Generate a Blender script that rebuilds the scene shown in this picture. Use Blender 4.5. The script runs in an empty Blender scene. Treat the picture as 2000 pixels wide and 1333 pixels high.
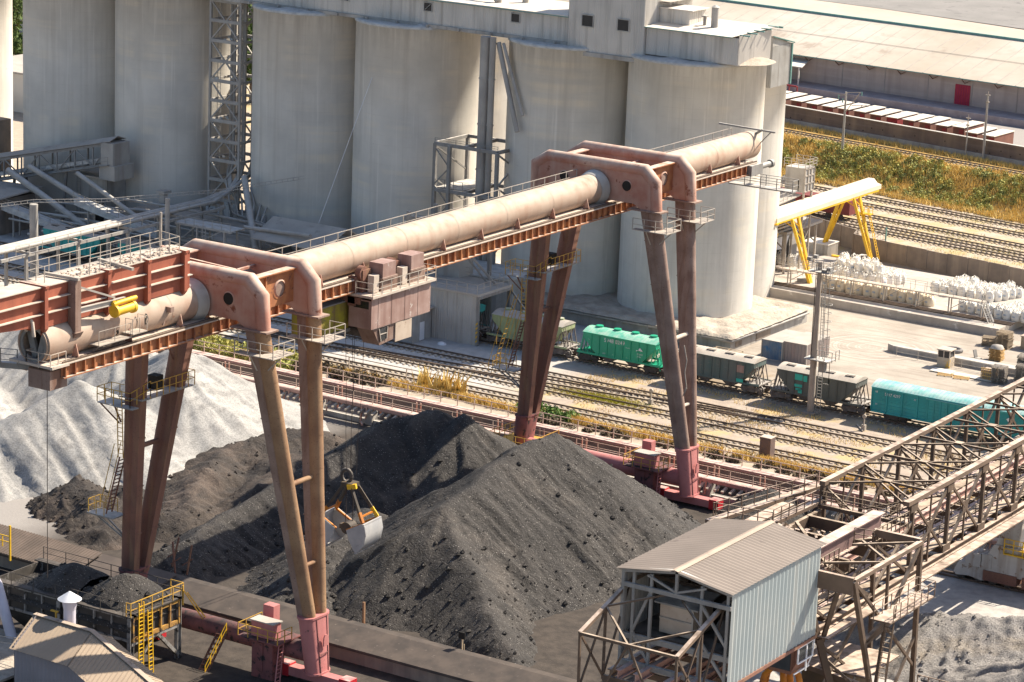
import bpy, math, random
import numpy as np
from mathutils import Vector, Matrix
random.seed(7)
SC = bpy.context.scene
COL = SC.collection
R = math.radians
# ---------------------------------------------------------------- camera
cam = bpy.data.cameras.new("camera"); camo = bpy.data.objects.new("camera", cam); COL.objects.link(camo)
cam.sensor_width = 36; cam.lens = 99.99; cam.clip_start = 1; cam.clip_end = 3000
_p, _r, _a = R(14.3), 0.040, R(32.06)
_fh = Vector((-math.sin(_a), math.cos(_a), 0)); _up = Vector((0, 0, 1)); _rt = _fh.cross(_up)
_fw = _fh * math.cos(_p) - _up * math.sin(_p); _u0 = _fh * math.sin(_p) + _up * math.cos(_p)
_R = _rt * math.cos(_r) + _u0 * math.sin(_r); _U = -_rt * math.sin(_r) + _u0 * math.cos(_r)
m = Matrix((_R, _U, -_fw)).transposed().to_4x4(); m.translation = (0, 0, 80)
camo.matrix_world = m
SC.camera = camo
# ---------------------------------------------------------------- sky, sun, exposure
SUN_AZ, SUN_EL = R(27.5), R(44.5)      # azimuth from +Y towards +X
world = bpy.data.worlds.new("World"); SC.world = world; world.use_nodes = True
wn = world.node_tree.nodes; wl = world.node_tree.links
sky = wn.new('ShaderNodeTexSky'); sky.sky_type = 'NISHITA'; sky.sun_disc = False
sky.sun_elevation = SUN_EL; sky.sun_rotation = SUN_AZ; sky.air_density = 1.0; sky.dust_density = 1.5
wl.new(sky.outputs[0], wn['Background'].inputs[0]); wn['Background'].inputs[1].default_value = 0.082
sun = bpy.data.lights.new("sun", 'SUN'); sun.energy = 5.0; sun.angle = R(0.5); sun.color = (1.0, 0.90, 0.74)
so = bpy.data.objects.new("sun", sun); COL.objects.link(so)
_d = Vector((math.sin(SUN_AZ) * math.cos(SUN_EL), math.cos(SUN_AZ) * math.cos(SUN_EL), math.sin(SUN_EL)))
so.rotation_euler = _d.to_track_quat('Z', 'Y').to_euler()
SC.view_settings.view_transform = 'Standard'; SC.view_settings.look = 'None'
SC.view_settings.exposure = 1.08; SC.view_settings.gamma = 1.0
# ---------------------------------------------------------------- materials
def lin(h):
    h = h.lstrip('#'); o = []
    for i in (0, 2, 4):
        c = int(h[i:i+2], 16) / 255; o.append(c / 12.92 if c <= .04045 else ((c + .055) / 1.055) ** 2.4)
    return tuple(o) + (1,)
def c4(c): return tuple(c) + (1,) if len(c) == 3 else tuple(c)
class NT:
    def __init__(s, name):
        s.m = bpy.data.materials.new(name); s.m.use_nodes = True; s.t = s.m.node_tree; s.n = s.t.nodes; s.l = s.t.links
        s.b = s.n['Principled BSDF']; s.g = s.n.new('ShaderNodeNewGeometry'); s.P = s.g.outputs['Position']
    def scl(s, v, vec):
        x = s.n.new('ShaderNodeVectorMath'); x.operation = 'MULTIPLY'; s.l.new(v, x.inputs[0]); x.inputs[1].default_value = vec; return x.outputs[0]
    def noise(s, v, sc, det=4, rough=.55, dist=0):
        x = s.n.new('ShaderNodeTexNoise'); s.l.new(v, x.inputs['Vector']); x.inputs['Scale'].default_value = sc
        x.inputs['Detail'].default_value = det; x.inputs['Roughness'].default_value = rough; x.inputs['Distortion'].default_value = dist; return x.outputs['Fac']
    def rng(s, f, a, b, c=0, d=1):
        x = s.n.new('ShaderNodeMapRange'); x.clamp = True; s.l.new(f, x.inputs[0])
        for i, q in enumerate((a, b, c, d)): x.inputs[i+1].default_value = q
        return x.outputs[0]
    def math(s, op, a, b):
        x = s.n.new('ShaderNodeMath'); x.operation = op
        for i, q in enumerate((a, b)):
            if isinstance(q, (int, float)): x.inputs[i].default_value = q
            else: s.l.new(q, x.inputs[i])
        return x.outputs[0]
    def mix(s, f, a, b):
        x = s.n.new('ShaderNodeMix'); x.data_type = 'RGBA'
        if isinstance(f, (int, float)): x.inputs[0].default_value = f
        else: s.l.new(f, x.inputs[0])
        for i, q in ((6, a), (7, b)):
            if isinstance(q, tuple): x.inputs[i].default_value = c4(q)
            else: s.l.new(q, x.inputs[i])
        return x.outputs[2]
    def bump(s, h, st, dist=.05):
        x = s.n.new('ShaderNodeBump'); x.inputs['Strength'].default_value = st; x.inputs['Distance'].default_value = dist
        s.l.new(h, x.inputs['Height']); s.l.new(x.outputs[0], s.b.inputs['Normal'])
    def sep(s, v, k):
        x = s.n.new('ShaderNodeSeparateXYZ'); s.l.new(v, x.inputs[0]); return x.outputs[k]
    def done(s, col, r=.85, metal=0, spec=None):
        s.l.new(col, s.b.inputs['Base Color'])
        if isinstance(r, (int, float)): s.b.inputs['Roughness'].default_value = r
        else: s.l.new(r, s.b.inputs['Roughness'])
        s.b.inputs['Metallic'].default_value = metal
        if spec is not None: s.b.inputs['Specular IOR Level'].default_value = spec
        return s.m
def mat(name, c1, c2=None, sc=.6, r=.85, streak=None, spot=None, dust=None, bump=None, metal=0, spec=.3, rings=None):
    t = NT(name); c2 = c2 or c1
    col = t.mix(t.rng(t.noise(t.P, sc, 5), .36, .66), c1, c2)
    if rings: col = t.mix(t.math('MULTIPLY', t.rng(t.noise(t.scl(t.P, (.02, .02, 1)), rings[2], 3), .5, .7), rings[1]), col, rings[0])
    if streak: col = t.mix(t.math('MULTIPLY', t.rng(t.noise(t.scl(t.P, (1, 1, .05)), streak[2], 4), .5, .7), streak[1]), col, streak[0])
    if spot: col = t.mix(t.rng(t.noise(t.P, spot[2], 7, .65), spot[1], spot[1] + .07), col, spot[0])
    if dust:
        f = t.math('MULTIPLY', t.rng(t.sep(t.g.outputs['Normal'], 2), dust[2] if len(dust) > 2 else .2, .85), t.rng(t.noise(t.P, 1.1, 5), .25, .6))
        col = t.mix(t.math('MULTIPLY', f, dust[1]), col, dust[0])
    if bump: t.bump(t.noise(t.P, bump[1], 4), bump[0], bump[2] if len(bump) > 2 else .05)
    return t.done(col, r, metal, spec)
DUSTC = (.52, .44, .37)
GREYD = (.40, .38, .36)
M = {}
def concrete_mat():
    t = NT('silo_concrete'); P = t.P; n1 = t.noise(P, .16, 5); z = t.sep(P, 2)
    col = t.mix(t.rng(n1, .36, .66), (.62, .585, .53), (.50, .475, .435))
    band = t.math('MULTIPLY', t.rng(t.noise(t.scl(P, (.05, .05, 1)), .7, 4), .48, .7), t.rng(t.noise(t.scl(P, (1, 1, .3)), .22, 3), .42, .6))
    col = t.mix(t.math('MULTIPLY', band, .85), col, (.70, .62, .50))
    col = t.mix(t.math('MULTIPLY', t.rng(t.noise(t.scl(P, (1, 1, .035)), .8, 5, .6), .52, .70), .55), col, (.42, .385, .34))
    col = t.mix(t.math('MULTIPLY', t.rng(t.noise(t.scl(P, (1, 1, .03)), 2.4, 4, .6), .58, .72), .5), col, (.74, .70, .64))
    col = t.mix(t.math('MULTIPLY', t.rng(z, 27.5, 31.4), t.rng(t.noise(t.scl(P, (1, 1, .12)), 1.1, 5, .65), .42, .62, 0, .65)), col, (.38, .35, .315))
    col = t.mix(t.math('MULTIPLY', t.rng(z, 8, 2), t.rng(t.noise(P, .5, 5), .4, .65, 0, .6)), col, (.70, .67, .62))
    jn = t.n.new('ShaderNodeMath'); jn.operation = 'PINGPONG'; t.l.new(z, jn.inputs[0]); jn.inputs[1].default_value = .6
    joint = t.math('MULTIPLY', t.rng(jn.outputs[0], .03, 0), t.rng(t.noise(P, .4, 4), .45, .6))
    col = t.mix(t.math('MULTIPLY', joint, .5), col, (.42, .385, .34))
    col = t.mix(t.rng(t.noise(P, 1.2, 6, .7), .70, .74, 0, .5), col, (.22, .2, .18))
    t.bump(t.math('ADD', t.noise(P, 1.5, 4), t.math('MULTIPLY', joint, -.5)), .25, .06)
    return t.done(col, .92, 0, .3)
M['concrete'] = concrete_mat()
M['concrete_grey'] = mat('concrete_grey', (.42, .395, .365), (.31, .29, .27), .5, .92, streak=((.2, .18, .16), .6, 1.2), dust=((.5, .47, .43), .8), bump=(.3, 3))
M['concrete_brown'] = mat('concrete_brown', (.27, .22, .18), (.20, .165, .14), .6, .92, streak=((.38, .31, .24), .6, .8), bump=(.3, 3))
M['wall_pink'] = mat('pale_plaster', (.46, .39, .35), (.38, .32, .29), .3, .92, streak=((.3, .25, .22), .5, .8), rings=((.52, .45, .4), .6, 1.2))
M['dirty_dust'] = mat('cement_dust', (.56, .55, .53), (.42, .41, .40), 1.2, .95, bump=(.8, 2.5, .2))
M['beige_dust'] = mat('beige_cement', (.46, .40, .335), (.33, .28, .23), .8, .95, bump=(.8, 2.5, .2))
M['corr_grey'] = mat('corrugated_cladding', (.60, .56, .51), (.53, .495, .45), .25, .7, streak=((.3, .27, .24), .6, 1.5), spec=.4)
M['corr_cool'] = mat('corrugated_sheet_grey', (.44, .425, .40), (.36, .34, .31), .4, .7, streak=((.22, .19, .16), .6, 1.5), spec=.4)
M['corr_blue'] = mat('corrugated_sheet_blue', (.235, .275, .29), (.275, .305, .31), .3, .55, streak=((.36, .36, .34), .6, .9), spot=((.33,.27,.22), .7, .6), spec=.5)
M['roof_tan'] = mat('corrugated_roof_tan', (.42, .33, .26), (.34, .27, .22), .5, .8, spot=((.25, .18, .14), .60, .8))
M['roof_rust'] = mat('corrugated_roof_brown', (.235, .195, .168), (.20, .166, .143), .25, .8, spot=((.16, .13, .115), .64, .6))
M['roof_white'] = mat('roof_white', (.66, .61, .54), (.56, .50, .43), .12, .8, spot=((.58, .5, .43), .62, .3))
M['roof_grey'] = mat('roof_grey', (.24, .225, .215), (.20, .19, .18), .15, .9, spot=((.17, .16, .155), .58, .4))
M['roof_dusty'] = mat('roof_dusty', (.36, .325, .29), (.43, .39, .35), .5, .9, spot=((.32, .29, .26), .58, .8))
M['teal_edge'] = mat('green_painted_trim', (.13, .27, .25), (.18, .32, .29), 1, .6)
M['pipe_paint'] = mat('dusty_girder_paint', (.40, .30, .235), (.34, .235, .175), .35, .75, streak=((.27, .135, .09), .55, .7), spot=((.26, .12, .07), .66, .7), dust=((.46, .385, .315), .95, -.1), bump=(.15, 4, .03))
M['tie_paint'] = mat('faded_red_paint', (.36, .145, .10), (.46, .29, .225), .45, .75, streak=((.46, .31, .25), .75, .9), spot=((.21, .07, .04), .6, .9), dust=((.54, .44, .36), .95, .05), bump=(.15, 4, .03))
M['leg_paint'] = mat('rusty_leg_paint', (.29, .205, .17), (.20, .13, .105), .5, .75, streak=((.15, .075, .05), .8, 1.6), spot=((.09, .05, .036), .60, 9), dust=(DUSTC, .3), bump=(.2, 5, .03))
M['leg_ochre'] = mat('rusty_leg_ochre', (.30, .185, .105), (.21, .12, .07), .5, .75, streak=((.20, .095, .05), .8, 1.6), spot=((.12, .06, .04), .59, 9), bump=(.2, 5, .03))
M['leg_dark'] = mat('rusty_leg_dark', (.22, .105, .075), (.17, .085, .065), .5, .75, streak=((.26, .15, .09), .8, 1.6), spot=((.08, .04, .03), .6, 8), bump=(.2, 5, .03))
M['rust_red'] = mat('red_oxide_paint', (.34, .105, .062), (.27, .08, .05), .5, .75, streak=((.19, .06, .04), .55, 1.2), spot=((.15, .06, .05), .62, 1.5), dust=((.58, .49, .41), .95, .3), bump=(.1, 5, .03))
M['rust_orange'] = mat('rust_orange', (.42, .18, .075), (.28, .10, .05), .9, .8, streak=((.22, .085, .05), .6, 1.4), spot=((.16, .07, .05), .58, 2), dust=((.56, .48, .40), .95, .3))
M['deck_dusty'] = mat('dusty_deck', (.54, .46, .39), (.44, .37, .31), 1.2, .95, spot=((.3, .24, .2), .63, 2))
M['trolley_brown'] = mat('weathered_brown_sheet', (.27, .165, .14), (.36, .25, .22), .8, .6, streak=((.2, .11, .09), .7, 1.2), spot=((.52, .46, .42), .62, 1.3), spec=.5)
M['trolley_ochre'] = mat('weathered_cream_sheet', (.50, .41, .33), (.42, .33, .26), .8, .7, spot=((.3, .2, .14), .62, 2))
M['yellow_worn'] = mat('worn_yellow_paint', (.36, .32, .03), (.24, .19, .05), .7, .7, streak=((.16, .10, .05), .8, 1.1), spot=((.2, .14, .08), .58, 1.5))
M['yellow'] = mat('yellow_paint', (.75, .46, .02), (.62, .36, .02), 1.5, .55, spot=((.35, .2, .05), .68, 3), spec=.5)
M['yellow_rail'] = mat('faded_yellow_paint', (.55, .33, .05), (.42, .24, .06), 2, .6)
M['pink'] = mat('pink_primer', (.50, .20, .19), (.42, .16, .155), .6, .7, streak=((.33, .13, .12), .5, 1.1), spot=((.10, .06, .06), .63, 2.5), bump=(.1, 5, .02))
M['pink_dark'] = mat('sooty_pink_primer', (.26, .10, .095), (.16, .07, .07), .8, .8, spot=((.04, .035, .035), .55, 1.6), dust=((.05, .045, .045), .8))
M['red'] = mat('red_paint', (.52, .02, .03), (.42, .02, .03), 1, .5, dust=((.5, .42, .38), .8, .5), spec=.5)
M['truss'] = mat('dusty_truss_steel', (.115, .078, .055), (.075, .053, .04), .8, .8, spot=((.2, .14, .10), .62, 1.5), dust=((.50, .40, .31), .9, .55))
M['truss_light'] = mat('dusty_truss_chord', (.16, .11, .08), (.11, .078, .058), .8, .8, dust=((.56, .44, .36), 1.0, .45))
M['steel_blue'] = mat('dusty_grey_steel', (.26, .25, .24), (.20, .19, .18), .8, .7, streak=((.15, .12, .1), .5, 1.5), dust=((.55, .52, .48), 1.0, .35), spec=.4)
M['duct'] = mat('grey_duct_steel', (.40, .375, .345), (.31, .29, .27), .4, .7, streak=((.25, .21, .18), .5, 1.2), dust=((.5, .47, .44), .9, .35))
M['dark'] = mat('dark_interior', (.02, .018, .016), (.03, .026, .022), 1, .9)  # near-black, also painted as the shade inside hollows, slots and bays
M['window'] = mat('dark_window', (.012, .014, .018), (.02, .02, .025), 1, .25, spec=.5)
M['rail_steel'] = mat('rail_steel', (.13, .09, .065), (.09, .068, .055), 1.2, .6)
M['sleeper'] = mat('dusty_sleeper', (.40, .34, .27), (.30, .25, .20), .9, .9)
M['walk_rail'] = mat('handrail_paint', (.50, .38, .31), (.40, .29, .23), 1.2, .7)
M['walk_pink'] = mat('dusty_pink_walkway', (.42, .26, .22), (.34, .20, .17), .8, .85, dust=((.56, .44, .39), .9, .3))
M['rail_grey'] = mat('handrail_grey', (.42, .37, .32), (.33, .29, .25), 1.2, .7)
M['wood'] = mat('weathered_pallet_wood', (.42, .33, .23), (.30, .23, .16), 1.5, .85)
M['wood_new'] = mat('fresh_pallet_wood', (.60, .40, .18), (.50, .32, .13), 1.5, .85)
M['wood_grey'] = mat('grey_pallet_wood', (.32, .28, .24), (.22, .19, .17), 1.5, .85)
M['bag'] = mat('white_woven_bag', (.80, .77, .71), (.70, .66, .60), 1.5, .8, spot=((.58, .53, .46), .66, 2), bump=(.5, 5, .06))
M['bag_print'] = mat('bag_blue_print', (.42, .47, .54), (.36, .42, .5), 2, .8)
M['bag_cream'] = mat('cream_woven_bag', (.78, .68, .53), (.70, .60, .46), 1.5, .8, bump=(.5, 5, .06))
M['black_metal'] = mat('dark_bogie_steel', (.06, .052, .047), (.10, .085, .075), 2, .7, dust=((.34, .30, .26), .6, .4))
M['bogie_dusty'] = mat('dusty_bogie_steel', (.12, .10, .09), (.2, .175, .16), 2, .8, dust=((.45, .42, .39), .9, .3))
M['white_paint'] = mat('white_paint', (.75, .75, .77), (.66, .66, .70), .8, .5, spot=((.42, .36, .3), .72, 2), spec=.5)
M['lilac_pipe'] = mat('pale_painted_pipe', (.60, .58, .66), (.52, .50, .58), .8, .5, spot=((.4, .34, .3), .7, 3), spec=.5)
M['dirty_white'] = mat('dirty_white_machine', (.50, .475, .455), (.38, .355, .335), .7, .7, streak=((.24, .17, .12), .8, 1.3), spot=((.2, .12, .07), .58, 1.8))
M['mark_white'] = mat('white_lettering', (.78, .80, .78), (.7, .72, .7), 3, .7)
M['orange'] = mat('orange_paint', (.55, .20, .02), (.40, .13, .02), 1.5, .6, spot=((.08, .05, .04), .6, 3))
M['bucket_steel'] = mat('scuffed_bucket_steel', (.34, .34, .35), (.44, .43, .42), 1.2, .45, spot=((.2, .17, .15), .66, 2.5), spec=.5)
M['bucket_frame'] = mat('grimy_grab_frame', (.055, .045, .04), (.09, .07, .05), 1.5, .7, spot=((.5, .25, .03), .62, 1.4))
M['rope'] = mat('wire_rope', (.05, .04, .035), (.07, .055, .05), 2, .8)
M['foliage'] = mat('shrub_leaves', (.33, .33, .12), (.20, .22, .07), .8, .8)
M['foliage_tree'] = mat('tree_leaves', (.09, .13, .03), (.05, .085, .02), .8, .8)
M['dry'] = mat('dry_grass_blades', (.74, .55, .20), (.62, .43, .14), .5, .9)
M['dry_green'] = mat('grass_tufts', (.36, .37, .11), (.52, .45, .14), .5, .9)
M['bark'] = mat('bark', (.10, .07, .05), (.14, .10, .07), 2, .9)
M['window_glass'] = mat('cab_glass', (.03, .035, .04), (.05, .055, .06), 1, .15, spec=.6)
# piles
def pile_mat(name, c1, c2, c3, sp, spthr, bumpst, spec=.3, r=.9, streakc=None, lump=2.2):
    t = NT(name)
    col = t.mix(t.rng(t.noise(t.P, .35, 6, .6), .38, .62), c1, c2)
    col = t.mix(t.rng(t.noise(t.P, .14, 5, .6, .5), .52, .66), col, c3)
    if streakc: col = t.mix(t.math('MULTIPLY', t.rng(t.noise(t.scl(t.P, (1, .25, .4)), 1.5, 5), .5, .68), .7), col, streakc)
    if sp:
        v = t.n.new('ShaderNodeTexVoronoi'); t.l.new(t.P, v.inputs['Vector']); v.inputs['Scale'].default_value = 8.5
        h = t.sep(v.outputs['Color'], 0)
        col = t.mix(t.math('MULTIPLY', t.rng(h, spthr, spthr + .02), t.rng(v.outputs['Distance'], .34, .22)), col, sp)
    fine = t.noise(t.P, 7., 4, .75)
    dk = t.n.new('ShaderNodeMix'); dk.data_type = 'RGBA'; dk.blend_type = 'MULTIPLY'; t.l.new(t.rng(fine, .42, .62, 0, 1), dk.inputs[0]); t.l.new(col, dk.inputs[6]); dk.inputs[7].default_value = (.62, .62, .63, 1); col = dk.outputs[2]
    hh = t.math('ADD', t.noise(t.P, lump, 6, .7), t.math('MULTIPLY', t.noise(t.P, lump * 5, 3, .7), .35))
    t.bump(hh, bumpst, .35)
    return t.done(col, r, 0, spec)
M['coal'] = pile_mat('coal', (.036, .031, .029), (.054, .047, .043), (.080, .068, .060), (.34, .315, .295), .84, .9, spec=.4, r=.75, streakc=(.026, .023, .023))  # bright specks in both coals put their sparkle into the colour
M['coal_brown'] = pile_mat('brown_coal_dust', (.082, .066, .056), (.054, .046, .042), (.13, .10, .083), (.22, .2, .18), .92, .8, streakc=(.055, .048, .046))
M['lime'] = pile_mat('white_stone_dust', (.36, .35, .335), (.30, .29, .28), (.42, .405, .385), None, 0, .22, streakc=(.24, .23, .22), lump=.7)
M['gravel'] = pile_mat('pale_gravel', (.50, .465, .435), (.40, .37, .355), (.52, .44, .35), (.27, .25, .24), .7, 1.0, lump=6)
# ---------------------------------------------------------------- mesh builder
def V3(p): return Vector(p)
WL = {}
SPLIT = set('upright crossbeam diagonal_brace side_diagonal top_lateral gusset_plate floor_beam box_stiffener bracket pier saddle_bracket column post web_member cross_frame box_ledge weld_seam crane_rail top_brace leg_strut stiffener deck_beam tower_leg deck_bracing brace chord jaw_brace sheave support_leg carriage_frame frame portal_frame top_beam eave_bracket canopy_post runner_beam tension_rod tower_top corner_trim front_frame wheel floor_beam cross_tie girder_edge'.split())
class MB:
    def __init__(s): s.v = []; s.f = []; s.s = []; s.id = []; s.cur = 0; s.auto = True
    def new(s): s.auto = False; s.cur += 1; return s
    def add(s, vs, fs, sm=False):
        s.cur += s.auto; s.id += [s.cur] * len(fs); n = len(s.v); s.v += [tuple(v) for v in vs]; s.f += [tuple(i + n for i in f) for f in fs]; s.s += [sm] * len(fs); return s
    def box(s, x0, y0, z0, x1, y1, z1):
        return s.add([(x0,y0,z0),(x1,y0,z0),(x1,y1,z0),(x0,y1,z0),(x0,y0,z1),(x1,y0,z1),(x1,y1,z1),(x0,y1,z1)],
                     [(3,2,1,0),(4,5,6,7),(0,1,5,4),(1,2,6,5),(2,3,7,6),(3,0,4,7)])
    def bar(s, p, q, w=.1, h=None, up=(0,0,1)):
        p, q = V3(p), V3(q); d = q - p
        if d.length < 1e-6: return s
        d.normalize(); u = V3(up)
        if abs(d.dot(u)) > .98: u = V3((1,0,0))
        a = d.cross(u).normalized(); b = a.cross(d).normalized(); h = h or w
        a *= w / 2; b *= h / 2
        return s.add([p-a-b, p+a-b, p+a+b, p-a+b, q-a-b, q+a-b, q+a+b, q-a+b], [(0,1,2,3),(7,6,5,4),(0,4,5,1),(1,5,6,2),(2,6,7,3),(3,7,4,0)])
    def ibeam(s, p, q, w=.3, h=.5, t=.04, up=(0,0,1)):
        p, q = V3(p), V3(q); d = (q - p).normalized(); u = V3(up)
        if abs(d.dot(u)) > .98: u = V3((1,0,0))
        a = d.cross(u).normalized(); b = a.cross(d).normalized(); k = s.auto
        if k: s.new()
        s.bar(p + b*(h/2), q + b*(h/2), w, t, b); s.bar(p - b*(h/2), q - b*(h/2), w, t, b); s.bar(p, q, t, h - t*1.01, b); s.auto = k; return s
    def tube(s, p, q, r0, r1=None, n=12, caps=True):
        p, q = V3(p), V3(q); r1 = r0 if r1 is None else r1; d = (q - p).normalized()
        u = V3((0,0,1)) if abs(d.z) < .95 else V3((1,0,0)); a = d.cross(u).normalized(); b = d.cross(a).normalized()
        A = []; B = []
        for i in range(n):
            t = 2*math.pi*i/n; w = a*math.cos(t) + b*math.sin(t); A.append(p + w*r0); B.append(q + w*r1)
        s.add(A + B, [(i, (i+1) % n, n + (i+1) % n, n + i) for i in range(n)], True)
        if caps: s.add(A, [tuple(range(n-1, -1, -1))]); s.add(B, [tuple(range(n))])
        return s
    def pipe(s, pts, r, n=8, caps=True):
        pts = [V3(p) for p in pts]; K = len(pts); rings = []; ref = None
        for i, p in enumerate(pts):
            d0 = (pts[i] - pts[i-1]).normalized() if i else None; d1 = (pts[i+1] - pts[i]).normalized() if i < K-1 else None
            d = d1 if d0 is None else d0 if d1 is None else (d0 + d1).normalized()
            k = 1 / max(.4, d.dot(d0 if d0 is not None else d)); u = V3((0,0,1)) if abs(d.z) < .9 else V3((1,0,0))
            if ref is None: a = d.cross(u).normalized()
            else:
                a = (ref - d * ref.dot(d)); a = a.normalized() if a.length > 1e-4 else d.cross(u).normalized()
            ref = a; b = d.cross(a)
            rr = r[i] if isinstance(r, (list, tuple)) else r
            rings.append([p + (a*math.cos(2*math.pi*j/n) + b*math.sin(2*math.pi*j/n)) * rr * min(k, 1.3) for j in range(n)])
        vs = [v for g in rings for v in g]
        s.add(vs, [(i*n+j, i*n+(j+1) % n, (i+1)*n+(j+1) % n, (i+1)*n+j) for i in range(K-1) for j in range(n)], True)
        if caps: s.add(rings[0], [tuple(range(n-1, -1, -1))]); s.add(rings[-1], [tuple(range(n))])
        return s
    def prism(s, poly, vec):
        n = len(poly); A = [V3(p) for p in poly]; B = [p + V3(vec) for p in A]
        return s.add(A + B, [tuple(range(n-1, -1, -1)), tuple(range(n, 2*n))] + [(i, (i+1) % n, n + (i+1) % n, n + i) for i in range(n)])
    def loft(s, rings, caps=True, sm=True):
        n = len(rings[0]); vs = [v for g in rings for v in g]
        s.add(vs, [(i*n+j, i*n+(j+1) % n, (i+1)*n+(j+1) % n, (i+1)*n+j) for i in range(len(rings)-1) for j in range(n)], sm)
        if caps: s.add(rings[0], [tuple(range(n-1, -1, -1))]); s.add(rings[-1], [tuple(range(n))])
        return s
    def quad(s, a, b, c, d): return s.add([a, b, c, d], [(0,1,2,3)])
    def corr(s, a, b, h, pitch=.3, depth=.06, th=0):
        # corrugated sheet: from a to b along the foot, h = vector up
        a, b, h = V3(a), V3(b), V3(h); d = b - a; L = d.length; d.normalize(); nrm = d.cross(h).normalized() * depth
        k = max(2, int(L / (pitch / 4))); pro = (0, .0, 1, 1); vs = []
        for i in range(k + 1):
            p = a + d * (L * i / k) + nrm * (0, .5, 1, .5)[i % 4]; vs += [p, p + h]
        return s.add(vs, [(2*i, 2*i+2, 2*i+3, 2*i+1) for i in range(k)])
    def rail(s, pts, h=1.1, sp=1.6, w=.055, mids=1, posts=True):
        pts = [V3(p) for p in pts]; up = V3((0,0,1))
        for i in range(len(pts)-1):
            p, q = pts[i], pts[i+1]
            for k in range(1, mids + 2): s.bar(p + up*h*k/(mids+1), q + up*h*k/(mids+1), w*.8)
            L = (q - p).length; n = max(1, round(L / sp))
            if posts:
                for j in range(n + (i == len(pts)-2)): c = p.lerp(q, j/n); s.bar(c, c + up*h, w)
        return s
    def ladder(s, p, q, w=.45, side=(0,1,0), step=.35, t=.06):
        p, q = V3(p), V3(q); sd = V3(side).normalized() * w/2; s.bar(p - sd, q - sd, t); s.bar(p + sd, q + sd, t)
        n = int((q - p).length / step)
        for i in range(1, n): c = p.lerp(q, i/n); s.bar(c - sd, c + sd, t*.7)
        return s
    def build(s, name, material, parent=None, local=False, label=None):
        if name in SPLIT and parent is not None and len(s.id) == len(s.f):
            ids = sorted(set(s.id))
            if 1 < len(ids) <= 100:
                for g in ids:
                    b = MB(); mp = {}
                    for f, sm, k in zip(s.f, s.s, s.id):
                        if k == g:
                            for i in f:
                                if i not in mp: mp[i] = len(b.v); b.v.append(s.v[i])
                            b.f.append(tuple(mp[i] for i in f)); b.s.append(sm)
                    o = b.build(name, material, parent, local, label)
                return o
        me = bpy.data.meshes.new(name)
        vs = s.v
        if parent is not None and not local:
            o = WL[parent.name]; vs = [(x - o[0], y - o[1], z - o[2]) for x, y, z in vs]
        me.from_pydata(vs, [], s.f); me.polygons.foreach_set('use_smooth', s.s); me.materials.append(material); me.update()
        ob = bpy.data.objects.new(name, me); COL.objects.link(ob)
        if parent is not None: ob.parent = parent; WL[ob.name] = WL[parent.name]
        else: WL[ob.name] = (0, 0, 0)
        if label: ob['label'] = label
        return ob
def thing(name, label, cat, loc=(0,0,0), group=None):
    o = bpy.data.objects.new(name, None); COL.objects.link(o); o.location = loc; o.empty_display_size = .5
    o['label'] = label; o['category'] = cat; WL[o.name] = tuple(loc)
    if group: o['group'] = group
    return o
def tag(o, label, cat, group=None, kind=None):
    o['label'] = label; o['category'] = cat
    if group: o['group'] = group
    if kind: o['kind'] = kind
    return o
def struct(o): o['kind'] = 'structure'; return o
def base(o, loc):
    # move a single-mesh thing's origin to its base
    me = o.data; me.transform(Matrix.Translation((-loc[0], -loc[1], -loc[2]))); o.location = loc; return o
def copy_tree(o, parent=None, loc=None):
    c = o.copy(); COL.objects.link(c); c.parent = parent
    if loc is not None: c.location = loc
    for ch in o.children: copy_tree(ch, c)
    return c
def text(body, size, mtx, parent, material, name='lettering'):
    cu = bpy.data.curves.new('t', 'FONT'); cu.body = body; cu.size = size; to = bpy.data.objects.new('t', cu); COL.objects.link(to)
    dg = bpy.context.evaluated_depsgraph_get(); dg.update(); me = bpy.data.meshes.new_from_object(to.evaluated_get(dg))
    bpy.data.objects.remove(to); me.transform(mtx); me.materials.clear(); me.materials.append(material); me.name = name
    ob = bpy.data.objects.new(name, me); COL.objects.link(ob); ob.parent = parent; WL[ob.name] = WL.get(parent.name, (0,0,0)); return ob
# value noise on numpy arrays
_tab = np.random.RandomState(5).rand(512, 512)
def vn(x, y):
    xi = np.floor(x).astype(int); yi = np.floor(y).astype(int); fx = x - xi; fy = y - yi
    fx = fx*fx*(3-2*fx); fy = fy*fy*(3-2*fy); g = lambda a, b: _tab[a % 512, b % 512]
    return (g(xi,yi)*(1-fx)+g(xi+1,yi)*fx)*(1-fy) + (g(xi,yi+1)*(1-fx)+g(xi+1,yi+1)*fx)*fy - .5
def fbm(x, y, o=4):
    r = 0; a = 1
    for i in range(o): r = r + a*vn(x*2**i + 17*i, y*2**i + 31*i); a *= .5
    return r
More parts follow.
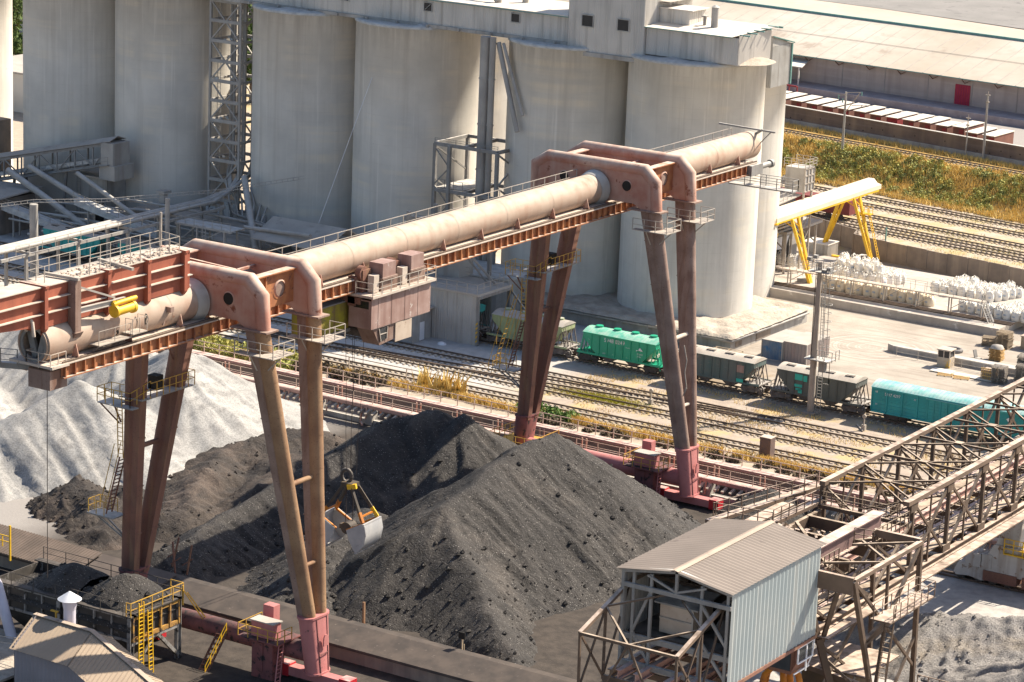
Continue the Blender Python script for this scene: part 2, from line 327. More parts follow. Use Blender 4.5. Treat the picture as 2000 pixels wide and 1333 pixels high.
# ================================================================ GROUND
def ground_mat():
    t = NT('ground'); P = t.P
    wob = t.n.new('ShaderNodeVectorMath'); wob.operation = 'MULTIPLY_ADD'
    nz = t.n.new('ShaderNodeTexNoise'); t.l.new(P, nz.inputs['Vector']); nz.inputs['Scale'].default_value = .28; nz.inputs['Detail'].default_value = 6
    t.l.new(nz.outputs['Color'], wob.inputs[0]); wob.inputs[1].default_value = (5, 5, 0)
    ad = t.n.new('ShaderNodeVectorMath'); ad.operation = 'ADD'; t.l.new(P, wob.inputs[2]); t.l.new(wob.outputs[0], ad.inputs[0]); ad.inputs[1].default_value = (-2.5, -2.5, 0)
    Q = ad.outputs[0]; X = t.sep(Q, 0); Y = t.sep(Q, 1)
    # distance across the rotated far yard
    YR = t.math('ADD', Y, t.math('MULTIPLY', t.math('ADD', X, 160.), .15))
    band = lambda v, a, b, s=1.2: t.math('MULTIPLY', t.rng(v, a - s, a + s), t.rng(v, b - s, b + s, 1, 0))
    n1 = t.noise(P, .9, 6, .6); n2 = t.noise(P, .22, 5, .6); n3 = t.noise(P, 3.5, 4, .7)
    col = t.mix(t.rng(n1, .35, .65), (.42, .35, .275), (.33, .275, .22))
    yel = t.mix(t.rng(n3, .35, .65), (.46, .355, .19), (.38, .295, .165))
    ym = t.rng(t.math('ADD', n2, t.math('MULTIPLY', t.math('SUBTRACT', n1, .5), .5)), .50, .64)
    # track corridor: cinder with dry grass
    cor = t.mix(ym, t.mix(t.rng(n1, .35, .65), (.40, .33, .27), (.30, .25, .21)), yel)
    col = t.mix(band(Y, 242.5, 261.5), col, cor)
    # grey cement dust in front of the silos
    gd = t.mix(t.rng(n1, .35, .65), (.47, .455, .44), (.37, .355, .345))
    col = t.mix(t.math('MULTIPLY', band(Y, 246, 300, 2.5), t.rng(X, -160, -151, 1, 0)), col, gd)
    # pale paved yard with swept tyre arcs
    dv = t.n.new('ShaderNodeVectorMath'); dv.operation = 'DISTANCE'; t.l.new(P, dv.inputs[0]); dv.inputs[1].default_value = (-133.5, 291.0, 0)
    arcs = t.rng(t.noise(t.scl(dv.outputs['Value'], (1, 1, 1)), 1.6, 4), .48, .6)
    pav = t.mix(t.rng(n2, .35, .65), (.40, .355, .305), (.30, .26, .22))
    pav = t.mix(t.math('MULTIPLY', arcs, t.rng(dv.outputs['Value'], 5, 10, .65, 0)), pav, (.50, .455, .41))
    pav = t.mix(t.math('MULTIPLY', t.rng(n1, .58, .7), .6), pav, (.27, .235, .205))
    col = t.mix(t.math('MULTIPLY', band(Y, 267.5, 332, 1.5), t.rng(X, -154, -150)), col, pav)
    tt = t.noise(t.scl(P, (.10, 1.0, 1)), 1.3, 5, .6, .4)
    col = t.mix(t.math('MULTIPLY', t.math('MULTIPLY', band(Y, 268, 306, 1.5), t.rng(X, -154, -150)), t.rng(tt, .52, .62, 0, .55)), col, (.25, .21, .175))
    sb = t.mix(t.rng(n1, .4, .6), (.33, .255, .175), (.24, .19, .14))
    col = t.mix(t.math('MULTIPLY', t.math('MULTIPLY', band(Y, 262, 274, 2.5), t.rng(X, -146, -142)), t.rng(n2, .40, .55)), col, sb)
    # far yard: tan with dry grass
    fy = t.mix(t.rng(t.math('ADD', n2, t.math('MULTIPLY', t.math('SUBTRACT', n1, .5), .4)), .45, .6), t.mix(t.rng(n1, .4, .6), (.46, .38, .30), (.37, .30, .24)), yel)
    col = t.mix(t.rng(YR, 333, 336), col, fy)
    col = t.mix(band(YR, 377, 398, 1), col, t.mix(t.rng(n1, .4, .6), (.42, .26, .08), (.28, .19, .07)))
    col = t.mix(t.rng(YR, 403, 405), col, (.30, .275, .26))
    # stockyard floor
    st = t.mix(t.rng(n1, .35, .65), (.045, .038, .034), (.075, .062, .053))
    st = t.mix(t.rng(X, -158, -165), st, (.27, .25, .235))
    st = t.mix(t.rng(X, -98, -94), st, t.mix(t.rng(n1, .4, .6), (.46, .43, .40), (.36, .335, .315)))
    col = t.mix(t.rng(Y, 236, 238, 1, 0), col, st)
    col = t.mix(t.math('MULTIPLY', t.rng(n3, .6, .75), .3), col, (.2, .165, .13))
    t.bump(n3, .5, .08)
    return t.done(col, .95, 0, .2)
xs = np.concatenate([np.arange(-520, -260, 12.), np.arange(-260, -90, 2.5), np.arange(-90, 121, 10.)])
ys = np.concatenate([np.arange(60, 230, 6.), np.arange(230, 360, 5.), np.arange(360, 420, 1.), np.arange(420, 900, 20.)])
GX, GY = np.meshgrid(xs, ys, indexing='ij')
def terr(x, y):
    yr = y + .16 * (x + 180); k = np.clip((yr - 377.5) / 9.5, 0, 1)
    return 4 * (k * k * (3 - 2 * k)) + np.where((k > 0) & (k < 1), .5 * fbm(x * .3, y * .3), 0)
GZ = terr(GX, GY); nx, ny = GX.shape
g = MB(); g.v = list(zip(GX.ravel().tolist(), GY.ravel().tolist(), GZ.ravel().tolist()))
g.f = [(i*ny+j, (i+1)*ny+j, (i+1)*ny+j+1, i*ny+j+1) for i in range(nx-1) for j in range(ny-1)]; g.s = [True] * len(g.f)
struct(g.build('ground', ground_mat()))
# ================================================================ RAILWAY TRACKS
def track(label, fy, x0, x1, z=0.0, step=8., cat='railway track', slp=.75, group='railway tracks in the yard'):
    xm = (x0 + x1) / 2; t = thing('railway_track', label, cat, (xm, fy(xm), z), group)
    n = max(1, int((x1 - x0) / step)); X = [x0 + (x1 - x0) * i / n for i in range(n + 1)]
    for sgn in (-1, 1):
        b = MB()
        for i in range(n):
            p, q = (X[i], fy(X[i]) + sgn*.76, z + .2), (X[i+1], fy(X[i+1]) + sgn*.76, z + .2); b.bar(p, q, .13, .16)
        b.build('rail', M['rail_steel'], t)
    b = MB(); x = x0 + .3
    while x < x1:
        s = (fy(x + .1) - fy(x - .1)) / .2; y = fy(x) + random.uniform(-.06, .06); w = 1.35 + random.uniform(-.05, .08)
        b.bar((x + s*w, y - w, z + .03), (x - s*w, y + w, z + .03), .27, .09); x += slp * random.uniform(.94, 1.08)
    b.build('sleepers', M['sleeper'], t)['kind'] = 'stuff'
    return t
track('railway track carrying the hopper wagons, in front of the silo plinth', lambda x: 264.0, -262, -60)
track('track just in front of the wagons, with the lighting mast beside it', lambda x: 255.7, -262, -60)
track('second track before the wagons, running unbroken through the yellow grass', lambda x: 250.45, -262, -60)
def turnout(x):
    k = min(1, max(0, (x + 200) / 72)); return 248.6 + 7.0 * k
track('slanting turnout track that joins the two middle tracks', turnout, -205, -128, z=.012)
track('track with bright sleepers right behind the scrub and walkway railings', lambda x: 245.15, -262, -60)
far = lambda y0: (lambda x: y0 - .145 * (x + 160))
for y0, l in ((374.0, 'far yard track at the foot of the scrub embankment'), (369.2, 'second far yard track out from the embankment'),
              (364.4, 'rusty far yard track with hardly any sleepers showing'), (357.9, 'far yard track in the middle between rusty track and gate'),
              (353.4, 'far yard track second from the panelled concrete fence'), (350.2, 'far yard track closest behind the panelled concrete fence')):
    track(l, far(y0), -240, -60, slp=.8, group='tracks in the far yard')
track('single track on the embankment below the dark brown wall', lambda x: 388.4 - .163 * (x + 175), -290, -60, z=4.0, group='tracks in the far yard')
track('crane rail track at the foot of the panelled concrete fence', lambda x: 328.6 + .1 * (x + 141), -150, -100, group='tracks in the far yard')
# ================================================================ SILOS
def silo(x, y, r, z0, z1, label, cap=True, seed=0):
    t = thing('silo', label, 'silo', (x, y, z0), 'concrete storage silos')
    n = 96; b = MB()
    ring = lambda rr, z: [(x + rr*math.cos(2*math.pi*i/n), y + rr*math.sin(2*math.pi*i/n), z) for i in range(n)]
    b.loft([ring(r, z0), ring(r, z0 + 10), ring(r, z0 + 20), ring(r, z1 - .35), ring(r + .14, z1 - .33), ring(r + .14, z1)], True)
    b.build('shaft', M['concrete'], t)
    if cap:
        b = MB(); rs = [0, 3, 5.5, 6.8, 7.5, r + .06, r + .24, r + .18]; G = []
        for k, rr in enumerate(rs):
            row = []
            for i in range(n):
                a = 2*math.pi*i/n; px, py = x + rr*math.cos(a), y + rr*math.sin(a)
                h = z1 + .12 + max(0, .55*float(fbm(np.array(px*.35 + seed), np.array(py*.35)))) * (1 if rr < r else .2)
                if k >= 6: h = z1 + .02 - (k - 6) * .25
                row.append((px, py, h))
            G.append(row)
        b.loft(G, False, True); b.build('dusty_roof_slab', M['dirty_dust'], t)
    return t
SX = [(-273.9, 'sunlit concrete silo cut by the left edge of the photo'), (-250.45, 'concrete silo behind the truss conveyor gallery'),
      (-234.49, 'concrete silo left of the lattice pipe trestle'), (-211.94, 'concrete silo right of the lattice pipe trestle'),
      (-196.07, 'concrete silo left of the two tall grey ducts'), (-173.64, 'concrete silo left half of the pair under the head house'),
      (-157.1, 'rightmost big concrete silo standing on the corner of the plinth')]
for i, (x, l) in enumerate(SX): silo(x, 289, 8, 0 if i < 5 else 1.9, 31.5, l, True, i * 9)
silo(-161.6, 305.6, 7, 0, 26.8, 'shorter concrete silo behind the rightmost big silo', True, 77)
silo(-203, 309, 8, 0, 31.0, 'back row silo glimpsed between ducts and big silos', False)
silo(-219.2, 309, 8, 0, 31.0, 'back row silo hidden behind the trestle silo', False)
# plinth
t = thing('silo_plinth', 'low concrete plinth with crumbling dusty top under the right silos', 'plinth', (-160, 286, 0))
b = MB(); b.box(-183, 277.8, 0, -144.8, 297, 1.75); b.build('base_wall', M['concrete_grey'], t)
b = MB(); gx = np.linspace(-183.2, -144.3, 80); gy = np.linspace(277.2, 297.2, 42); A, B = np.meshgrid(gx, gy, indexing='ij')
edge = np.minimum(np.minimum(A + 183.2, -144.3 - A), np.minimum(B - 277.2, 297.2 - B))
Z = 2.05 + .5 * fbm(A*.6, B*.6) * np.clip(edge, 0.15, 1) ; Z = np.where(edge < .02, 1.72, Z)
A2 = A + .25*fbm(A*1.3, B*1.3)*(edge < .4); B2 = B + .3*fbm(A*1.3+9, B*1.3)*(edge < .4)
b.v = list(zip(A2.ravel().tolist(), B2.ravel().tolist(), Z.ravel().tolist())); b.f = [(i*42+j, (i+1)*42+j, (i+1)*42+j+1, i*42+j+1) for i in range(79) for j in range(41)]; b.s = [True]*len(b.f)
b.build('crumbling_top', M['beige_dust'], t)
b = MB(); b.pipe([(-181, 277.45, 1.45), (-144.4, 277.45, 1.45), (-144.4, 296.5, 1.3)], .13, 8)
for x in np.arange(-180, -146, 3.5): b.box(x, 277.3, 1.2, x + .15, 277.79, 1.6)
b.build('pipe', M['duct'], t)
b = MB(); b.box(-144.79, 279.0, .5, -144.72, 280.4, 1.5); b.box(-144.79, 284, .3, -144.72, 287.5, 1.1); b.build('bare_patch', M['concrete_brown'], t)
# ================================================================ ROOF GALLERY AND HEAD HOUSE
def window(x, y, z, w, h, par, mt='window'):
    b = MB(); b.box(x - w/2 - .1, y - .12, z - h/2 - .1, x + w/2 + .1, y - .02, z - h/2); b.box(x - w/2 - .1, y - .12, z + h/2, x + w/2 + .1, y - .02, z + h/2 + .1)
    b.box(x - w/2 - .1, y - .12, z - h/2, x - w/2, y - .02, z + h/2); b.box(x + w/2, y - .12, z - h/2, x + w/2 + .1, y - .02, z + h/2)
    f = b.build('window', M['corr_cool'], par); b = MB(); b.box(x - w/2, y - .05, z - h/2, x + w/2, y - .015, z + h/2); b.build('pane', M[mt], f)
    return f
t = thing('roof_gallery', 'long corrugated conveyor gallery along the silo tops', 'building', (-215, 288, 31.6))
b = MB(); b.corr((-275, 283.3, 31.95), (-171.2, 283.3, 31.95), (0, 0, 3.0), .26, .05); b.corr((-171.2, 293, 31.95), (-275, 293, 31.95), (0, 0, 3.0), .5, .05); b.build('wall', M['corr_grey'], t)
b = MB(); b.box(-275, 282.9, 34.96, -171.25, 293.3, 35.06); b.build('roof', M['roof_white'], t)
b = MB(); b.box(-275, 282.85, 34.86, -171.25, 282.95, 34.95); b.build('roof_edge', M['teal_edge'], t)
b = MB()
for x in np.arange(-272, -172, 4.5): b.box(x, 282.6, 31.62, x + .25, 293, 31.92)
b.box(-275, 283.0, 31.55, -171.2, 283.35, 31.94); b.build('floor_beam', M['concrete_grey'], t)
for x in (-216, -203.5, -191.2, -178.7): window(x, 283.28, 34.0, 1.1, .95, t)
b = MB(); b.bar((-191.6, 283.15, 33.65), (-190.8, 283.15, 34.35), .06); b.build('brace', M['corr_cool'], t)
for x, yy, h, r in ((-186.2, 287, 37, .45), (-183.2, 286.5, 36.8, .35), (-181, 289, 37, .4), (-172.9, 286.2, 36.4, .22)):
    b = MB(); b.tube((x, yy, 35.06), (x, yy, h), r, n=14); v = b.build('roof_vent', M['duct'], t)
b = MB(); b.pipe([(-185.6, 286.8, 36.8), (-184.4, 286.4, 36.2), (-183.2, 286.2, 35.2)], .3, 10); b.build('elbow_duct', M['duct'], t)
t = thing('head_house', 'tall corrugated head house rising over the gallery with two small windows', 'building', (-166, 288, 31.2))
b = MB(); b.corr((-171.15, 282.85, 31.2), (-161.0, 282.85, 31.2), (0, 0, 13), .26, .05); b.corr((-161.0, 282.85, 31.2), (-161.0, 294, 31.2), (0, 0, 13), .26, .05)
b.corr((-171.15, 294, 31.2), (-171.15, 282.85, 31.2), (0, 0, 13), .26, .05); b.corr((-161, 294, 31.2), (-171.15, 294, 31.2), (0, 0, 13), .5, .05); b.build('wall', M['corr_grey'], t)
b = MB(); b.box(-171.4, 282.5, 44.2, -160.7, 294.3, 44.4); b.build('roof', M['roof_white'], t)
b = MB(); b.box(-171.2, 282.6, 30.7, -160.9, 283.2, 31.18); b.box(-171.2, 283.2, 30.9, -160.9, 293.8, 31.18); b.build('sill_beam', M['concrete_grey'], t)
for x in (-168.5, -163.7): window(x, 282.8, 34.8, 1.45, 1.25, t)
b = MB()
for k in range(8): b.box(-160.9, 286.2 + k*.95, 37.3 + .05*k, -159.6, 286.5 + k*.95, 37.45 + .05*k)
b.box(-160.9, 286, 37.55, -159.5, 294, 37.62); b.build('louvred_canopy', M['roof_dusty'], t)
t = thing('gallery_annex', 'low corrugated annex with white roof at the right end of the silo tops', 'building', (-155, 288, 31.6))
b = MB(); b.corr((-160.95, 283.3, 31.75), (-148.9, 283.3, 31.75), (0, 0, 3.1), .26, .05); b.corr((-148.9, 283.3, 31.75), (-148.9, 291.2, 31.75), (0, 0, 3.35), .26, .05); b.corr((-148.9, 291.2, 31.75), (-160.95, 291.2, 31.75), (0, 0, 3.3), .5, .05)
b.build('wall', M['corr_grey'], t)
b = MB(); b.quad((-160.95, 282.9, 34.95), (-149.6, 282.9, 34.95), (-148.2, 291.6, 35.5), (-160.95, 291.6, 35.5)); b.quad((-160.95, 282.9, 34.9), (-149.6, 282.9, 34.9), (-148.2, 291.6, 35.44), (-160.95, 291.6, 35.44)); b.build('roof', M['roof_white'], t)
b = MB(); b.box(-160.95, 282.84, 34.84, -149.5, 282.89, 34.94); b.box(-149.6, 291.62, 35.3, -147.7, 291.8, 35.5)
for k in range(5): b.box(-149.3, 284.2 + k*1.7, 35.0 + k*.1, -148.0, 284.4 + k*1.7, 35.14 + k*.1)
b.build('roof_edge', M['teal_edge'], t)
b = MB(); b.corr((-161.0, 286.2, 35.2), (-157.0, 286.2, 35.2), (0, 0, 1.6), .5, .05); b.corr((-157.0, 286.2, 35.2), (-157.0, 290, 35.2), (0, 0, 1.6), .5, .05); b.box(-161, 286, 36.8, -156.5, 290.2, 36.9); b.build('roof_box', M['corr_grey'], t)
b = MB(); b.tube((-154.1, 287, 35.1), (-154.1, 287, 37.5), .42, n=20); b.tube((-154.1, 287, 37.5), (-154.1, 287, 37.75), .5, .1, n=20); b.build('chimney', M['duct'], t)
b = MB(); b.tube((-155.6, 287.4, 35.1), (-155.6, 287.4, 36.2), .2, n=12); b.box(-155.9, 287.1, 36.2, -155.3, 287.7, 36.35); b.build('vent_pipe', M['duct'], t)
b = MB(); G = []
for k, rr in enumerate((0, .5, .8, 1.0)):
    G.append([(-151.9 + 3.2*rr*math.cos(2*math.pi*i/24) + 2.2, 287.2 + 3.6*rr*math.sin(2*math.pi*i/24), 31.75 + .55*(1-rr**2) + random.uniform(-.06, .06)) for i in range(24)])
b.loft(G, False); o = b.build('dust_mound', M['beige_dust']); tag(base(o, (-149.7, 287.2, 31.6)), 'heap of pale dust spilling past the annex on the rightmost silo', 'dust heap')
t = thing('back_building', 'weathered grey corrugated shed on top of the shorter back silo', 'building', (-158, 306, 26.8))
b = MB(); b.corr((-171, 299.2, 26.9), (-152.7, 299.2, 26.9), (0, 0, 6.0), .3, .05); b.corr((-152.7, 299.2, 26.9), (-152.7, 304.1, 26.9), (0, 0, 4.9), .3, .05); b.corr((-152.7, 304.1, 26.9), (-171, 304.1, 26.9), (0, 0, 4.9), .5, .05)
b.prism([(-152.72, 299.2, 31.8), (-152.72, 304.1, 31.8), (-152.72, 299.2, 33.0)], (-18, 0, 0)); b.build('wall', M['corr_cool'], t)
b = MB(); b.quad((-152.4, 298.9, 33.12), (-171, 298.9, 33.12), (-171, 304.5, 31.85), (-152.4, 304.5, 31.85)); b.build('roof', M['roof_grey'], t)
b = MB(); b.bar((-152.5, 298.9, 33.1), (-152.5, 304.5, 31.85), .14); b.box(-152.68, 304.0, 26.9, -152.5, 304.2, 31.8); b.build('corner_trim', M['teal_edge'], t)
b = MB(); b.pipe([(-158.6, 298.2, 30), (-157.4, 298.2, 30), (-157.3, 298.4, 14), (-157.3, 298.5, 6)], .09, 8); o = b.build('drain_pipe', M['duct']); tag(base(o, (-157.3, 298.5, 6)), 'thin pipe running down the shorter back silo', 'pipe')
# ================================================================ PIPE TRESTLE BETWEEN SILOS
t = thing('pipe_trestle', 'tall lattice steel trestle carrying pipes between two silos', 'trestle', (-222.2, 286.5, 2))
x0, x1, ya, yb = -224.6, -219.8, 283.6, 289.5; cols = MB()
for x in (x0, x1):
    for y in (ya, yb): cols.bar((x, y, 2), (x, y, 31.5), .3)
cols.build('column', M['duct'], t)
zs = [3.2] + [5.8 + 2.56*i for i in range(11)]; b = MB(); pl = MB(); br = MB()
for k, z in enumerate(zs):
    for y in (ya, yb): b.bar((x0, y, z), (x1, y, z), .26, .4)
    for x in (x0, x1): b.bar((x, ya, z), (x, yb, z), .2, .3)
    if k % 2: pl.box(x0 + .2, ya + .2, z + .21, x1 - .2, yb - .2, z + .27)
    if k < len(zs) - 1:
        z2 = zs[k+1]
        for y in (ya, yb):
            if k % 2: br.bar((x0, y, z), ((x0+x1)/2, y, z2), .17); br.bar((x1, y, z), ((x0+x1)/2, y, z2), .17)
            else: br.bar(((x0+x1)/2, y, z), (x0, y, z2), .17); br.bar(((x0+x1)/2, y, z), (x1, y, z2), .17)
b.build('crossbeam', M['duct'], t); br.build('diagonal_brace', M['duct'], t)
b = MB()
for k, z in enumerate(zs):
    if k % 2:
        for _ in range(14):
            x, y, r = random.uniform(x0+.3, x1-.4), random.uniform(ya, yb-.5), random.uniform(.1, .3); b.box(x, y, z+.2, x+r*1.6, y+r, z+.2+r*.8)
b.build('platform_clutter', M['dirty_dust'], t)
b = MB(); b.ladder((x0 + .8, ya + .8, 4), (x0 + .8, ya + .8, 31), .5, (1,0,0), .45, .05); b.build('ladder', M['duct'], t)
for k, (dx, dy, r, l) in enumerate(((1.5, 2.6, .28, 'thick'), (2.35, 2.0, .20, 'slim'), (3.0, 3.2, .32, 'thick'), (3.75, 2.4, .16, 'slim'), (4.3, 3.4, .24, 'middling'))):
    x, y = x0 + dx, ya + dy; b = MB(); yy = 281.5 - k*.5; xr = -219.4 + k*.42
    b.pipe([(x, y, 31.4), (x, y, 10.5), (x + .05, y - .6, 9.0), (xr, yy, 7.9 + .12*k), (xr, 276, 7.35), (xr - .1, 236, 7.3), (xr - .1, 200, 7.3)], r, 10)
    o = b.build('process_pipe', M['duct']); tag(base(o, (xr, 236, 7.3)), '%s dusty pipe dropping through the trestle and running over the tracks, %s of five' % (l, ('left', 'second', 'third', 'fourth', 'right')[k]), 'pipe', 'pipes running through the trestle')
t = thing('pipe_rack', 'row of steel posts holding the bundle of pipes over the tracks', 'pipe rack', (-218.3, 258, 0))
for y in (240.5, 249.5, 258.5, 268, 276.5):
    b = MB()
    b.new()
    for x in (-220.1, -217.0): b.bar((x, y, 0), (x, y, 7.0), .32)
    b.bar((-220.5, y, 6.85), (-216.4, y, 6.85), .3, .3)
    for k in range(5): b.bar((-220.1, y, 1 + k*1.1), (-217.0, y, 2.1 + k*1.1), .1)
    b.build('post', M['duct'], t)
b = MB(); b.bar((-220.3, 236, 6.6), (-220.3, 277, 6.6), .25, .35); b.bar((-216.8, 236, 6.6), (-216.8, 277, 6.6), .25, .35); b.build('runner_beam', M['duct'], t)
b = MB(); b.rail([(-216.3, 238, 7.0), (-216.3, 276, 7.4)], 1.0, 2.2, .05); b.build('handrail', M['rail_grey'], t)
for x, y, h, l in ((-223.9, 249.5, 10.2, 'stout round post in the pipe bundle with cable ladder on top'), (-213.8, 262, 10.5, 'slim grey post rising behind the pipe bundle')):
    b = MB(); b.tube((x, y, 0), (x, y, h), .5 if h < 10.4 else .3, n=14); o = b.build('support_post', M['concrete_grey']); tag(base(o, (x, y, 0)), l, 'post')
b = MB(); P_ = [(-236, 240, 8.6), (-230, 245, 9.2), (-223.9, 249.5, 10.4), (-219, 256, 10.2), (-212, 270, 10.3), (-206, 279, 11.5)]
for i in range(len(P_)-1):
    p, q = V3(P_[i]), V3(P_[i+1]); o_ = V3((0, 0, .35)); b.bar(p, q, .06); b.bar(p + o_, q + o_, .06); n = int((q-p).length/.7)
    for j in range(n): c = p.lerp(q, j/n); b.bar(c, c + o_, .05)
o = b.build('cable_ladder', M['duct']); tag(base(o, (-223.9, 249.5, 10.3)), 'thin pale cable ladder strung over the posts above the pipes', 'cable ladder')
# frame and ducts between silos four and five
t = thing('duct_frame', 'dusty steel frame tower between the middle silos around two tall ducts', 'frame', (-183.5, 283, 4))
for x, y in ((-187.6, 280.4), (-185.4, 280.2), (-178.6, 280.2), (-187.6, 287.5), (-178.6, 287.5)):
    b = MB(); b.bar((x, y, 2), (x, y, 18.2), .4); b.build('column', M['steel_blue'], t)
b = MB()
for z in (18.2, 12.6, 7.2):
    for p, q in (((-187.6, 280.3), (-178.6, 280.3)), ((-187.6, 287.5), (-178.6, 287.5)), ((-187.6, 280.3), (-187.6, 287.5)), ((-178.6, 280.3), (-178.6, 287.5)), ((-183.4, 280.3), (-183.4, 287.5))): b.bar((*p, z), (*q, z), .3, .4)
b.build('crossbeam', M['steel_blue'], t); b = MB()
for k in range(6): z = 4 + k*2.3; s = k % 2; b.bar((-187.6 + 2.2*s, 280.3, z), (-185.4 - 2.2*s, 280.3, z + 2.3), .15)
for k in range(3): z = 6 + k*4; b.bar((-178.6, 280.3, z), (-178.6, 287.5, z+4), .18); b.bar((-178.6, 287.5, z), (-178.6, 280.3, z+4), .18); b.bar((-187.6, 287.5, z), (-187.6, 280.3, z+4), .18)
b.build('diagonal_brace', M['steel_blue'], t)
b = MB(); b.box(-187.4, 280.6, 12.8, -183.6, 287.2, 12.88); b.rail([(-187.4, 280.4, 12.9), (-183.5, 280.4, 12.9)], 1, 1.2); b.rail([(-187.6, 280.3, 18.4), (-178.6, 280.3, 18.4)], .5, 3); b.build('platform', M['steel_blue'], t)
for x, y, r, l in ((-181.9, 281.9, .62, 'thick'), (-180.75, 281.7, .38, 'thinner')):
    b = MB(); b.tube((x, y, 4), (x, y, 31.6), r, n=20)
    for z in (10, 15.5, 21, 26.5): b.tube((x, y, z), (x, y, z + .15), r + .07, n=20)
    o = b.build('vertical_duct', M['duct']); tag(base(o, (x, y, 4)), '%s of the two tall grey ducts rising between the middle silos' % l, 'duct', 'tall ducts between silos')
b = MB(); b.tube((-180.3, 282.2, 31), (-176.2, 280.6, 21), .3, n=14); o = b.build('inclined_duct', M['duct']); tag(base(o, (-178, 281, 21)), 'slanting pipe leaning from the ducts to the next silo', 'pipe')
b = MB(); b.tube((-179.6, 282.2, 31), (-175.6, 280.7, 23), .2, n=14); o = b.build('inclined_duct', M['duct']); tag(base(o, (-178, 281, 23)), 'thinner slanting pipe beside the leaning one', 'pipe')
# ================================================================ LEFT SERVICE AREA
t = thing('conveyor_gallery', 'inclined dusty truss conveyor gallery in front of the left silo', 'conveyor', (-245, 276, 0))
A0, A1 = V3((-262, 276, 3.2)), V3((-234.5, 276, 9.9)); H = V3((0, 0, 2.7)); W = V3((0, 2.6, 0)); n = 9
b = MB()
for o_ in (V3((0,0,0)), W): b.bar(A0 + o_, A1 + o_, .3, .4); b.bar(A0 + H + o_, A1 + H + o_, .3, .3)
b.build('chord', M['steel_blue'], t); b = MB()
for i in range(n + 1):
    c = A0.lerp(A1, i/n)
    for o_ in (V3((0,0,0)), W): b.bar(c + o_, c + H + o_, .16)
    if i < n:
        d = A0.lerp(A1, (i+1)/n); b.bar(c + (H if i % 2 else H*0), d + (H*0 if i % 2 else H), .14)
b.build('web_member', M['steel_blue'], t)
b = MB(); u = V3((0,0,.25)); b.prism([A0+H+u-V3((0,.3,0)), A1+H+u-V3((0,.3,0)), A1+H+u+W*.5+V3((0,0,.5)), A0+H+u+W*.5+V3((0,0,.5))], (0,0,.06)); b.prism([A0+H+u+W+V3((0,.3,0)), A1+H+u+W+V3((0,.3,0)), A1+H+u+W*.5+V3((0,0,.5)), A0+H+u+W*.5+V3((0,0,.5))], (0,0,.06)); b.build('roof', M['roof_dusty'], t)
b = MB(); b.prism([A0 + V3((0,.3,.5)), A1 + V3((0,.3,.5)), A1 + V3((0,2.3,.5)), A0 + V3((0,2.3,.5))], (0,0,.5)); b.build('belt_casing', M['dirty_dust'], t)
b = MB(); b.rail([A0 + V3((0,-.7,0)), A1 + V3((0,-.7,0))], 1.0, 2.2); b.prism([A0 + V3((0,-.8,-.1)), A1 + V3((0,-.8,-.1)), A1 + V3((0,-.1,-.1)), A0 + V3((0,-.1,-.1))], (0,0,.08)); b.build('walkway', M['steel_blue'], t)
for x in (-252, -243):
    z = 3.2 + (x + 262)/27.5*6.7
    b = MB(); b.new(); b.bar((x, 276.2, 0), (x + .8, 276.2, z), .3); b.bar((x + 1.6, 278.4, 0), (x + .8, 278.4, z), .3); b.bar((x, 276.2, 2), (x+1.6, 278.4, 2), .2); b.build('support_leg', M['steel_blue'], t)
b = MB(); b.box(-236.2, 275.6, 7.8, -233.6, 279.4, 9.7); b.box(-236, 275.7, 9.7, -234, 279, 12.6); b.build('discharge_box', M['duct'], t)
t = thing('grey_shed', 'flat roofed dusty shed under the conveyor gallery at the left edge', 'shed', (-256, 271, 0))
b = MB(); b.box(-266, 268, 0, -246.5, 275, 4.6); b.build('wall', M['concrete_brown'], t)
b = MB(); b.prism([(-267, 267, 4.2), (-245.6, 267, 4.9), (-245.6, 275.5, 5.3), (-267, 275.5, 4.6)], (0, 0, .2)); b.build('roof', M['roof_dusty'], t)
t = thing('control_room', 'grey boxy control room with a ladder between the left silos', 'building', (-239, 280, 0))
b = MB(); b.box(-241.5, 277.5, 0, -236.5, 281.5, 7.4); b.build('wall', M['concrete_grey'], t); b = MB(); b.box(-241.8, 277.1, 7.4, -236.2, 281.8, 7.6); b.build('roof', M['roof_dusty'], t)
b = MB(); b.ladder((-241, 277.2, .5), (-241, 277.2, 7.4), .6, (1,0,0), .4); b.build('ladder', M['steel_blue'], t); b = MB(); b.box(-238.6, 277.38, 0, -237.0, 277.5, 4.2); b.build('door', M['dark'], t)
for k, (p, q, r) in enumerate((((-250.5, 274.2, 7.2), (-232.5, 270.5, 2.0), .42), ((-247.5, 275, 8.0), (-227.5, 272.0, 2.8), .36), ((-238.5, 274, 8.5), (-224.5, 272.6, 3.3), .3))):
    b = MB(); b.tube(p, q, r, n=14); o = b.build('chute_pipe', M['duct']); tag(base(o, q), 'slanting grey chute pipe below the conveyor gallery, %s of three' % ('lowest', 'middle', 'topmost')[k], 'pipe', 'slanting chute pipes')
t = thing('low_building', 'low dusty service building at the foot of the left silos', 'building', (-212, 274, 0))
b = MB(); b.box(-231, 276, 0, -208, 281, 4.3); b.box(-216, 271.5, 0, -206.2, 277, 3.6); b.build('wall', M['concrete_grey'], t)
b = MB(); b.box(-231.4, 275.6, 4.3, -207.7, 281.3, 4.55); b.box(-216.3, 271.1, 3.6, -205.9, 277.3, 3.85); b.build('roof', M['roof_dusty'], t)
b = MB(); b.rail([(-216, 271.3, 3.85), (-206.2, 271.3, 3.85)], 1, 2); b.build('handrail', M['rail_grey'], t)
b = MB(); b.box(-211.5, 271.42, .3, -207.5, 271.5, 2.6); b.build('panel_door', M['concrete_brown'], t)
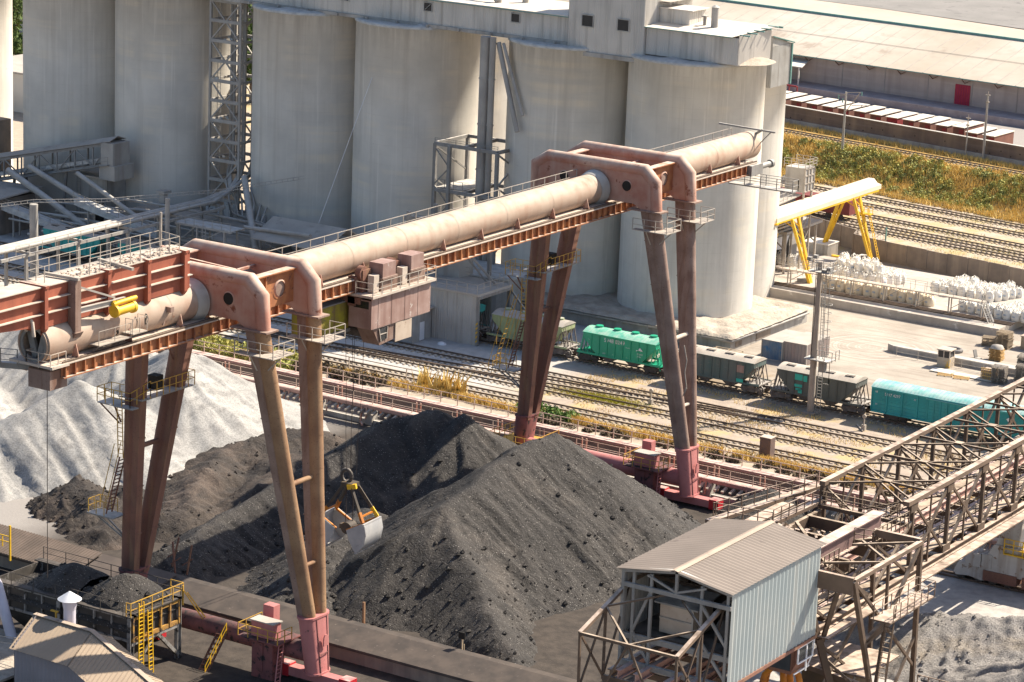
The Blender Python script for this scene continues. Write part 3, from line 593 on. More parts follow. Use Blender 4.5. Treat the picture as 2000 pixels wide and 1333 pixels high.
for k, (p, q) in enumerate((((-216.5, 280.5, 10), (-206.5, 270, 3.9)), ((-209, 271, 6.2), (-199, 271, 6.6)))):
    b = MB(); b.tube(p, q, .42 if k == 0 else .25, n=12); o = b.build('service_pipe', M['duct']); tag(base(o, q), ('grey duct slanting down from the trestle to the low building', 'level pipe reaching from the low building to the open shelter')[k], 'pipe')
b = MB()
rr = random.Random(3)
for k in range(7):
    y = 279.5 - k*.35; x = -219 + k*1.0; b.pipe([(x - 2.4, 283, 8.6 - .1*k), (x - .6, 281.5, 6.6), (x + 1.6, y, 5.4), (x + 5, y - 1, 5.1), (x + 7.5, y - 2.5, 4.6)], .13, 6)
o = b.build('hose_bundle', M['duct']); tag(base(o, (-214, 279, 5)), 'tangle of thin dusty hoses at the foot of the trestle', 'hoses')
b = MB()
for k in range(60): x, y = rr.uniform(-224, -209), rr.uniform(280.6, 283.3); s = rr.uniform(.1, .35); b.box(x, y, 4.5, x + s*2, y + s, 4.5 + s + 1.2*rr.random())
o = b.build('debris_pile', M['dirty_dust']); tag(base(o, (-216, 282, 4.4)), 'broken dusty rubble heaped under the pipe trestle', 'rubble', kind='stuff')
t = thing('small_chimney', 'short square chimney with a cap on the low building', 'chimney', (-226.5, 276.8, 4.5))
b = MB(); b.box(-226.9, 276.4, 4.5, -226.1, 277.2, 7.2); b.build('stack', M['concrete_grey'], t); b = MB(); b.box(-227.2, 276.1, 7.2, -225.8, 277.5, 7.5); b.build('cap', M['roof_dusty'], t)
t = thing('open_shelter', 'open steel shelter with a dusty pitched roof before the middle silos', 'shelter', (-201, 274, 0))
b = MB()
for x, y in ((-206, 270.3), (-206, 278), (-196.5, 270.3), (-196.5, 278)): b.bar((x, y, 0), (x, y, 5.3), .2)
b.bar((-206, 270.3, 5.3), (-206, 278, 5.3), .2); b.bar((-196.5, 270.3, 5.3), (-206, 270.3, 5.3), .2); b.bar((-206, 270.3, 1), (-206, 274.2, 6.6), .12); b.bar((-206, 274.2, 6.6), (-206, 278, 1), .12); b.bar((-196.5, 270.3, 2), (-206, 270.3, 5.2), .12); b.build('frame', M['steel_blue'], t)
b = MB(); b.prism([(-207, 269.6, 5.3), (-195.8, 269.6, 5.3), (-195.8, 274.2, 7.3), (-207, 274.2, 7.3)], (0,0,.12)); b.prism([(-207, 278.6, 5.3), (-195.8, 278.6, 5.3), (-195.8, 274.2, 7.3), (-207, 274.2, 7.3)], (0,0,.12)); b.build('roof', M['roof_dusty'], t)
b = MB(); b.box(-203.5, 272, 0, -198, 277, 3.6); b.build('inner_box', M['concrete_grey'], t)
b = MB(); b.tube((-196.7, 283.4, 31), (-200.6, 274.8, 7.3), .035, n=5); o = b.build('guy_wire', M['white_paint']); tag(base(o, (-200.6, 274.8, 7.3)), 'pale wire slanting down a silo to the open shelter', 'wire')
# loading shed
t = thing('loading_shed', 'corrugated wagon loading shed with a railed flat roof', 'shed', (-174.5, 264.5, 0))
b = MB(); b.corr((-181.5, 261.3, 0), (-168.45, 261.3, 0), (0, 0, 5.75), .3, .06); b.build('front_wall', M['corr_cool'], t)
b = MB(); b.corr((-181.5, 267.6, 0), (-170.6, 267.6, 0), (0, 0, 5.7), .3, .06); b.build('back_wall', M['corr_cool'], t)
b = MB(); b.box(-181.5, 261.1, 5.75, -168.2, 268.2, 6.0); b.build('roof', M['roof_dusty'], t)
b = MB(); b.bar((-168.4, 261.4, 0), (-168.4, 261.4, 5.75), .3); b.bar((-168.4, 267.9, 0), (-168.4, 267.9, 5.75), .4); b.bar((-168.25, 261.2, 5.6), (-168.25, 268.1, 5.6), .3, .35); b.bar((-176, 267.7, 5.5), (-169, 265, 0.3), .14); b.bar((-168.2, 268, 5.3), (-163.9, 268.4, .4), .22); b.bar((-168.2, 268, 3.6), (-165.4, 268.4, .4), .18); b.build('portal_frame', M['steel_blue'], t)
b = MB(); b.rail([(-181, 261.3, 6.0), (-168.5, 261.3, 6.0), (-168.5, 268, 6.0), (-181, 268, 6.0)], 1.05, 1.4); b.build('handrail', M['rail_grey'], t)
b = MB(); 
for k in range(5): b.prism([(-168.44, 261.13, .4 + k*.5), (-168.2, 261.13, .6 + k*.5), (-168.2, 261.13, .82 + k*.5), (-168.44, 261.13, .62 + k*.5)], (0, -.03, 0))
b.build('hazard_stripe', M['yellow'], t)
t = thing('tower_frame', 'steel loading tower with slanting struts rising from the loading shed roof', 'frame', (-177, 266, 6))
b = MB()
for x, y in ((-178.6, 262), (-178.6, 267.4), (-172.6, 270)): b.bar((x, y, 6.0), (x, y, 14), .4, .4)
b.bar((-178.6, 262, 10), (-172, 269, 13), .25); b.bar((-177, 262.6, 6.1), (-171.5, 269.5, 13.5), .22); b.bar((-175, 262.8, 13.5), (-169.4, 266.4, 6.1), .25); b.bar((-175.4, 262.8, 13.5), (-170.5, 266.4, 6.1), .2); b.bar((-178.6, 262, 6.2), (-174, 267, 11), .2)
b.bar((-181, 264.5, 12.5), (-172, 268.5, 12.5), .4, .5); b.build('frame', M['steel_blue'], t)
b = MB(); b.box(-180.5, 266, 11.5, -171.5, 271.5, 11.7); b.rail([(-180.5, 266, 11.7), (-171.5, 266, 11.7)], 1, 1.5); b.build('platform', M['steel_blue'], t)
b = MB(); b.box(-177.5, 266.5, 6.0, -174.5, 269.5, 9); b.tube((-176, 268, 9), (-176, 268, 12), .6, n=12); b.build('filling_spout', M['duct'], t)
t = thing('concrete_block', 'dusty concrete block with rounded corner behind the loading shed', 'building', (-177, 277, 0))
b = MB(); p = [(-183, 274.2), (-174.2, 274.2), (-173.0, 274.8), (-172.6, 276), (-172.6, 281), (-183, 281)]; b.prism([(x, y, 0) for x, y in p], (0,0,4.5)); b.build('wall', M['concrete_grey'], t)
b = MB(); b.prism([(x*1.0, y - .1, 4.5) for x, y in p], (0,0,.2)); b.tube((-179.5, 276, 4.7), (-179.5, 276, 6.5), .8, .3, n=14); b.build('dusty_top', M['dirty_dust'], t)
t = thing('concrete_hut', 'small plain concrete hut beside the loading shed', 'hut', (-177, 259.5, 0))
b = MB(); b.box(-181, 257.4, 0, -174.5, 261.1, 3.5); b.build('wall', M['concrete_grey'], t); b = MB(); b.box(-181.4, 257.0, 3.5, -174.1, 261.2, 3.72); b.build('roof', M['roof_dusty'], t)
b = MB(); b.box(-174.49, 258.8, .1, -174.43, 259.7, 2.2); b.build('door', M['white_paint'], t)
b = MB(); b.loft([[(-171.8 + r*math.cos(a*.785)*1.3, 259.4 + r*math.sin(a*.785), z) for a in range(8)] for r, z in ((.45, 0), (.4, .18), (.15, .3))]); o = b.build('plastic_sheet', M['white_paint']); tag(base(o, (-171.8, 259.4, 0)), 'crumpled white sheet lying on the ground by the loading shed', 'litter')
# ================================================================ WAGONS
def bogie(b, x, z=0.0):
    for sx in (-.92, .92):
        for sy in (-1, 1): b.tube((x+sx, sy*.68, z+.47), (x+sx, sy*.83, z+.47), .47, n=18); b.tube((x+sx, sy*.83, z+.47), (x+sx, sy*.98, z+.47), .17, n=10)
        b.tube((x+sx, -.7, z+.47), (x+sx, .7, z+.47), .09, n=8)
    for sy in (-1, 1):
        b.bar((x-1.25, sy*1.0, z+.58), (x+1.25, sy*1.0, z+.58), .16, .26); b.box(x-.45, sy*1.0-.12, z+.22, x+.45, sy*1.0+.12, z+.8)
        b.bar((x-.95, sy*1.0, z+.5), (x-.3, sy*1.0, z+.25), .14); b.bar((x+.95, sy*1.0, z+.5), (x+.3, sy*1.0, z+.25), .14)
    b.box(x-.3, -1.1, z+.6, x+.3, 1.1, z+.95)
def hopper(x, label, c, roofc, rib=None, bog='bogie_dusty', hatch='round', frame=None, y=264.0):
    t = thing('hopper_wagon', label, 'wagon', (x, y, .28), 'hopper wagons on the silo track'); rib = rib or c; frame = frame or M[bog]
    b = MB(); prof = [(-4.6, 3.42), (4.6, 3.42), (4.6, 2.85), (2.9, 1.15), (-2.9, 1.15), (-4.6, 2.85)]
    b.prism([(px, -1.42, pz) for px, pz in prof], (0, 2.84, 0)); b.build('body', c, t, True)
    b = MB()
    for s in (-1, 1): b.prism([(s*.4, -1.2, 1.14), (s*2.7, -1.2, 1.14), (s*1.95, -.9, .42), (s*1.15, -.9, .42)], (0, 2.4, 0))
    b.build('discharge_hopper', c if bog == 'black' else M['bogie_dusty'], t, True)
    b = MB(); n = 8; A = [(-1.5 + 3.0*i/n, 3.42 + .42*math.sin(math.pi*i/n)) for i in range(n+1)]; vs = []
    for yy, zz in A: vs += [(-4.68, yy, zz), (4.68, yy, zz)]
    b.add(vs, [(2*i, 2*i+1, 2*i+3, 2*i+2) for i in range(n)], True); b.add([v for v in vs[::2]], [tuple(range(n+1))]); b.add([v for v in vs[1::2]], [tuple(range(n+1))])
    for k in range(24): xx = -4.55 + k*.395; [b.bar((xx, A[i][0], A[i][1]+.012), (xx, A[i+1][0], A[i+1][1]+.012), .05, .03) for i in range(n)]
    b.build('roof', roofc, t, True)
    for k in range(4):
        xx = -3.45 + k*2.3; b = MB()
        if hatch == 'round': b.tube((xx, .15, 3.8), (xx, .15, 4.02), .42, n=16); b.build('hatch', c, t, True)
        else: b.box(xx - .5, -.62, 3.72, xx + .5, -.1, 3.86); b.box(xx-.45, -.63, 3.78, xx+.45, -.55, 3.84); b.build('hatch', M['black_metal'], t, True)
    b = MB()
    for k in range(8):
        xx = -3.5 + k; zb = 1.12 if abs(xx) < 2.9 else 1.15 + (abs(xx) - 2.9)
        for s in (-1, 1): b.bar((xx, s*1.45, zb), (xx, s*1.45, 3.4), .1, .08, (1,0,0))
    for s in (-1, 1): b.bar((-4.62, s*1.46, 3.38), (4.62, s*1.46, 3.38), .1, .12); b.bar((-5.3, s*1.4, 1.08), (5.3, s*1.4, 1.08), .12, .22)
    b.build('side_rib', rib, t, True)
    b = MB()
    for e in (-1, 1):
        for s in (-1.3, -.45, .45, 1.3): b.bar((e*4.58, s, 3.35), (e*4.0, s, 1.1), .1); b.bar((e*4.58, s, 2.9), (e*5.0, s, 1.1), .09)
        b.box(e*3.6 if e > 0 else -5.35, -1.42, .98, 5.35 if e > 0 else -3.6, 1.42, 1.1)
        b.ladder((e*5.2, -1.0, .5), (e*4.66, -1.0, 3.3), .4, (0,1,0), .35, .05); b.bar((e*5.2, 0, .8), (e*6.0, 0, .8), .22, .26); b.box(e*5.8-.15, -.2, .65, e*5.8+.15, .2, .98)
        b.rail([(e*5.3, -1.3, 1.1), (e*5.3, -.5, 1.1)], .8, .8, .05)
    b.bar((-5.3, 0, .85), (5.3, 0, .85), .4, .3); b.build('end_platform', frame, t, True)
    for e in (-1, 1): b = MB(); bogie(b, e*4.25); b.build('bogie', M[bog], t, True)
    return t
def side_text(t, s, x, z, size, mt, y=-1.475):
    text(s, size, Matrix(((1,0,0,x),(0,0,-1,y),(0,1,0,z),(0,0,0,1))), t, mt)
TEAL = mat('teal_wagon_paint', (.04, .36, .33), (.03, .29, .27), .8, .55, streak=((.04, .2, .19), .4, 1.5), dust=((.42, .50, .48), .6, .4), spec=.4)
GREEN = mat('green_wagon_paint', (.012, .37, .21), (.01, .30, .17), .8, .45, streak=((.01, .2, .12), .3, 1.5), spec=.5)
GREENR = mat('green_wagon_roof', (.05, .42, .30), (.04, .33, .23), .8, .5, dust=((.45, .55, .47), .75, .4))
OLIVE = mat('pale_olive_wagon_paint', (.33, .38, .20), (.27, .31, .17), .8, .7, streak=((.2, .2, .13), .6, 1.4), dust=((.45, .44, .42), .8, .5))
GGREY = mat('grey_green_wagon_paint', (.10, .145, .14), (.14, .145, .135), .7, .7, streak=((.05, .10, .095), .7, 1.2), spot=((.20, .17, .14), .62, 1.2))
GGREY2 = mat('brown_grey_wagon_paint', (.125, .135, .125), (.115, .125, .115), .7, .7, streak=((.08, .085, .075), .7, 1.2), spot=((.21, .18, .15), .62, 1.2))
WROOF = mat('dusty_wagon_roof', (.50, .45, .39), (.40, .35, .30), .8, .8)
MINT = mat('fresh_green_patch', (.05, .45, .36), (.04, .40, .32), 2, .6)
hopper(-229.5, 'teal hopper wagon half hidden behind the pipes at the far left', TEAL, M['roof_dusty'], hatch='none')
hopper(-217.4, 'teal hopper wagon seen under the pipe bundle behind the crane box girder', TEAL, M['roof_dusty'], hatch='none')
hopper(-174.6, 'teal hopper wagon standing inside the loading shed', TEAL, TEAL)
hopper(-162.6, 'pale olive hopper wagon with dusty roof outside the loading shed', OLIVE, M['roof_dusty'])
w = hopper(-150.6, 'bright green hopper wagon with white numbers on its side', GREEN, GREENR, bog='black_metal', frame=GREEN)
side_text(w, '5948 0249', -1.9, 2.72, .62, M['mark_white'])
for k, (x, z, s, tx) in enumerate(((2.35, 1.95, .26, 'BELAV'), (2.35, 1.65, .26, '7394'), (.85, 2.45, .16, '19-1234'), (-3.9, 2.6, .3, '~'), (-3.9, 1.9, .3, '~'), (-.8, 1.35, .3, '~'), (1, 1.3, .3, '~'), (-2, 1.35, .2, '22,0 T'))): side_text(w, tx, x, z, s, M['mark_white'])
b = MB(); b.prism([(2.35, -1.48, 2.42), (3.05, -1.48, 2.42), (2.7, -1.48, 2.78)], (0,.02,0)); b.prism([(2.2, -1.48, 2.36), (2.35, -1.48, 2.36), (2.35, -1.48, 2.44), (2.28, -1.48, 2.5)], (0,.02,0)); b.build('white_emblem', M['mark_white'], w, True)
w = hopper(-138.5, 'grey hopper wagon with two dark roof hatches and rusty patches', GGREY, WROOF, hatch='square', bog='bogie_dusty')
for x in (-2.9, -1.9, -.9, .1, 1.1): side_text(w, '- -- -', x, 2.6 - .2*(int(x) % 3), .2, M['concrete_grey'])
side_text(w, '5941 37', -3.0, 3.0, .3, M['concrete_grey'])
b = MB(); b.box(2.6, -1.49, 2.2, 3.45, -1.43, 3.0); b.build('rusty_patch', M['trolley_brown'], w, True); b = MB(); b.box(2.6, -1.485, 1.15, 3.4, -1.43, 1.5); b.build('fresh_patch', MINT, w, True)
w = hopper(-126.5, 'brown grey hopper wagon with fresh green patches behind the lighting mast', GGREY2, WROOF, hatch='square', bog='bogie_dusty')
for x0_, z0_, x1_, z1_ in ((-2.45, 2.6, -1.55, 3.25), (-1.45, 2.55, -1.0, 3.2), (-2.45, 1.85, -1.55, 2.15), (-2.0, 1.2, -1.55, 1.6), (-2.3, 1.5, -1.7, 1.72)):
    b = MB(); b.box(x0_, -1.49, z0_, x1_, -1.43, z1_); b.build('fresh_patch', MINT, w, True)
# box car
BTEAL = mat('turquoise_boxcar_paint', (.035, .36, .36), (.03, .30, .31), .7, .55, streak=((.05, .22, .21), .5, 1.3), spot=((.18, .16, .1), .68, 2), spec=.4)
BROOF = mat('turquoise_boxcar_roof', (.16, .46, .45), (.10, .40, .39), .7, .6, dust=((.52, .62, .58), .8, .3))
def boxcar(x, L, label, c, rc, y=264.0):
    t = thing('box_car', label, 'wagon', (x, y, .28)); h = L/2
    b = MB(); b.box(-h, -1.4, .85, h, 1.4, 3.45); b.build('body', c, t, True)
    b = MB(); n = 10; A = [(-1.55 + 3.1*i/n, 3.42 + .5*math.sin(math.pi*i/n)**.8) for i in range(n+1)]; vs = []
    for yy, zz in A: vs += [(-h-.08, yy, zz), (h+.08, yy, zz)]
    b.add(vs, [(2*i, 2*i+1, 2*i+3, 2*i+2) for i in range(n)], True); b.add(vs[::2], [tuple(range(n+1))]); b.add(vs[1::2], [tuple(range(n+1))])
    for k in range(int(L/.42)): xx = -h + .2 + k*.42; [b.bar((xx, A[i][0], A[i][1]+.015), (xx, A[i+1][0], A[i+1][1]+.015), .06, .04) for i in range(n)]
    b.build('roof', rc, t, True)
    b = MB()
    for s in (-1, 1):
        for xx in np.linspace(-h+.05, h-.05, 11): b.bar((xx, s*1.45, .85), (xx, s*1.45, 3.4), .12, .1, (1,0,0))
        for k in range(9): b.bar((-h, s*1.42, 2.1 + k*.145), (h, s*1.42, 2.1 + k*.145), .05, .06)
        for zz in (.9, 1.3, 1.7): b.bar((-h, s*1.42, zz), (h, s*1.42, zz), .06, .07)
        b.bar((-h, s*1.47, 3.38), (h, s*1.47, 3.38), .12, .16); b.bar((-h, s*1.45, .88), (h, s*1.45, .88), .12, .2)
    b.build('side_rib', c, t, True)
    for k in range(2):
        b = MB(); xa = -2.3 + k*2.32; b.box(xa, -1.56, .95, xa + 2.28, -1.47, 3.2)
        for xx in (xa+.06, xa+.78, xa+1.5, xa+2.2): b.bar((xx, -1.58, .95), (xx, -1.58, 3.2), .07, .06, (1,0,0))
        for zz in np.arange(1.2, 3.1, .33): b.bar((xa, -1.57, zz), (xa+2.28, -1.57, zz), .05, .05)
        b.build('door', c, t, True)
    b = MB(); b.bar((-2.5, -1.6, 3.28), (4.8, -1.6, 3.28), .1, .08); b.build('door_rail', rc, t, True)
    b = MB(); b.bar((-h-.9, 0, .75), (h+.9, 0, .75), .35, .3)
    for e in (-1, 1): b.box(e*(h+.7)-.15, -.2, .6, e*(h+.7)+.15, .2, .95)
    b.build('underframe', M['black_metal'], t, True)
    for e in (-1, 1): b = MB(); bogie(b, e*(h-2.6)); b.build('bogie', M['black_metal'], t, True)
    return t
w = boxcar(-111.3, 17.4, 'long turquoise box car with ribbed sides beyond the truss crane', BTEAL, BROOF)
side_text(w, '5217 4297', -7.2, 2.75, .42, M['mark_white'], -1.5); side_text(w, '22 T', -3.9, 2.8, .25, M['mark_white'], -1.5); side_text(w, '18', -8.3, 2.9, .3, M['mark_white'], -1.5); side_text(w, '24', -8.2, 1.6, .25, M['mark_white'], -1.5)
b = MB(); b.prism([(6.4, -1.5, 2.7), (6.65, -1.5, 2.9), (6.9, -1.5, 2.7), (6.65, -1.5, 2.4)], (0,.02,0)); b.build('white_emblem', M['mark_white'], w, True)
hopper(-94.9, 'dark green hopper wagon right of the turquoise box car', GREEN, GREENR, bog='black_metal')

# ---- dusty clutter at the silo feet
CL = random.Random(21)
t = thing('pipe_bridge', 'dusty lattice pipe bridge with ladders in front of the trestle foot', 'pipe bridge', (-212, 268, 0))
b = MB()
for x in (-215.5, -212.8, -208.6):
    for y in (266.5, 269.0): b.bar((x, y, 0), (x, y, 6.4), .18)
for z in (2.2, 4.4, 6.4):
    for y in (266.5, 269.0): b.bar((-216.2, y, z), (-207.5, y, z), .2)
    for x in (-215.5, -212.8, -208.6): b.bar((x, 266.5, z), (x, 269, z), .14)
for k in range(3): b.bar((-215.5, 266.5, k*2.2), (-212.8, 266.5, (k+1)*2.2), .1); b.bar((-212.8, 266.5, k*2.2), (-208.6, 266.5, (k+1)*2.2), .1)
b.build('lattice', M['duct'], t)
b = MB(); b.ladder((-211.5, 266.2, 0), (-211.5, 266.2, 6.4), .5, (1,0,0), .4, .07); b.rail([(-216, 266.4, 6.5), (-207.6, 266.4, 6.5)], 1.0, 1.4, .05); b.build('ladder', M['duct'], t)
b = MB(); b.box(-216.2, 266.5, 6.5, -207.5, 269, 6.6); b.build('grating', M['dirty_dust'], t)
for k in range(9):
    y = 266 + k*1.25; z = 1.2 + .55*k + CL.uniform(-.3, .3); x0 = -244 + CL.uniform(-4, 8); x1 = -205 + CL.uniform(-8, 6)
    b = MB(); b.pipe([(x0, y, z*.6 + 1), (x0 + 9, y + .3, z), ((x0+x1)/2, y, z + .2), (x1 - 3, y + .6, z - .2), (x1, y + 2.4, z - 1.2)], CL.uniform(.1, .24), 7)
    o = b.build('dusty_pipe', M['duct']); tag(base(o, (x0 + 9, y, z)), 'one of the dusty grey pipes snaking past the feet of the left silos', 'pipe', 'tangle of pipes at the left silo feet')
for k, (x0, y, x1, z0, z1, l) in enumerate(((-247, 268.5, -231, 3.4, 1.0, 'left'), (-236, 270.5, -221, 5.2, 2.4, 'right'))):
    t = thing('covered_chute', 'sloping dusty covered chute among the pipes, %s of two' % l, 'chute', (x1, y, 0)); b = MB(); b.prism([(x0, y, z0), (x1, y, z1), (x1, y + 1.6, z1), (x0, y + 1.6, z0)], (0, 0, .8)); b.build('casing', M['dirty_dust'], t)
    b = MB()
    for u in (.15, .5, .85): x = x0 + (x1-x0)*u; b.bar((x, y + .2, 0), (x, y + .2, z0 + (z1-z0)*u), .18); b.bar((x, y + 1.4, 0), (x, y + 1.4, z0 + (z1-z0)*u), .18)
    b.build('support_leg', M['duct'], t)
    b = MB(); b.rail([(x0, y - .1, z0 + .8), (x1, y - .1, z1 + .8)], .9, 1.8, .05); b.build('handrail', M['rail_grey'], t)
# ================================================================ TUBULAR GANTRY CRANE
GX0 = -130.2
gc = thing('gantry_crane', 'huge rusty tubular gantry crane spanning the coal heaps on four pairs of slanting legs', 'gantry crane', (GX0, 195.5, 0))
RP, ZP = 1.37, 29.45; ya, yb = 144.9, 251.2
b = MB(); ring = lambda y, r, n=40: [(GX0 + r*math.cos(2*math.pi*i/n), y, ZP + r*math.sin(2*math.pi*i/n)) for i in range(n)]
b.loft([ring(ya, RP), ring(170, RP), ring(195, RP), ring(220, RP), ring(yb, RP), ring(yb+.25, RP*.93), ring(yb+.45, RP*.7)], False); b.add(ring(yb+.45, RP*.7), [tuple(range(40))])
b.loft([ring(ya, RP), ring(ya, RP-.1)], False, False); b.loft([ring(ya, RP-.1), ring(ya+5, RP-.1)], False); b.build('girder_tube', M['pipe_paint'], gc)
b = MB(); b.add(ring(ya+2.2, RP-.1), [tuple(range(40))]); b.build('inner_shade_disc', M['dark'], gc, label='black disc painted for the shade inside the open girder end')  # black disc across the tube, painted for the shade within
b = MB(); b.loft([ring(ya+.1, RP+.06), ring(ya+.1, RP-.35), ring(ya+.22, RP-.35), ring(ya+.22, RP+.06)], False, False)
for a in (.35, math.pi - .35): b.bar((GX0 + .15*math.cos(a), ya+.6, ZP - RP + .2), (GX0 + .8*math.cos(a), ya+.6, ZP + RP - .4), .25, .5)
b.build('end_ring', M['steel_blue'], gc)
b = MB()
for y in np.arange(151, 250, 7.6):
    b.loft([ring(y, RP+.018), ring(y+.07, RP+.018)], False)
b.build('weld_seam', M['pipe_paint'], gc)
for yc in (166.4, 224.9):
    for s in (-1, 1):
        b = MB(); y0 = yc + s*3.2 + s*.62; b.loft([ring(y0, RP+.32), ring(y0 + s*.9, RP+.12), ring(y0 + s*1.0, RP+.02)], False); b.build('tube_collar', M['duct'], gc)
# deck and crane rail beams along both sides of the tube
for s in (-1, 1):
    b = MB(); xw = GX0 + s*1.75
    b.box(min(GX0 + s*.2, xw + s*.28), ya + 1, 28.09, max(GX0 + s*.2, xw + s*.28), 249.5, 28.17)
    b.build('deck_plate', M['deck_dusty'], gc)
    b = MB(); b.bar((xw + s*.12, ya + 1, 28.24), (xw + s*.12, 249.5, 28.24), .09, .12); b.bar((xw - s*.3, ya+1, 28.2), (xw - s*.3, 249.5, 28.2), .04, .05); b.build('crane_rail', M['rail_steel'], gc)
    b = MB(); b.box(xw - .02, ya + 1, 27.2, xw + .02, 249.5, 28.085); b.box(xw - .3, ya + 1, 27.1, xw + .3, 249.5, 27.19)
    y = ya + 1.2
    while y < 249.4: b.box(min(xw + s*.02, xw + s*.26), y, 27.19, max(xw + s*.02, xw + s*.26), y + .1, 28.085); y += 1.02
    b.build('track_beam', M['rust_orange'], gc)
    b = MB(); y = ya + 3
    while y < 248:
        if not any(abs(y - q) < 4.2 for q in (166.4, 224.9)): b.prism([(GX0 + s*.95, y, 28.17), (xw - s*.1, y, 28.17), (GX0 + s*1.36, y, 29.15)], (0, .07, 0))
        y += 5.8
    b.build('saddle_bracket', M['tie_paint'], gc)
b = MB()
for y in np.arange(150, 248, 6): b.box(GX0 - 1.7, y, 27.2, GX0 + 1.7, y + .2, 27.6)
b.box(GX0 - .5, ya+1, 27.5, GX0 + .5, 249.5, 28.08)
b.build('cross_frame', M['rust_orange'], gc)
b = MB(); xs_ = GX0 - 1.62
for p0, p1 in ((170.6, 221.0), (229.2, 251)): b.box(xs_ - .35, p0, 29.62, xs_ + .3, p1, 29.68); b.rail([(xs_ - .3, p0, 29.68), (xs_ - .3, p1, 29.68)], 1.25, 1.9, .06)
b.build('catwalk', M['rail_grey'], gc)
b = MB(); b.bar((GX0 - 3.2, 250.6, 31.3), (GX0 + 3.0, 250.9, 31.1), .16); b.bar((GX0 + 2.6, 250.8, 31.1), (GX0 + 1.2, 251.2, 29.7), .08); b.bar((GX0+.6, 251.3, 30.6), (GX0 + 1.6, 250.9, 31.2), .2); b.build('end_bracket', M['steel_blue'], gc)
b = MB(); b.box(GX0 + 1.5, 247.6, 27.0, GX0 + 2.35, 250.0, 28.05); b.tube((GX0 + 1.9, 250, 27.6), (GX0 + 1.9, 252.4, 27.6), .28, n=12); b.tube((GX0 + 1.9, 252.3, 27.6), (GX0+1.9, 252.7, 27.6), .42, n=12); b.build('end_buffer', M['steel_blue'], gc)
b = MB(); b.box(GX0 - 1, 249.2, 25.6, GX0 + 6.2, 250.4, 25.72); b.rail([(GX0 - 1, 249.2, 25.72), (GX0 + 6.2, 249.2, 25.72), (GX0 + 6.2, 250.4, 25.72)], 1.1, 1.7, .07); b.rail([(GX0 - 1, 250.4, 25.72), (GX0+6.2, 250.4, 25.72)], 1.1, 1.7, .07)
b.build('end_platform', M['steel_blue'], gc)
# portal cross beams, legs, sockets
XR, XL = -125.2, -135.6
def tie(y):
    out = [(XL - 1.25, 27.9), (XL - 1.25, 30.7), (XL, 32.0), (XR, 32.0), (XR + 1.25, 30.7), (XR + 1.5, 27.9), (XR + .1, 27.9), (XR - .9, 28.5), (XL + .9, 28.5), (XL, 27.9)]
    top = [(XL - 1.25, 27.9), (XL - 1.25, 30.75), (XL + .1, 32 - .35), (XR - .1, 32 - .35), (XR + 1.05, 30.55), (XR + 1.25, 27.9)]
    b = MB(); b.prism([(x, y - .42, z - (.3 if z > 30 else 0)) for x, z in out], (0, .84, 0)); b.pipe([(x, y, z) for x, z in top], .56, 14); o = b.build('cross_beam', M['tie_paint'], gc)
    for x in (-126.9, -133.6):
        h = MB(); h.tube((x, y - .47, 30.05), (x, y - .425, 30.05), .5, n=24); h.build('manhole_disc', M['dark'], o);  # flat black disc paints the shade of the hole
        h = MB(); r0 = [(x + .56*math.cos(i*.2618), y - .44, 30.05 + .56*math.sin(i*.2618)) for i in range(24)]; r1 = [(x + .47*math.cos(i*.2618), y - .49, 30.05 + .47*math.sin(i*.2618)) for i in range(24)]; h.loft([r0, r1], False); h.build('manhole_rim', M['tie_paint'], o)
    h = MB(); h.box(XR - 1.3, y - .75, 27.95, XR + 2.1, y + .75, 28.08); h.build('flange_plate', M['leg_paint'], o)
def leg(side, yc, s, mt, mt2):
    xt = -124.1 if side > 0 else -136.3; xb = -120.95 if side > 0 else -139.0; yt, yo = yc + s*3.2, yc + s*.62
    P, Q = V3((xt, yt, 27.95)), V3((xb, yo, 5.1))
    b = MB(); b.tube(P, Q, .60, .50, 20, False)
    o = b.build('leg', mt, gc)
    b = MB(); i0 = V3((-side*.75, 0, 0)); w0 = V3((0, .42, 0)); K = V3((-side*1.25, 0, 0)); K2 = V3((-side*.9, 0, 0))
    A = [P + K + w0, P + w0, P - w0, P + K - w0]; Bq = [Q + K2 + w0*.8, Q + w0*.8, Q - w0*.8, Q + K2 - w0*.8]
    b.add(A + Bq, [(0,1,2,3), (7,6,5,4), (0,4,5,1), (1,5,6,2), (2,6,7,3), (3,7,4,0)])
    for t in (.12, .3, .48, .66, .84): c = P.lerp(Q, t); k = K.lerp(K2, t); b.bar(c + k + w0*1.02, c + k - w0*1.02, .1, .08)
    b.build('leg_web', mt2, o)
    b = MB()
    for t in np.arange(.06, 1, .11): c = P.lerp(Q, t); d = (Q-P).normalized()*.05; b.tube(c - d, c + d, .615 - .1*t, n=20, caps=False)
    b.build('leg_joint', mt, o)
    return o
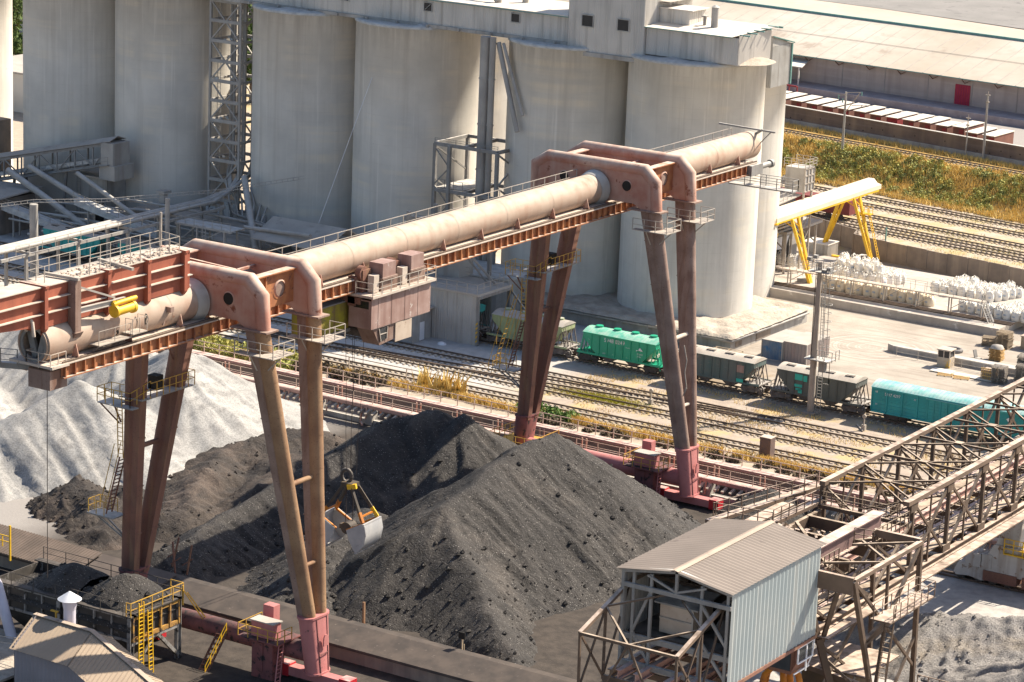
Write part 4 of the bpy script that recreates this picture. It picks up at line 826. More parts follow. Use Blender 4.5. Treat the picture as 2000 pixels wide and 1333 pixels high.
for yc in (166.4, 224.9):
    for s in (-1, 1):
        tie(yc + s*3.2)
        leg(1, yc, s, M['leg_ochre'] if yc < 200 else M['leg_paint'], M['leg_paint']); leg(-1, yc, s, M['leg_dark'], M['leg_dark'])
    b = MB(); x = XR - .55; b.box(x - .04, yc - 2.78, 28.9, x + .04, yc + 2.78, 31.5); b.box(x - .4, yc - 2.9, 31.5, x + .4, yc + 2.9, 31.6); b.box(x + .04, yc - .9, 28.9, x + .2, yc - .75, 31.5)
    o = b.build('end_plate', M['rust_orange'], gc); b = MB(); b.tube((x + .045, yc + 1.0, 30.2), (x + .06, yc + 1.0, 30.2), .62, n=24); b.build('manhole_disc', M['leg_paint'], o)
    b = MB(); r0 = [(x + .07, yc + 1 + .72*math.cos(i*.2618), 30.2 + .72*math.sin(i*.2618)) for i in range(24)]; r1 = [(x + .16, yc + 1 + .6*math.cos(i*.2618), 30.2 + .6*math.sin(i*.2618)) for i in range(24)]; b.loft([r0, r1], False); b.build('manhole_rim', M['tie_paint'], o)
    b = MB(); b.box(XL + .5, yc - 2.8, 29.0, XL + .58, yc + 2.8, 31.5); b.box(XL + .2, yc - 2.9, 31.5, XL + 1.0, yc + 2.9, 31.6); b.build('end_plate', M['tie_paint'], gc)
    b = MB(); b.bar((XL + 1, yc + 1.2, 31.1), (-129.4, yc + .6, 31.1), .22, .12); b.bar((-129.4, yc + .6, 31.1), (XR - .7, yc - 1.8, 31.2), .22, .12); b.bar((-129.4, yc+.6, 31.1), (-129.4, yc+2.7, 31.1), .2); b.build('top_brace', M['tie_paint'], gc)
    b = MB(); b.tube((-122.55, yc - 1.9, 15.9), (-122.55, yc + 1.9, 15.9), .2, n=12); b.tube((-121.55, yc - 1.1, 9.5), (-121.55, yc + 1.1, 9.5), .16, n=12); b.build('leg_strut', M['leg_ochre'] if yc < 200 else M['deck_dusty'], gc)
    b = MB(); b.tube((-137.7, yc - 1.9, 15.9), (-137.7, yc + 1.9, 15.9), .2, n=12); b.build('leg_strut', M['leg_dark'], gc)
    b = MB(); b.bar((-134.4, yc - 3.2, 28), (-137.0, yc + 2.6, 22), .1); b.build('tension_rod', M['leg_dark'], gc)
    for side in (1, -1):
        xb, xt = (-120.65, -121.0) if side > 0 else (-139.3, -138.95)
        def stad(xc, z, a, r, n=24):
            pts = []
            for i in range(n):
                t = 2*math.pi*i/n; pts.append((xc + r*math.cos(t), yc + math.copysign(a, math.sin(t)) + r*math.sin(t), z))
            return pts
        b = MB(); b.loft([stad(xb, 1.0, .45, .66), stad(xt - side*.15, 5.5, .72, .72)]); b.loft([stad(xt - side*.15, 5.42, .74, .80), stad(xt - side*.15, 5.58, .74, .80)]); b.loft([stad(xb, .95, .46, .74), stad(xb, 1.1, .46, .74)])
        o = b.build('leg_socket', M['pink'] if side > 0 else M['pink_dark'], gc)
        if side > 0:
            b = MB()
            for dy in (-.55, .75): b.bar((xb + .67, yc + dy*.75, 1.1), (xt + .59, yc + dy, 5.4), .07, .05)
            b.bar((xb + .68, yc - .5, 2.6), (xb + .62, yc + .62, 2.6), .06); b.build('stiffener', M['pink_dark'], o)
            b = MB(); zz = [(.28*math.cos(a), .42*math.sin(a) if a > 0 else -.5) for a in np.linspace(0, math.pi, 9)]; b.prism([(xb + .62, yc + .1 + dy, 3.7 + dz) for dy, dz in zz + [(-.28, -.5), (.28, -.5)]], (.1, 0, 0)); b.build('hatch', M['pink'], o)
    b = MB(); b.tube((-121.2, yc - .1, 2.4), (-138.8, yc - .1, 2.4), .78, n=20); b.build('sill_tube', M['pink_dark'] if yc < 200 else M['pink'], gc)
    for side in (1, -1):
        xb = -120.65 if side > 0 else -139.3; b = MB(); b.box(xb - 2.6, yc - .45, .25, xb + 2.6, yc + .45, .95); o = b.build('truck_beam', M['pink'], gc)
        for e in (-1, 1): b = MB(); b.box(xb + e*2.9 - .5, yc - .5, .15, xb + e*2.9 + .5, yc + .5, 1.1); b.build('wheel_cover', M['red'], o)
        b = MB()
        for e in (-1.9, -1, 1, 1.9): b.tube((xb + e, yc - .2, .3), (xb + e, yc + .2, .3), .32, n=14)
        b.build('wheel', M['black_metal'], o)
    # platforms round the leg heads
    for s in (-1, 1):
        y = yc + s*3.2; x = -124.2; b = MB(); z = 26.3
        b.box(x - 1.4, y - 1.35, z, x + 2.2, y - .62, z + .07); b.box(x + .66, y - .62, z, x + 2.2, y + 1.3, z + .07); b.rail([(x - 1.4, y - 1.3, z), (x + 2.15, y - 1.3, z), (x + 2.15, y + 1.3, z), (x + .7, y + 1.3, z)], 1.1, 1.2, .06)
        b.bar((x + 2.1, y - .2, z), (x + .55, y - .1, z - 1.5), .08); b.bar((x, y - 1.3, z), (x + .1, y - .5, z - 1.3), .08); b.build('leg_platform', M['rail_grey'], gc)
        # yellow galleries on the inner legs
    t_ = .3; zz = 20.3; b = MB(); xl = -137.35
    b.box(xl - 2.3, yc - 3.6, zz - .6, xl - .6, yc - 1.9, zz - .52); b.box(xl - .6, yc - 3.7, zz - .6, xl + 1.3, yc - 2.9, zz - .52); b.box(xl - .8, yc - 2.9, zz, xl + 1.6, yc + 3.4, zz + .08); o = b.build('gallery_deck', M['steel_blue'], gc)
    b = MB(); b.rail([(xl - .6, yc - 1.9, zz - .5), (xl - 2.3, yc - 1.9, zz - .5), (xl - 2.3, yc - 3.6, zz - .5), (xl + 1.0, yc - 3.6, zz - .5)], 1.2, .8, .055); b.rail([(xl + 1.0, yc - 3.6, zz - .5), (xl + 1.7, yc - 2.0, zz + .3)], 1.2, .6, .055); b.rail([(xl + 1.7, yc - 2.0, zz + .1), (xl + 1.7, yc + 3.4, zz + .1), (xl - .6, yc + 3.4, zz + .1)], 1.2, .8, .055); b.build('gallery_handrail', M['yellow_rail'], o)
    b = MB(); b.bar((xl - 2.2, yc - 3.4, zz - .6), (xl - .9, yc - 2.6, zz - 2.2), .1); b.bar((xl - 2.2, yc - 2, zz - .6), (xl - .9, yc - 2.4, zz - 2.2), .1); b.build('gallery_strut', M['leg_dark'], o)
    b = MB(); b.box(xl - .4, yc + .2, zz + .1, xl + .5, yc + 1.0, zz + 1.2); b.build('winch_box', M['dark'], o)
    # stair tower on the inner leg
    b = MB(); q0, q1 = V3((-139.6, yc - 2.2, 10.4)), V3((-138.5, yc - 1.9, 15.2)); b.ladder(q0, q1, .7, (0,1,0), .32, .1); b.build('stair', M['leg_dark'], gc)
    b = MB(); b.bar(q0 + V3((-.5, -.4, .9)), q1 + V3((-.5, -.4, 1.0)), .05); b.bar(q0 + V3((-.5, .4, .9)), q1 + V3((-.5, .4, 1.0)), .05); b.rail([(-139.4, yc - 1.4, 10.3), (-141.2, yc - 1.4, 10.3), (-141.2, yc - 2.8, 10.3), (-139.6, yc - 2.8, 10.3)], 1.1, .7, .05); b.build('stair_handrail', M['yellow_rail'], gc)
    b = MB(); b.box(-141.3, yc - 2.9, 10.2, -138.6, yc - 1.3, 10.3); b.bar((-141, yc - 2.4, 10.2), (-138.9, yc - 1.2, 8.2), .12); b.bar((-141, yc - 1.6, 10.2), (-138.9, yc - 1.0, 8.2), .12); b.build('stair_landing', M['steel_blue'], gc)
    b = MB(); b.ladder((-138.1, yc - 2.6, 15.3), (-137.9, yc - 3.0, 19.6), .5, (1,0,0), .35, .06); b.build('ladder', M['yellow_rail'], gc)
    # service platform on the sill tube
    px = -124.4; b = MB(); b.box(px - 2.1, yc - 2.4, 3.2, px + 1.7, yc + .6, 3.3); o = b.build('service_platform', M['pink_dark'], gc)
    b = MB(); b.rail([(px - 2.1, yc + .6, 3.3), (px - 2.1, yc - 2.4, 3.3), (px + 1.7, yc - 2.4, 3.3), (px + 1.7, yc - .6, 3.3)], 1.0, 1.0, .06); b.build('service_handrail', M['yellow_rail'], o)
    b = MB(); b.box(px - 1.2, yc - 1.9, 3.35, px + .9, yc - .9, 4.6); b.build('cabinet', M['pink'], o); b = MB(); b.box(px - 1.3, yc - 2.0, 4.6, px + 1.0, yc - .8, 4.68); b.build('cabinet_lid', M['roof_dusty'], o)
    b = MB(); b.box(px - 1.6, yc + .1, 3.35, px - .6, yc + .9, 5.2); b.build('cabinet', M['pink'], o)
    b = MB(); b.box(px - 1.2, yc - 1.8, -.2, px + .8, yc - .3, 3.2); b.box(px - .6, yc - 1.9, .6, px - .1, yc - 1.8, 2.9); b.build('pedestal', M['pink_dark'], o)
    b = MB(); b.ladder((px + 1.6, yc - 2.2, 0), (px + 1.2, yc - 1.2, 3.2), .6, (0,1,0), .3, .08); b.build('steps', M['pink'], o)
# railed base platform at the far inner socket
b = MB(); b.box(-141.6, 222.6, 2.5, -136.6, 227.4, 2.6); b.rail([(-141.6, 227.3, 2.6), (-141.6, 222.6, 2.6), (-136.6, 222.6, 2.6), (-136.6, 227.3, 2.6)], 1.1, 1.0, .06); b.build('base_gallery', M['yellow_rail'], gc)
# inclined yellow stairs on the far inner leg
b = MB(); b.ladder((-141.7, 223, 9.5), (-139.2, 222.8, 17.6), .6, (0,1,0), .5, .05); b.rail([(-141.9, 222.5, 9.8), (-139.4, 222.3, 17.9)], .8, 2.5, .04, 0); b.build('stair', M['yellow_rail'], gc)
b = MB(); b.pipe([(-120.4, 221.9, 16), (-120.1, 222, 14.6), (-120.3, 222.1, 13.4), (-120.0, 222, 12.2), (-120.3, 222, 11.2), (-120, 222.1, 12)], .05, 5); b.build('dangling_cable', M['rail_grey'], gc)
# red box girder over the near cantilever
xa_, xb_ = GX0 - 1.0, GX0 + .75
b = MB(); b.box(xa_, 144.0, 30.7, xb_, 161.3, 33.62); b.prism([(xa_, 144.0, 30.9), (xa_, 144.0, 33.62), (xa_, 132, 33.62), (xa_, 132, 32.0)], (xb_ - xa_, 0, 0)); b.build('box_girder', M['rust_red'], gc)
b = MB()
for y in (144.9, 151.6, 156.0, 160.2):
    b.new(); b.prism([(xb_, y, 30.2), (xb_ + .42, y, 30.7), (xb_ + .42, y, 33.62), (xb_, y, 33.62)], (0, .35, 0)); b.box(xa_ - .2, y, 33.62, xb_ + .5, y + .35, 33.8)
b.build('box_stiffener', M['rust_red'], gc)
b = MB()
for z in (31.75, 32.7): b.box(xb_, 132.5, z, xb_ + .3, 161.3, z + .06)
b.box(xa_ - .15, 132, 33.63, xb_ + .15, 161.5, 33.7); b.build('box_ledge', M['deck_dusty'], gc)
b = MB(); b.rail([(xb_ + .05, 150, 33.7), (xb_ + .05, 160, 33.7), (xa_ - .6, 160.6, 33.7), (xa_ - .6, 146.2, 33.7), (xb_ - .6, 146.0, 33.7)], 1.15, 1.1, .05); b.box(xa_ - .9, 146.5, 33.55, xa_, 160, 33.62); b.tube((xa_ - .3, 160.4, 33.7), (xa_ - .3, 160.4, 36.3), .09, n=8); b.build('box_handrail', M['rail_grey'], gc)
b = MB(); rr = random.Random(11)
for k in range(220):
    x, y = rr.uniform(xa_, xb_), rr.uniform(148, 160.6); s = rr.uniform(.05, .2); b.box(x, y, 33.68, x + s, y + s*1.6, 33.72 + s*.6)
b.build('rubble', M['deck_dusty'], gc)['kind'] = 'stuff'
b = MB(); b.bar((xa_ - .3, 147.6, 33.9), (xb_ + .9, 147.9, 33.85), .25, .2); b.bar((xa_ - .2, 153.3, 33.95), (xb_ + 1.5, 153.0, 33.8), .25, .2); b.build('top_beam', M['rail_grey'], gc)
b = MB(); b.box(xb_ + .06, 147.7, 29.9, xb_ + .75, 148.3, 33.7); b.prism([(xb_ + .06, 147.6, 30), (xb_ + .9, 147.6, 30), (xb_ + .3, 147.6, 29.1)], (0, .8, 0)); o = b.build('jib_post', M['leg_paint'], gc)
b = MB(); b.ibeam((xb_ + .6, 148, 31.5), (xb_ + 1.1, 152.6, 31.6), .25, .35); b.bar((xb_ + .5, 148, 33.3), (xb_ + 1.0, 151.6, 31.9), .14); b.build('jib_beam', M['roof_dusty'], o)
b = MB(); b.tube((xb_ + 1.2, 151.4, 30.9), (xb_ + 1.3, 153.4, 31.0), .34, n=16); b.tube((xb_ + 1.2, 151.2, 31.5), (xb_ + 1.3, 153.6, 31.6), .17, n=12)
for y in (151.4, 153.3): b.tube((xb_ + 1.2, y - .12, 30.95), (xb_ + 1.2, y + .12, 30.95), .46, n=16); b.bar((xb_ + 1.2, y, 30.8), (xb_ + 1.2, y, 31.7), .25)
b.build('hoist', M['yellow'], o)
b = MB(); b.pipe([(xb_ - .6, 144.1, 30.6), (xb_ - .5, 144.0, 31.4), (xb_ - .2, 143.9, 31.7), (xb_ + .05, 144, 31.3), (xb_ + .1, 144.1, 30.3)], .13, 8); b.build('rounded_plate_edge', M['deck_dusty'], gc)
b = MB(); b.box(GX0 + 1.25, 149.5, 28.75, GX0 + 2.15, 153.0, 28.82); b.box(GX0 + 1.2, 153.0, 28.95, GX0 + 2.3, 154.6, 29.02); b.rail([(GX0 + 2.1, 149.5, 28.82), (GX0 + 2.1, 153, 28.82)], 1.0, 1.7, .04, 0); b.rail([(GX0 + 1.6, 153, 29), (GX0 + 2.25, 153, 29), (GX0 + 2.25, 154.6, 29), (GX0 + 1.4, 154.6, 29)], 1.1, .9, .04, 0); b.bar((GX0 + 2, 150, 28.75), (GX0 + 1.2, 150, 28.2), .07); b.bar((GX0 + 2, 152.6, 28.75), (GX0 + 1.2, 152.6, 28.2), .07); b.build('side_platform', M['rail_grey'], gc)
for y, z in ((152.4, 28.9), (155.6, 29.5)):
    b = MB(); a0 = math.asin(max(-1, min(1, (z - ZP)/RP))); pts = []
    for i in range(17):
        t = 2*math.pi*i/17; dz = .42*math.sin(t); dy = .2*math.cos(t); aa = math.asin((z + dz - ZP)/RP); pts.append((GX0 + (RP + .015)*math.cos(aa), y + dy, z + dz))
    b.add(pts, [tuple(range(17))]); b.build('slot_opening', M['dark'], gc)
b = MB(); b.box(GX0 + 1.1, 157.9, 29.6, GX0 + 1.75, 158.3, 30.0); b.bar((GX0 + 1.2, 158.1, 29.6), (GX0 + 1.2, 157.7, 28.6), .12); b.build('small_bracket', M['leg_paint'], gc)
b = MB(); b.box(GX0 - 1.9, 144.6, 28.0, GX0 + 2.1, 146.4, 28.19); b.rail([(GX0 - .4, 144.7, 27.92), (GX0 + 1.85, 144.7, 27.92), (GX0 + 1.85, 146.3, 27.92)], 1.1, .9, .05); b.rail([(GX0 - .4, 144.7, 27.92), (GX0 - .4, 146.4, 27.92)], 1.1, .8, .05); b.build('end_walkway', M['deck_dusty'], gc)
b = MB(); b.box(GX0 - .3, 144.8, 26.4, GX0 + 1.7, 146.6, 27.75); b.build('end_block', M['leg_paint'], gc)
b = MB(); b.bar((GX0 - 12, 141.5, 27.4), (GX0 - 1, 145.8, 27.5), .5, .4); b.rail([(GX0 - 12, 141, 27.6), (GX0 - 1.5, 145, 27.6)], 1.2, 1.2, .06, 2); b.build('outer_walkway', M['steel_blue'], gc)
b = MB(); b.tube((GX0 + .2, 146.2, 26.4), (GX0 + .2, 146.2, 12), .03, n=5); b.build('hanging_rope', M['rope'], gc)
# ================================================================ TROLLEY
tr = thing('crane_trolley', 'rust brown crane trolley with operator cab hanging under the tubular girder', 'crane trolley', (-128, 185, 24))
b = MB(); x = -126.6; y0, y1 = 180.8, 189.2
for k in range(9):
    y = y0 + (y1 - y0)*k/9; b.box(x - .02 + .02*(k % 2), y, 24.25, x + .03 + .02*(k % 2), y + (y1-y0)/9 - .03, 26.75)
b.box(x - 2.2, y0, 24.25, x - .03, y0 + .06, 26.6); b.box(x - 2.2, y1 - .06, 24.25, x - .03, y1, 26.75); b.build('side_cladding', M['trolley_brown'], tr)
b = MB(); b.box(x - 1.7, y0 - .03, 25.9, x - .25, y0, 26.5); b.build('window', M['window'], tr)
b = MB(); b.box(x - 1.9, y0 - .3, 26.85, x + .35, y1 + .3, 27.05); b.box(x - 1.9, y0 + .2, 24.2, x, y1 - .2, 24.3); b.build('deck', M['deck_dusty'], tr)
b = MB(); b.rail([(x - 1.4, y0 - .25, 27.05), (x + .3, y0 - .25, 27.05), (x + .3, y1 + .25, 27.05), (x - .9, y1 + .25, 27.05)], 1.05, 1.2, .055); b.build('handrail', M['rail_grey'], tr)
for yy, nm in ((181.6, 0), (185.6, 1)):
    b = MB(); b.box(x - 1.5, yy + .9, 28.2, x - .15, yy + 2.7, 29.35); b.build('motor_housing', M['trolley_brown'], tr)
    b = MB(); b.box(x - 1.6, yy + .8, 28.05, x - .05, yy + 2.9, 28.2); b.prism([(x - 1.5, yy + .9, 27.05), (x - .3, yy + .9, 27.05), (x - .3, yy + 3.2, 27.05), (x - 1.5, yy + 3.2, 27.05)], (0, 0, 1)); b.build('machine_base', M['leg_paint'], tr)
    b = MB(); b.tube((x - 1.7, yy - .2, 28.6), (x - 1.2, yy - .2, 28.6), .6, n=16); b.tube((x - 1.6, yy + .1, 28.3), (x - 1.6, yy + .9, 28.3), .35, n=12); b.box(x - 1.9, yy - .5, 27.1, x - 1.1, yy + .6, 28.9); b.build('gear_case', M['leg_dark'], tr)
    b = MB(); b.box(x - .9, yy - .1, 27.1, x - .3, yy + .6, 28.5); b.build('electric_cabinet', M['deck_dusty'], tr)
b = MB(); b.prism([(x - .1, 181.2, 24.25), (x - .1, 185.2, 24.25), (x - .1, 184.6, 22.9), (x - .1, 182.2, 22.7)], (-1.6, 0, 0)); o = b.build('cab', M['leg_paint'], tr)
b = MB(); b.prism([(x - .05, 182.0, 24.1), (x - .05, 183.2, 24.1), (x - .05, 183.1, 23.1), (x - .05, 182.3, 23.0)], (-.03, 0, 0)); b.build('window', M['window_glass'], o)
b = MB(); b.bar((x - .02, 182.0, 24.1), (x - .02, 182.3, 23.0), .07); b.bar((x - .02, 183.2, 24.1), (x - .02, 183.1, 23.1), .07); b.bar((x-.02, 182.1, 23.6), (x-.02, 183.2, 23.6), .06); b.build('window_frame', M['rail_grey'], o)
b = MB(); b.box(x - .08, 184.3, 22.6, x + .0, 186.6, 24.3); b.build('cab_screen', M['trolley_ochre'], tr)
b = MB(); b.box(-130.6, 175.6, 23.9, -129.2, 181.4, 26.2); b.build('rope_housing', M['yellow_worn'], tr); b = MB(); b.prism([(-129.0, 175.4, 26.2), (-129.0, 181.6, 26.2), (-130.8, 181.6, 26.5), (-130.8, 175.4, 26.5)], (0, 0, .1)); b.box(-130.7, 175.5, 23.6, -129.1, 181.5, 23.9); b.build('housing_roof', M['roof_grey'], tr)
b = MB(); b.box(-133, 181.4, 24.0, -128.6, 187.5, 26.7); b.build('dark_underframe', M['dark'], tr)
b = MB(); b.tube((-130.3, 182.2, 23.7), (-128.4, 182.2, 23.7), .45, n=16); b.tube((-130.3, 183.6, 23.6), (-128.4, 183.6, 23.6), .45, n=16); b.box(-130.5, 181.8, 23.2, -128.3, 184.2, 23.5); b.build('sheave', M['black_metal'], tr)
b = MB()
for s in (-1, 1): b.box(GX0 + s*1.75 - .35, 180.6, 26.0, GX0 + s*1.75 + .35, 181, 28.4); b.box(GX0 + s*1.75 - .35, 188.9, 26, GX0 + s*1.75 + .35, 189.3, 28.4)
b.box(GX0 - 2, 180.6, 26.2, GX0 + 2.6, 181, 26.75); b.box(GX0 - 2, 188.9, 26.2, GX0 + 2.6, 189.3, 26.75); b.build('carriage_frame', M['leg_dark'], tr)
# ================================================================ GRAB
gb = thing('grab_bucket', 'open clamshell grab with scuffed steel jaws hanging over the coal', 'grab bucket', (-130, 183.3, 5))
def G_(a, s, z): # along-jaw axis direction is roughly along the picture plane
    ca, sa = math.cos(R(4)), math.sin(R(4)); return (-130.0 + a*ca - s*sa, 183.3 + a*sa + s*ca, z)
for e in (-1, 1):
    prof = [(.55, 6.55), (2.0, 7.35), (2.28, 7.2), (2.45, 6.4), (2.25, 5.5), (1.75, 4.9), (1.5, 4.75), (1.25, 5.0), (.75, 5.9)]
    b = MB(); n = len(prof); out = prof[2:8]
    vs = []; 
    for a, z in out: vs += [G_(e*a, -1.35, z), G_(e*a, 1.35, z)]
    b.add(vs, [(2*i, 2*i+1, 2*i+3, 2*i+2) for i in range(len(out)-1)], True)
    for s in (-1.35, 1.35): b.prism([G_(e*a, s, z) for a, z in prof], tuple(np.array(G_(0, .06, 0)) - np.array(G_(0, 0, 0))))
    b.bar(G_(e*2.2, -1.4, 7.25), G_(e*2.2, 1.4, 7.25), .16, .22); b.bar(G_(e*1.5, -1.4, 4.78), G_(e*1.5, 1.4, 4.78), .14)
    o = b.build('jaw', M['bucket_steel'], gb)
    b = MB(); b.bar(G_(e*.5, -1.2, 6.5), G_(e*2.0, -1.2, 7.3), .16); b.bar(G_(e*.5, 1.2, 6.5), G_(e*2.0, 1.2, 7.3), .16); b.build('jaw_brace', M['orange'], o)
    for s in (-1, 1):
        b = MB(); b.bar(G_(e*.35, s*.45, 10.1), G_(e*2.0, s*1.15, 7.4), .2, .26); o2 = b.build('arm', M['bucket_frame'], gb)
        b = MB(); b.bar(G_(e*1.55, s*.96, 8.14), G_(e*2.02, s*1.16, 7.37), .23, .29); b.build('arm_foot', M['orange'] if e < 0 or s < 0 else M['yellow'], o2)
    b = MB(); b.bar(G_(e*1.7, -1.0, 7.8), G_(e*1.7, 1.0, 7.8), .13); b.build('arm_tie', M['orange'], gb)
b = MB(); b.box(*[min(a, c) for a, c in zip(G_(-.6, -.5, 9.95), G_(.6, .5, 10.3))], *[max(a, c) for a, c in zip(G_(-.6, -.5, 9.95), G_(.6, .5, 10.3))]); o = b.build('head', M['bucket_frame'], gb)
b = MB(); b.bar(G_(.1, -.55, 10.0), G_(.85, -.4, 10.15), .3, .4); b.build('head_plate', M['yellow'], o)
b = MB(); r0 = [G_(-.35 + .48*math.cos(t), 0, 10.75 + .55*math.sin(t)) for t in np.linspace(0, 2*math.pi, 15)]; b.pipe(r0, .15, 8); b.build('guide_ring', M['black_metal'], gb)
b = MB(); b.tube(G_(0, -.5, 6.4), G_(0, .5, 6.4), .5, n=18); b.bar(G_(-.8, 0, 6.4), G_(.8, 0, 6.4), .5, .4); b.build('lower_block', M['bucket_frame'], gb)
b = MB()
for s in (-.3, .3): b.tube(G_(s*.5, s, 6.6), G_(s*.5, s, 10), .035, n=5)
b.build('closing_rope', M['rope'], gb)
for k, (a, s) in enumerate(((-.5, -.1), (-.2, .2), (.25, -.1), (.7, .25))):
    b = MB(); p, q = V3((-129.9 + a*.9, 182.9 + s*3, 23.4)), V3(G_(a*.6, s, 10.9)); b.pipe([p, p.lerp(q, .4) + V3((.04*k, .05, 0)), p.lerp(q, .7) + V3((-.04, 0, 0)), q], .02, 5); o = b.build('hoist_rope', M['rope']); tag(base(o, tuple(q)), 'one of four dark ropes from the crane trolley down to the grab', 'rope', 'hoist ropes of the grab')
# ================================================================ CRANE RUNWAY ON THE FAR SIDE
rw = thing('crane_runway', 'pink railed double walkway and rail beam along the far side of the coal yard', 'crane runway', (-150, 230, 0))
X0, X1 = -205, -60
b = MB(); b.box(X0, 227.3, 1.7, X1, 228.3, 2.05); b.build('lower_beam', M['walk_pink'], rw)
b = MB(); b.box(X0, 231.6, 1.95, X1, 232.7, 2.2); b.build('upper_walkway', M['walk_pink'], rw)
b = MB(); b.box(X0, 231.9, -.6, X1, 232.5, 1.95); b.build('trench_wall', M['concrete_brown'], rw)
b = MB(); b.rail([(X0, 232.6, 2.2), (X1, 232.6, 2.2)], 1.15, 2.05, .08); b.build('upper_handrail', M['walk_rail'], rw)
b = MB(); b.rail([(X0, 227.9, 2.05), (X1, 227.9, 2.05)], 1.0, 2.4, .065); b.build('lower_handrail', M['walk_rail'], rw)
b = MB()
for k in range(3): b.bar((X0, 228.9 + .3*k, 1.6 + .1*k), (X1, 228.9 + .3*k, 1.6 + .1*k), .07)
b.build('bus_bar', M['walk_pink'], rw)
b = MB(); x = X0 + 1
while x < X1:
    b.new(); b.bar((x, 229.8, .2), (x, 229.8, 2.6), .12); b.bar((x + .5, 229.8, .2), (x + .5, 229.8, 2.6), .12); b.box(x - .2, 229.3, 1.0, x + .7, 230.2, 1.25); b.bar((x, 227.2, 1.8), (x, 227.0, .3), .16); b.bar((x, 227.0, .35), (x + 1.0, 225.9, .35), .18); b.bar((x + .6, 227.2, 1.8), (x + .6, 227.0, .6), .12); x += 4.9
b.build('bracket', M['tie_paint'], rw)
b = MB(); x = X0
while x < X1: b.bar((x, 226.6, 1.25), (x + .1, 227.3, 1.55), .26, .2); x += .82
b.build('tie_ends', M['beige_dust'], rw)['kind'] = 'stuff'
b = MB()
for x in np.arange(X0, X1, 6.5): b.box(x, 227.3, -.6, x + .8, 228.3, 1.7)
b.box(X0, 227.5, -.6, X1, 228.1, .5); b.build('pier', M['concrete_grey'], rw)
t = thing('yard_fence', 'thin pale pipe fence between the scrub and the bright track', 'fence', (-180, 243.9, 0))
b = MB(); xs_ = list(np.arange(-204, -150, 7.6))
for x in xs_: b.bar((x, 244.0 - .002*(x + 180), 0), (x, 244.0, 1.3), .1)
b.build('post', M['rail_grey'], t); b = MB(); b.bar((-204, 244, 1.3), (-151, 244, 1.3), .09); b.build('top_rail', M['rail_grey'], t)
# ================================================================ NEAR RETAINING WALL
rwall = thing('retaining_wall', 'long sooty brown retaining wall along the near crane rail', 'wall', (-125, 172, 0))
b = MB(); b.prism([(-190, 171.6, -1), (-190, 171.6, 1.2), (-190, 174.2, 1.9), (-190, 174.8, 1.9), (-190, 174.8, -1)], (125, 0, 0)); b.build('wall', M['concrete_brown'], rwall)
b = MB(); b.prism([(-190, 171.3, 1.1), (-190, 171.3, 1.32), (-190, 174.2, 2.06), (-190, 174.9, 2.06), (-190, 174.9, 1.94), (-190, 174.2, 1.92)], (125, 0, 0)); b.build('sloping_slab', M['wall_slab'] if 'wall_slab' in M else mat('sooty_slab', (.10, .08, .068), (.062, .052, .047), .8, .92, spot=((.15, .122, .105), .62, 2)), rwall)
for x, l in ((-123.0, 'short rusty iron post sticking up at the foot of the coal heap'),):
    b = MB(); b.bar((x, 175.8, 1.2), (x - .1, 175.9, 3.4), .22, .16); o = b.build('iron_post', M['leg_ochre']); tag(base(o, (x, 175.8, 1.2)), l, 'post')
t = thing('marker_post', 'small dark square sign on a wooden stake in the coal', 'sign', (-113.2, 175.2, 1))
b = MB(); b.bar((-113.2, 175.2, .8), (-113.2, 175.2, 3.0), .12); b.bar((-113.0, 175.2, 1.8), (-113.0, 175.2, 2.4), .06); b.build('stake', M['wood'], t); b = MB(); b.box(-113.5, 175.1, 2.8, -112.9, 175.16, 3.35); b.build('board', M['dark'], t)
for k, (x, y) in enumerate(((-141.6, 176.5), (-142.6, 176.2), (-143.9, 177.4))):
    b = MB(); b.bar((x, y, 1.5), (x + (.5, -.3, .7)[k], y, 4.2), .12); b.bar((x - .5, y, 2.2), (x + .6, y, 3.0), .08); o = b.build('scrap_wood', M['leg_dark']); tag(base(o, (x, y, 1.5)), 'crooked dark stake on the wall beside the dark crane leg, %s of three' % ('right', 'middle', 'left')[k], 'stake', 'crooked stakes')
t = thing('wall_shed', 'row of low dark corrugated lids on the wall at the left edge', 'roof', (-150, 172, 2))
b = MB(); b.prism([(-165, 170.6, 1.7), (-149.0, 170.6, 1.5), (-149.0, 174.4, 2.3), (-165, 174.4, 2.5)], (0,0,.1))
for k in range(49): x = -165 + k*.325; z = 1.82 - .2*(k*.325)/16; b.bar((x, 170.6, z), (x, 174.4, z + .8), .1, .05)
b.build('corrugated_lid', mat('sooty_corrugated_lid', (.15, .115, .095), (.10, .078, .065), .6, .85), t); b = MB(); b.prism([(-148.8, 170.6, 1.4), (-141.0, 170.6, 1.3), (-141.0, 174.4, 2.1), (-148.8, 174.4, 2.2)], (0,0,.12)); b.build('flat_lid', mat('sooty_flat_lid', (.12, .095, .08), (.085, .068, .06), .6, .9), t)
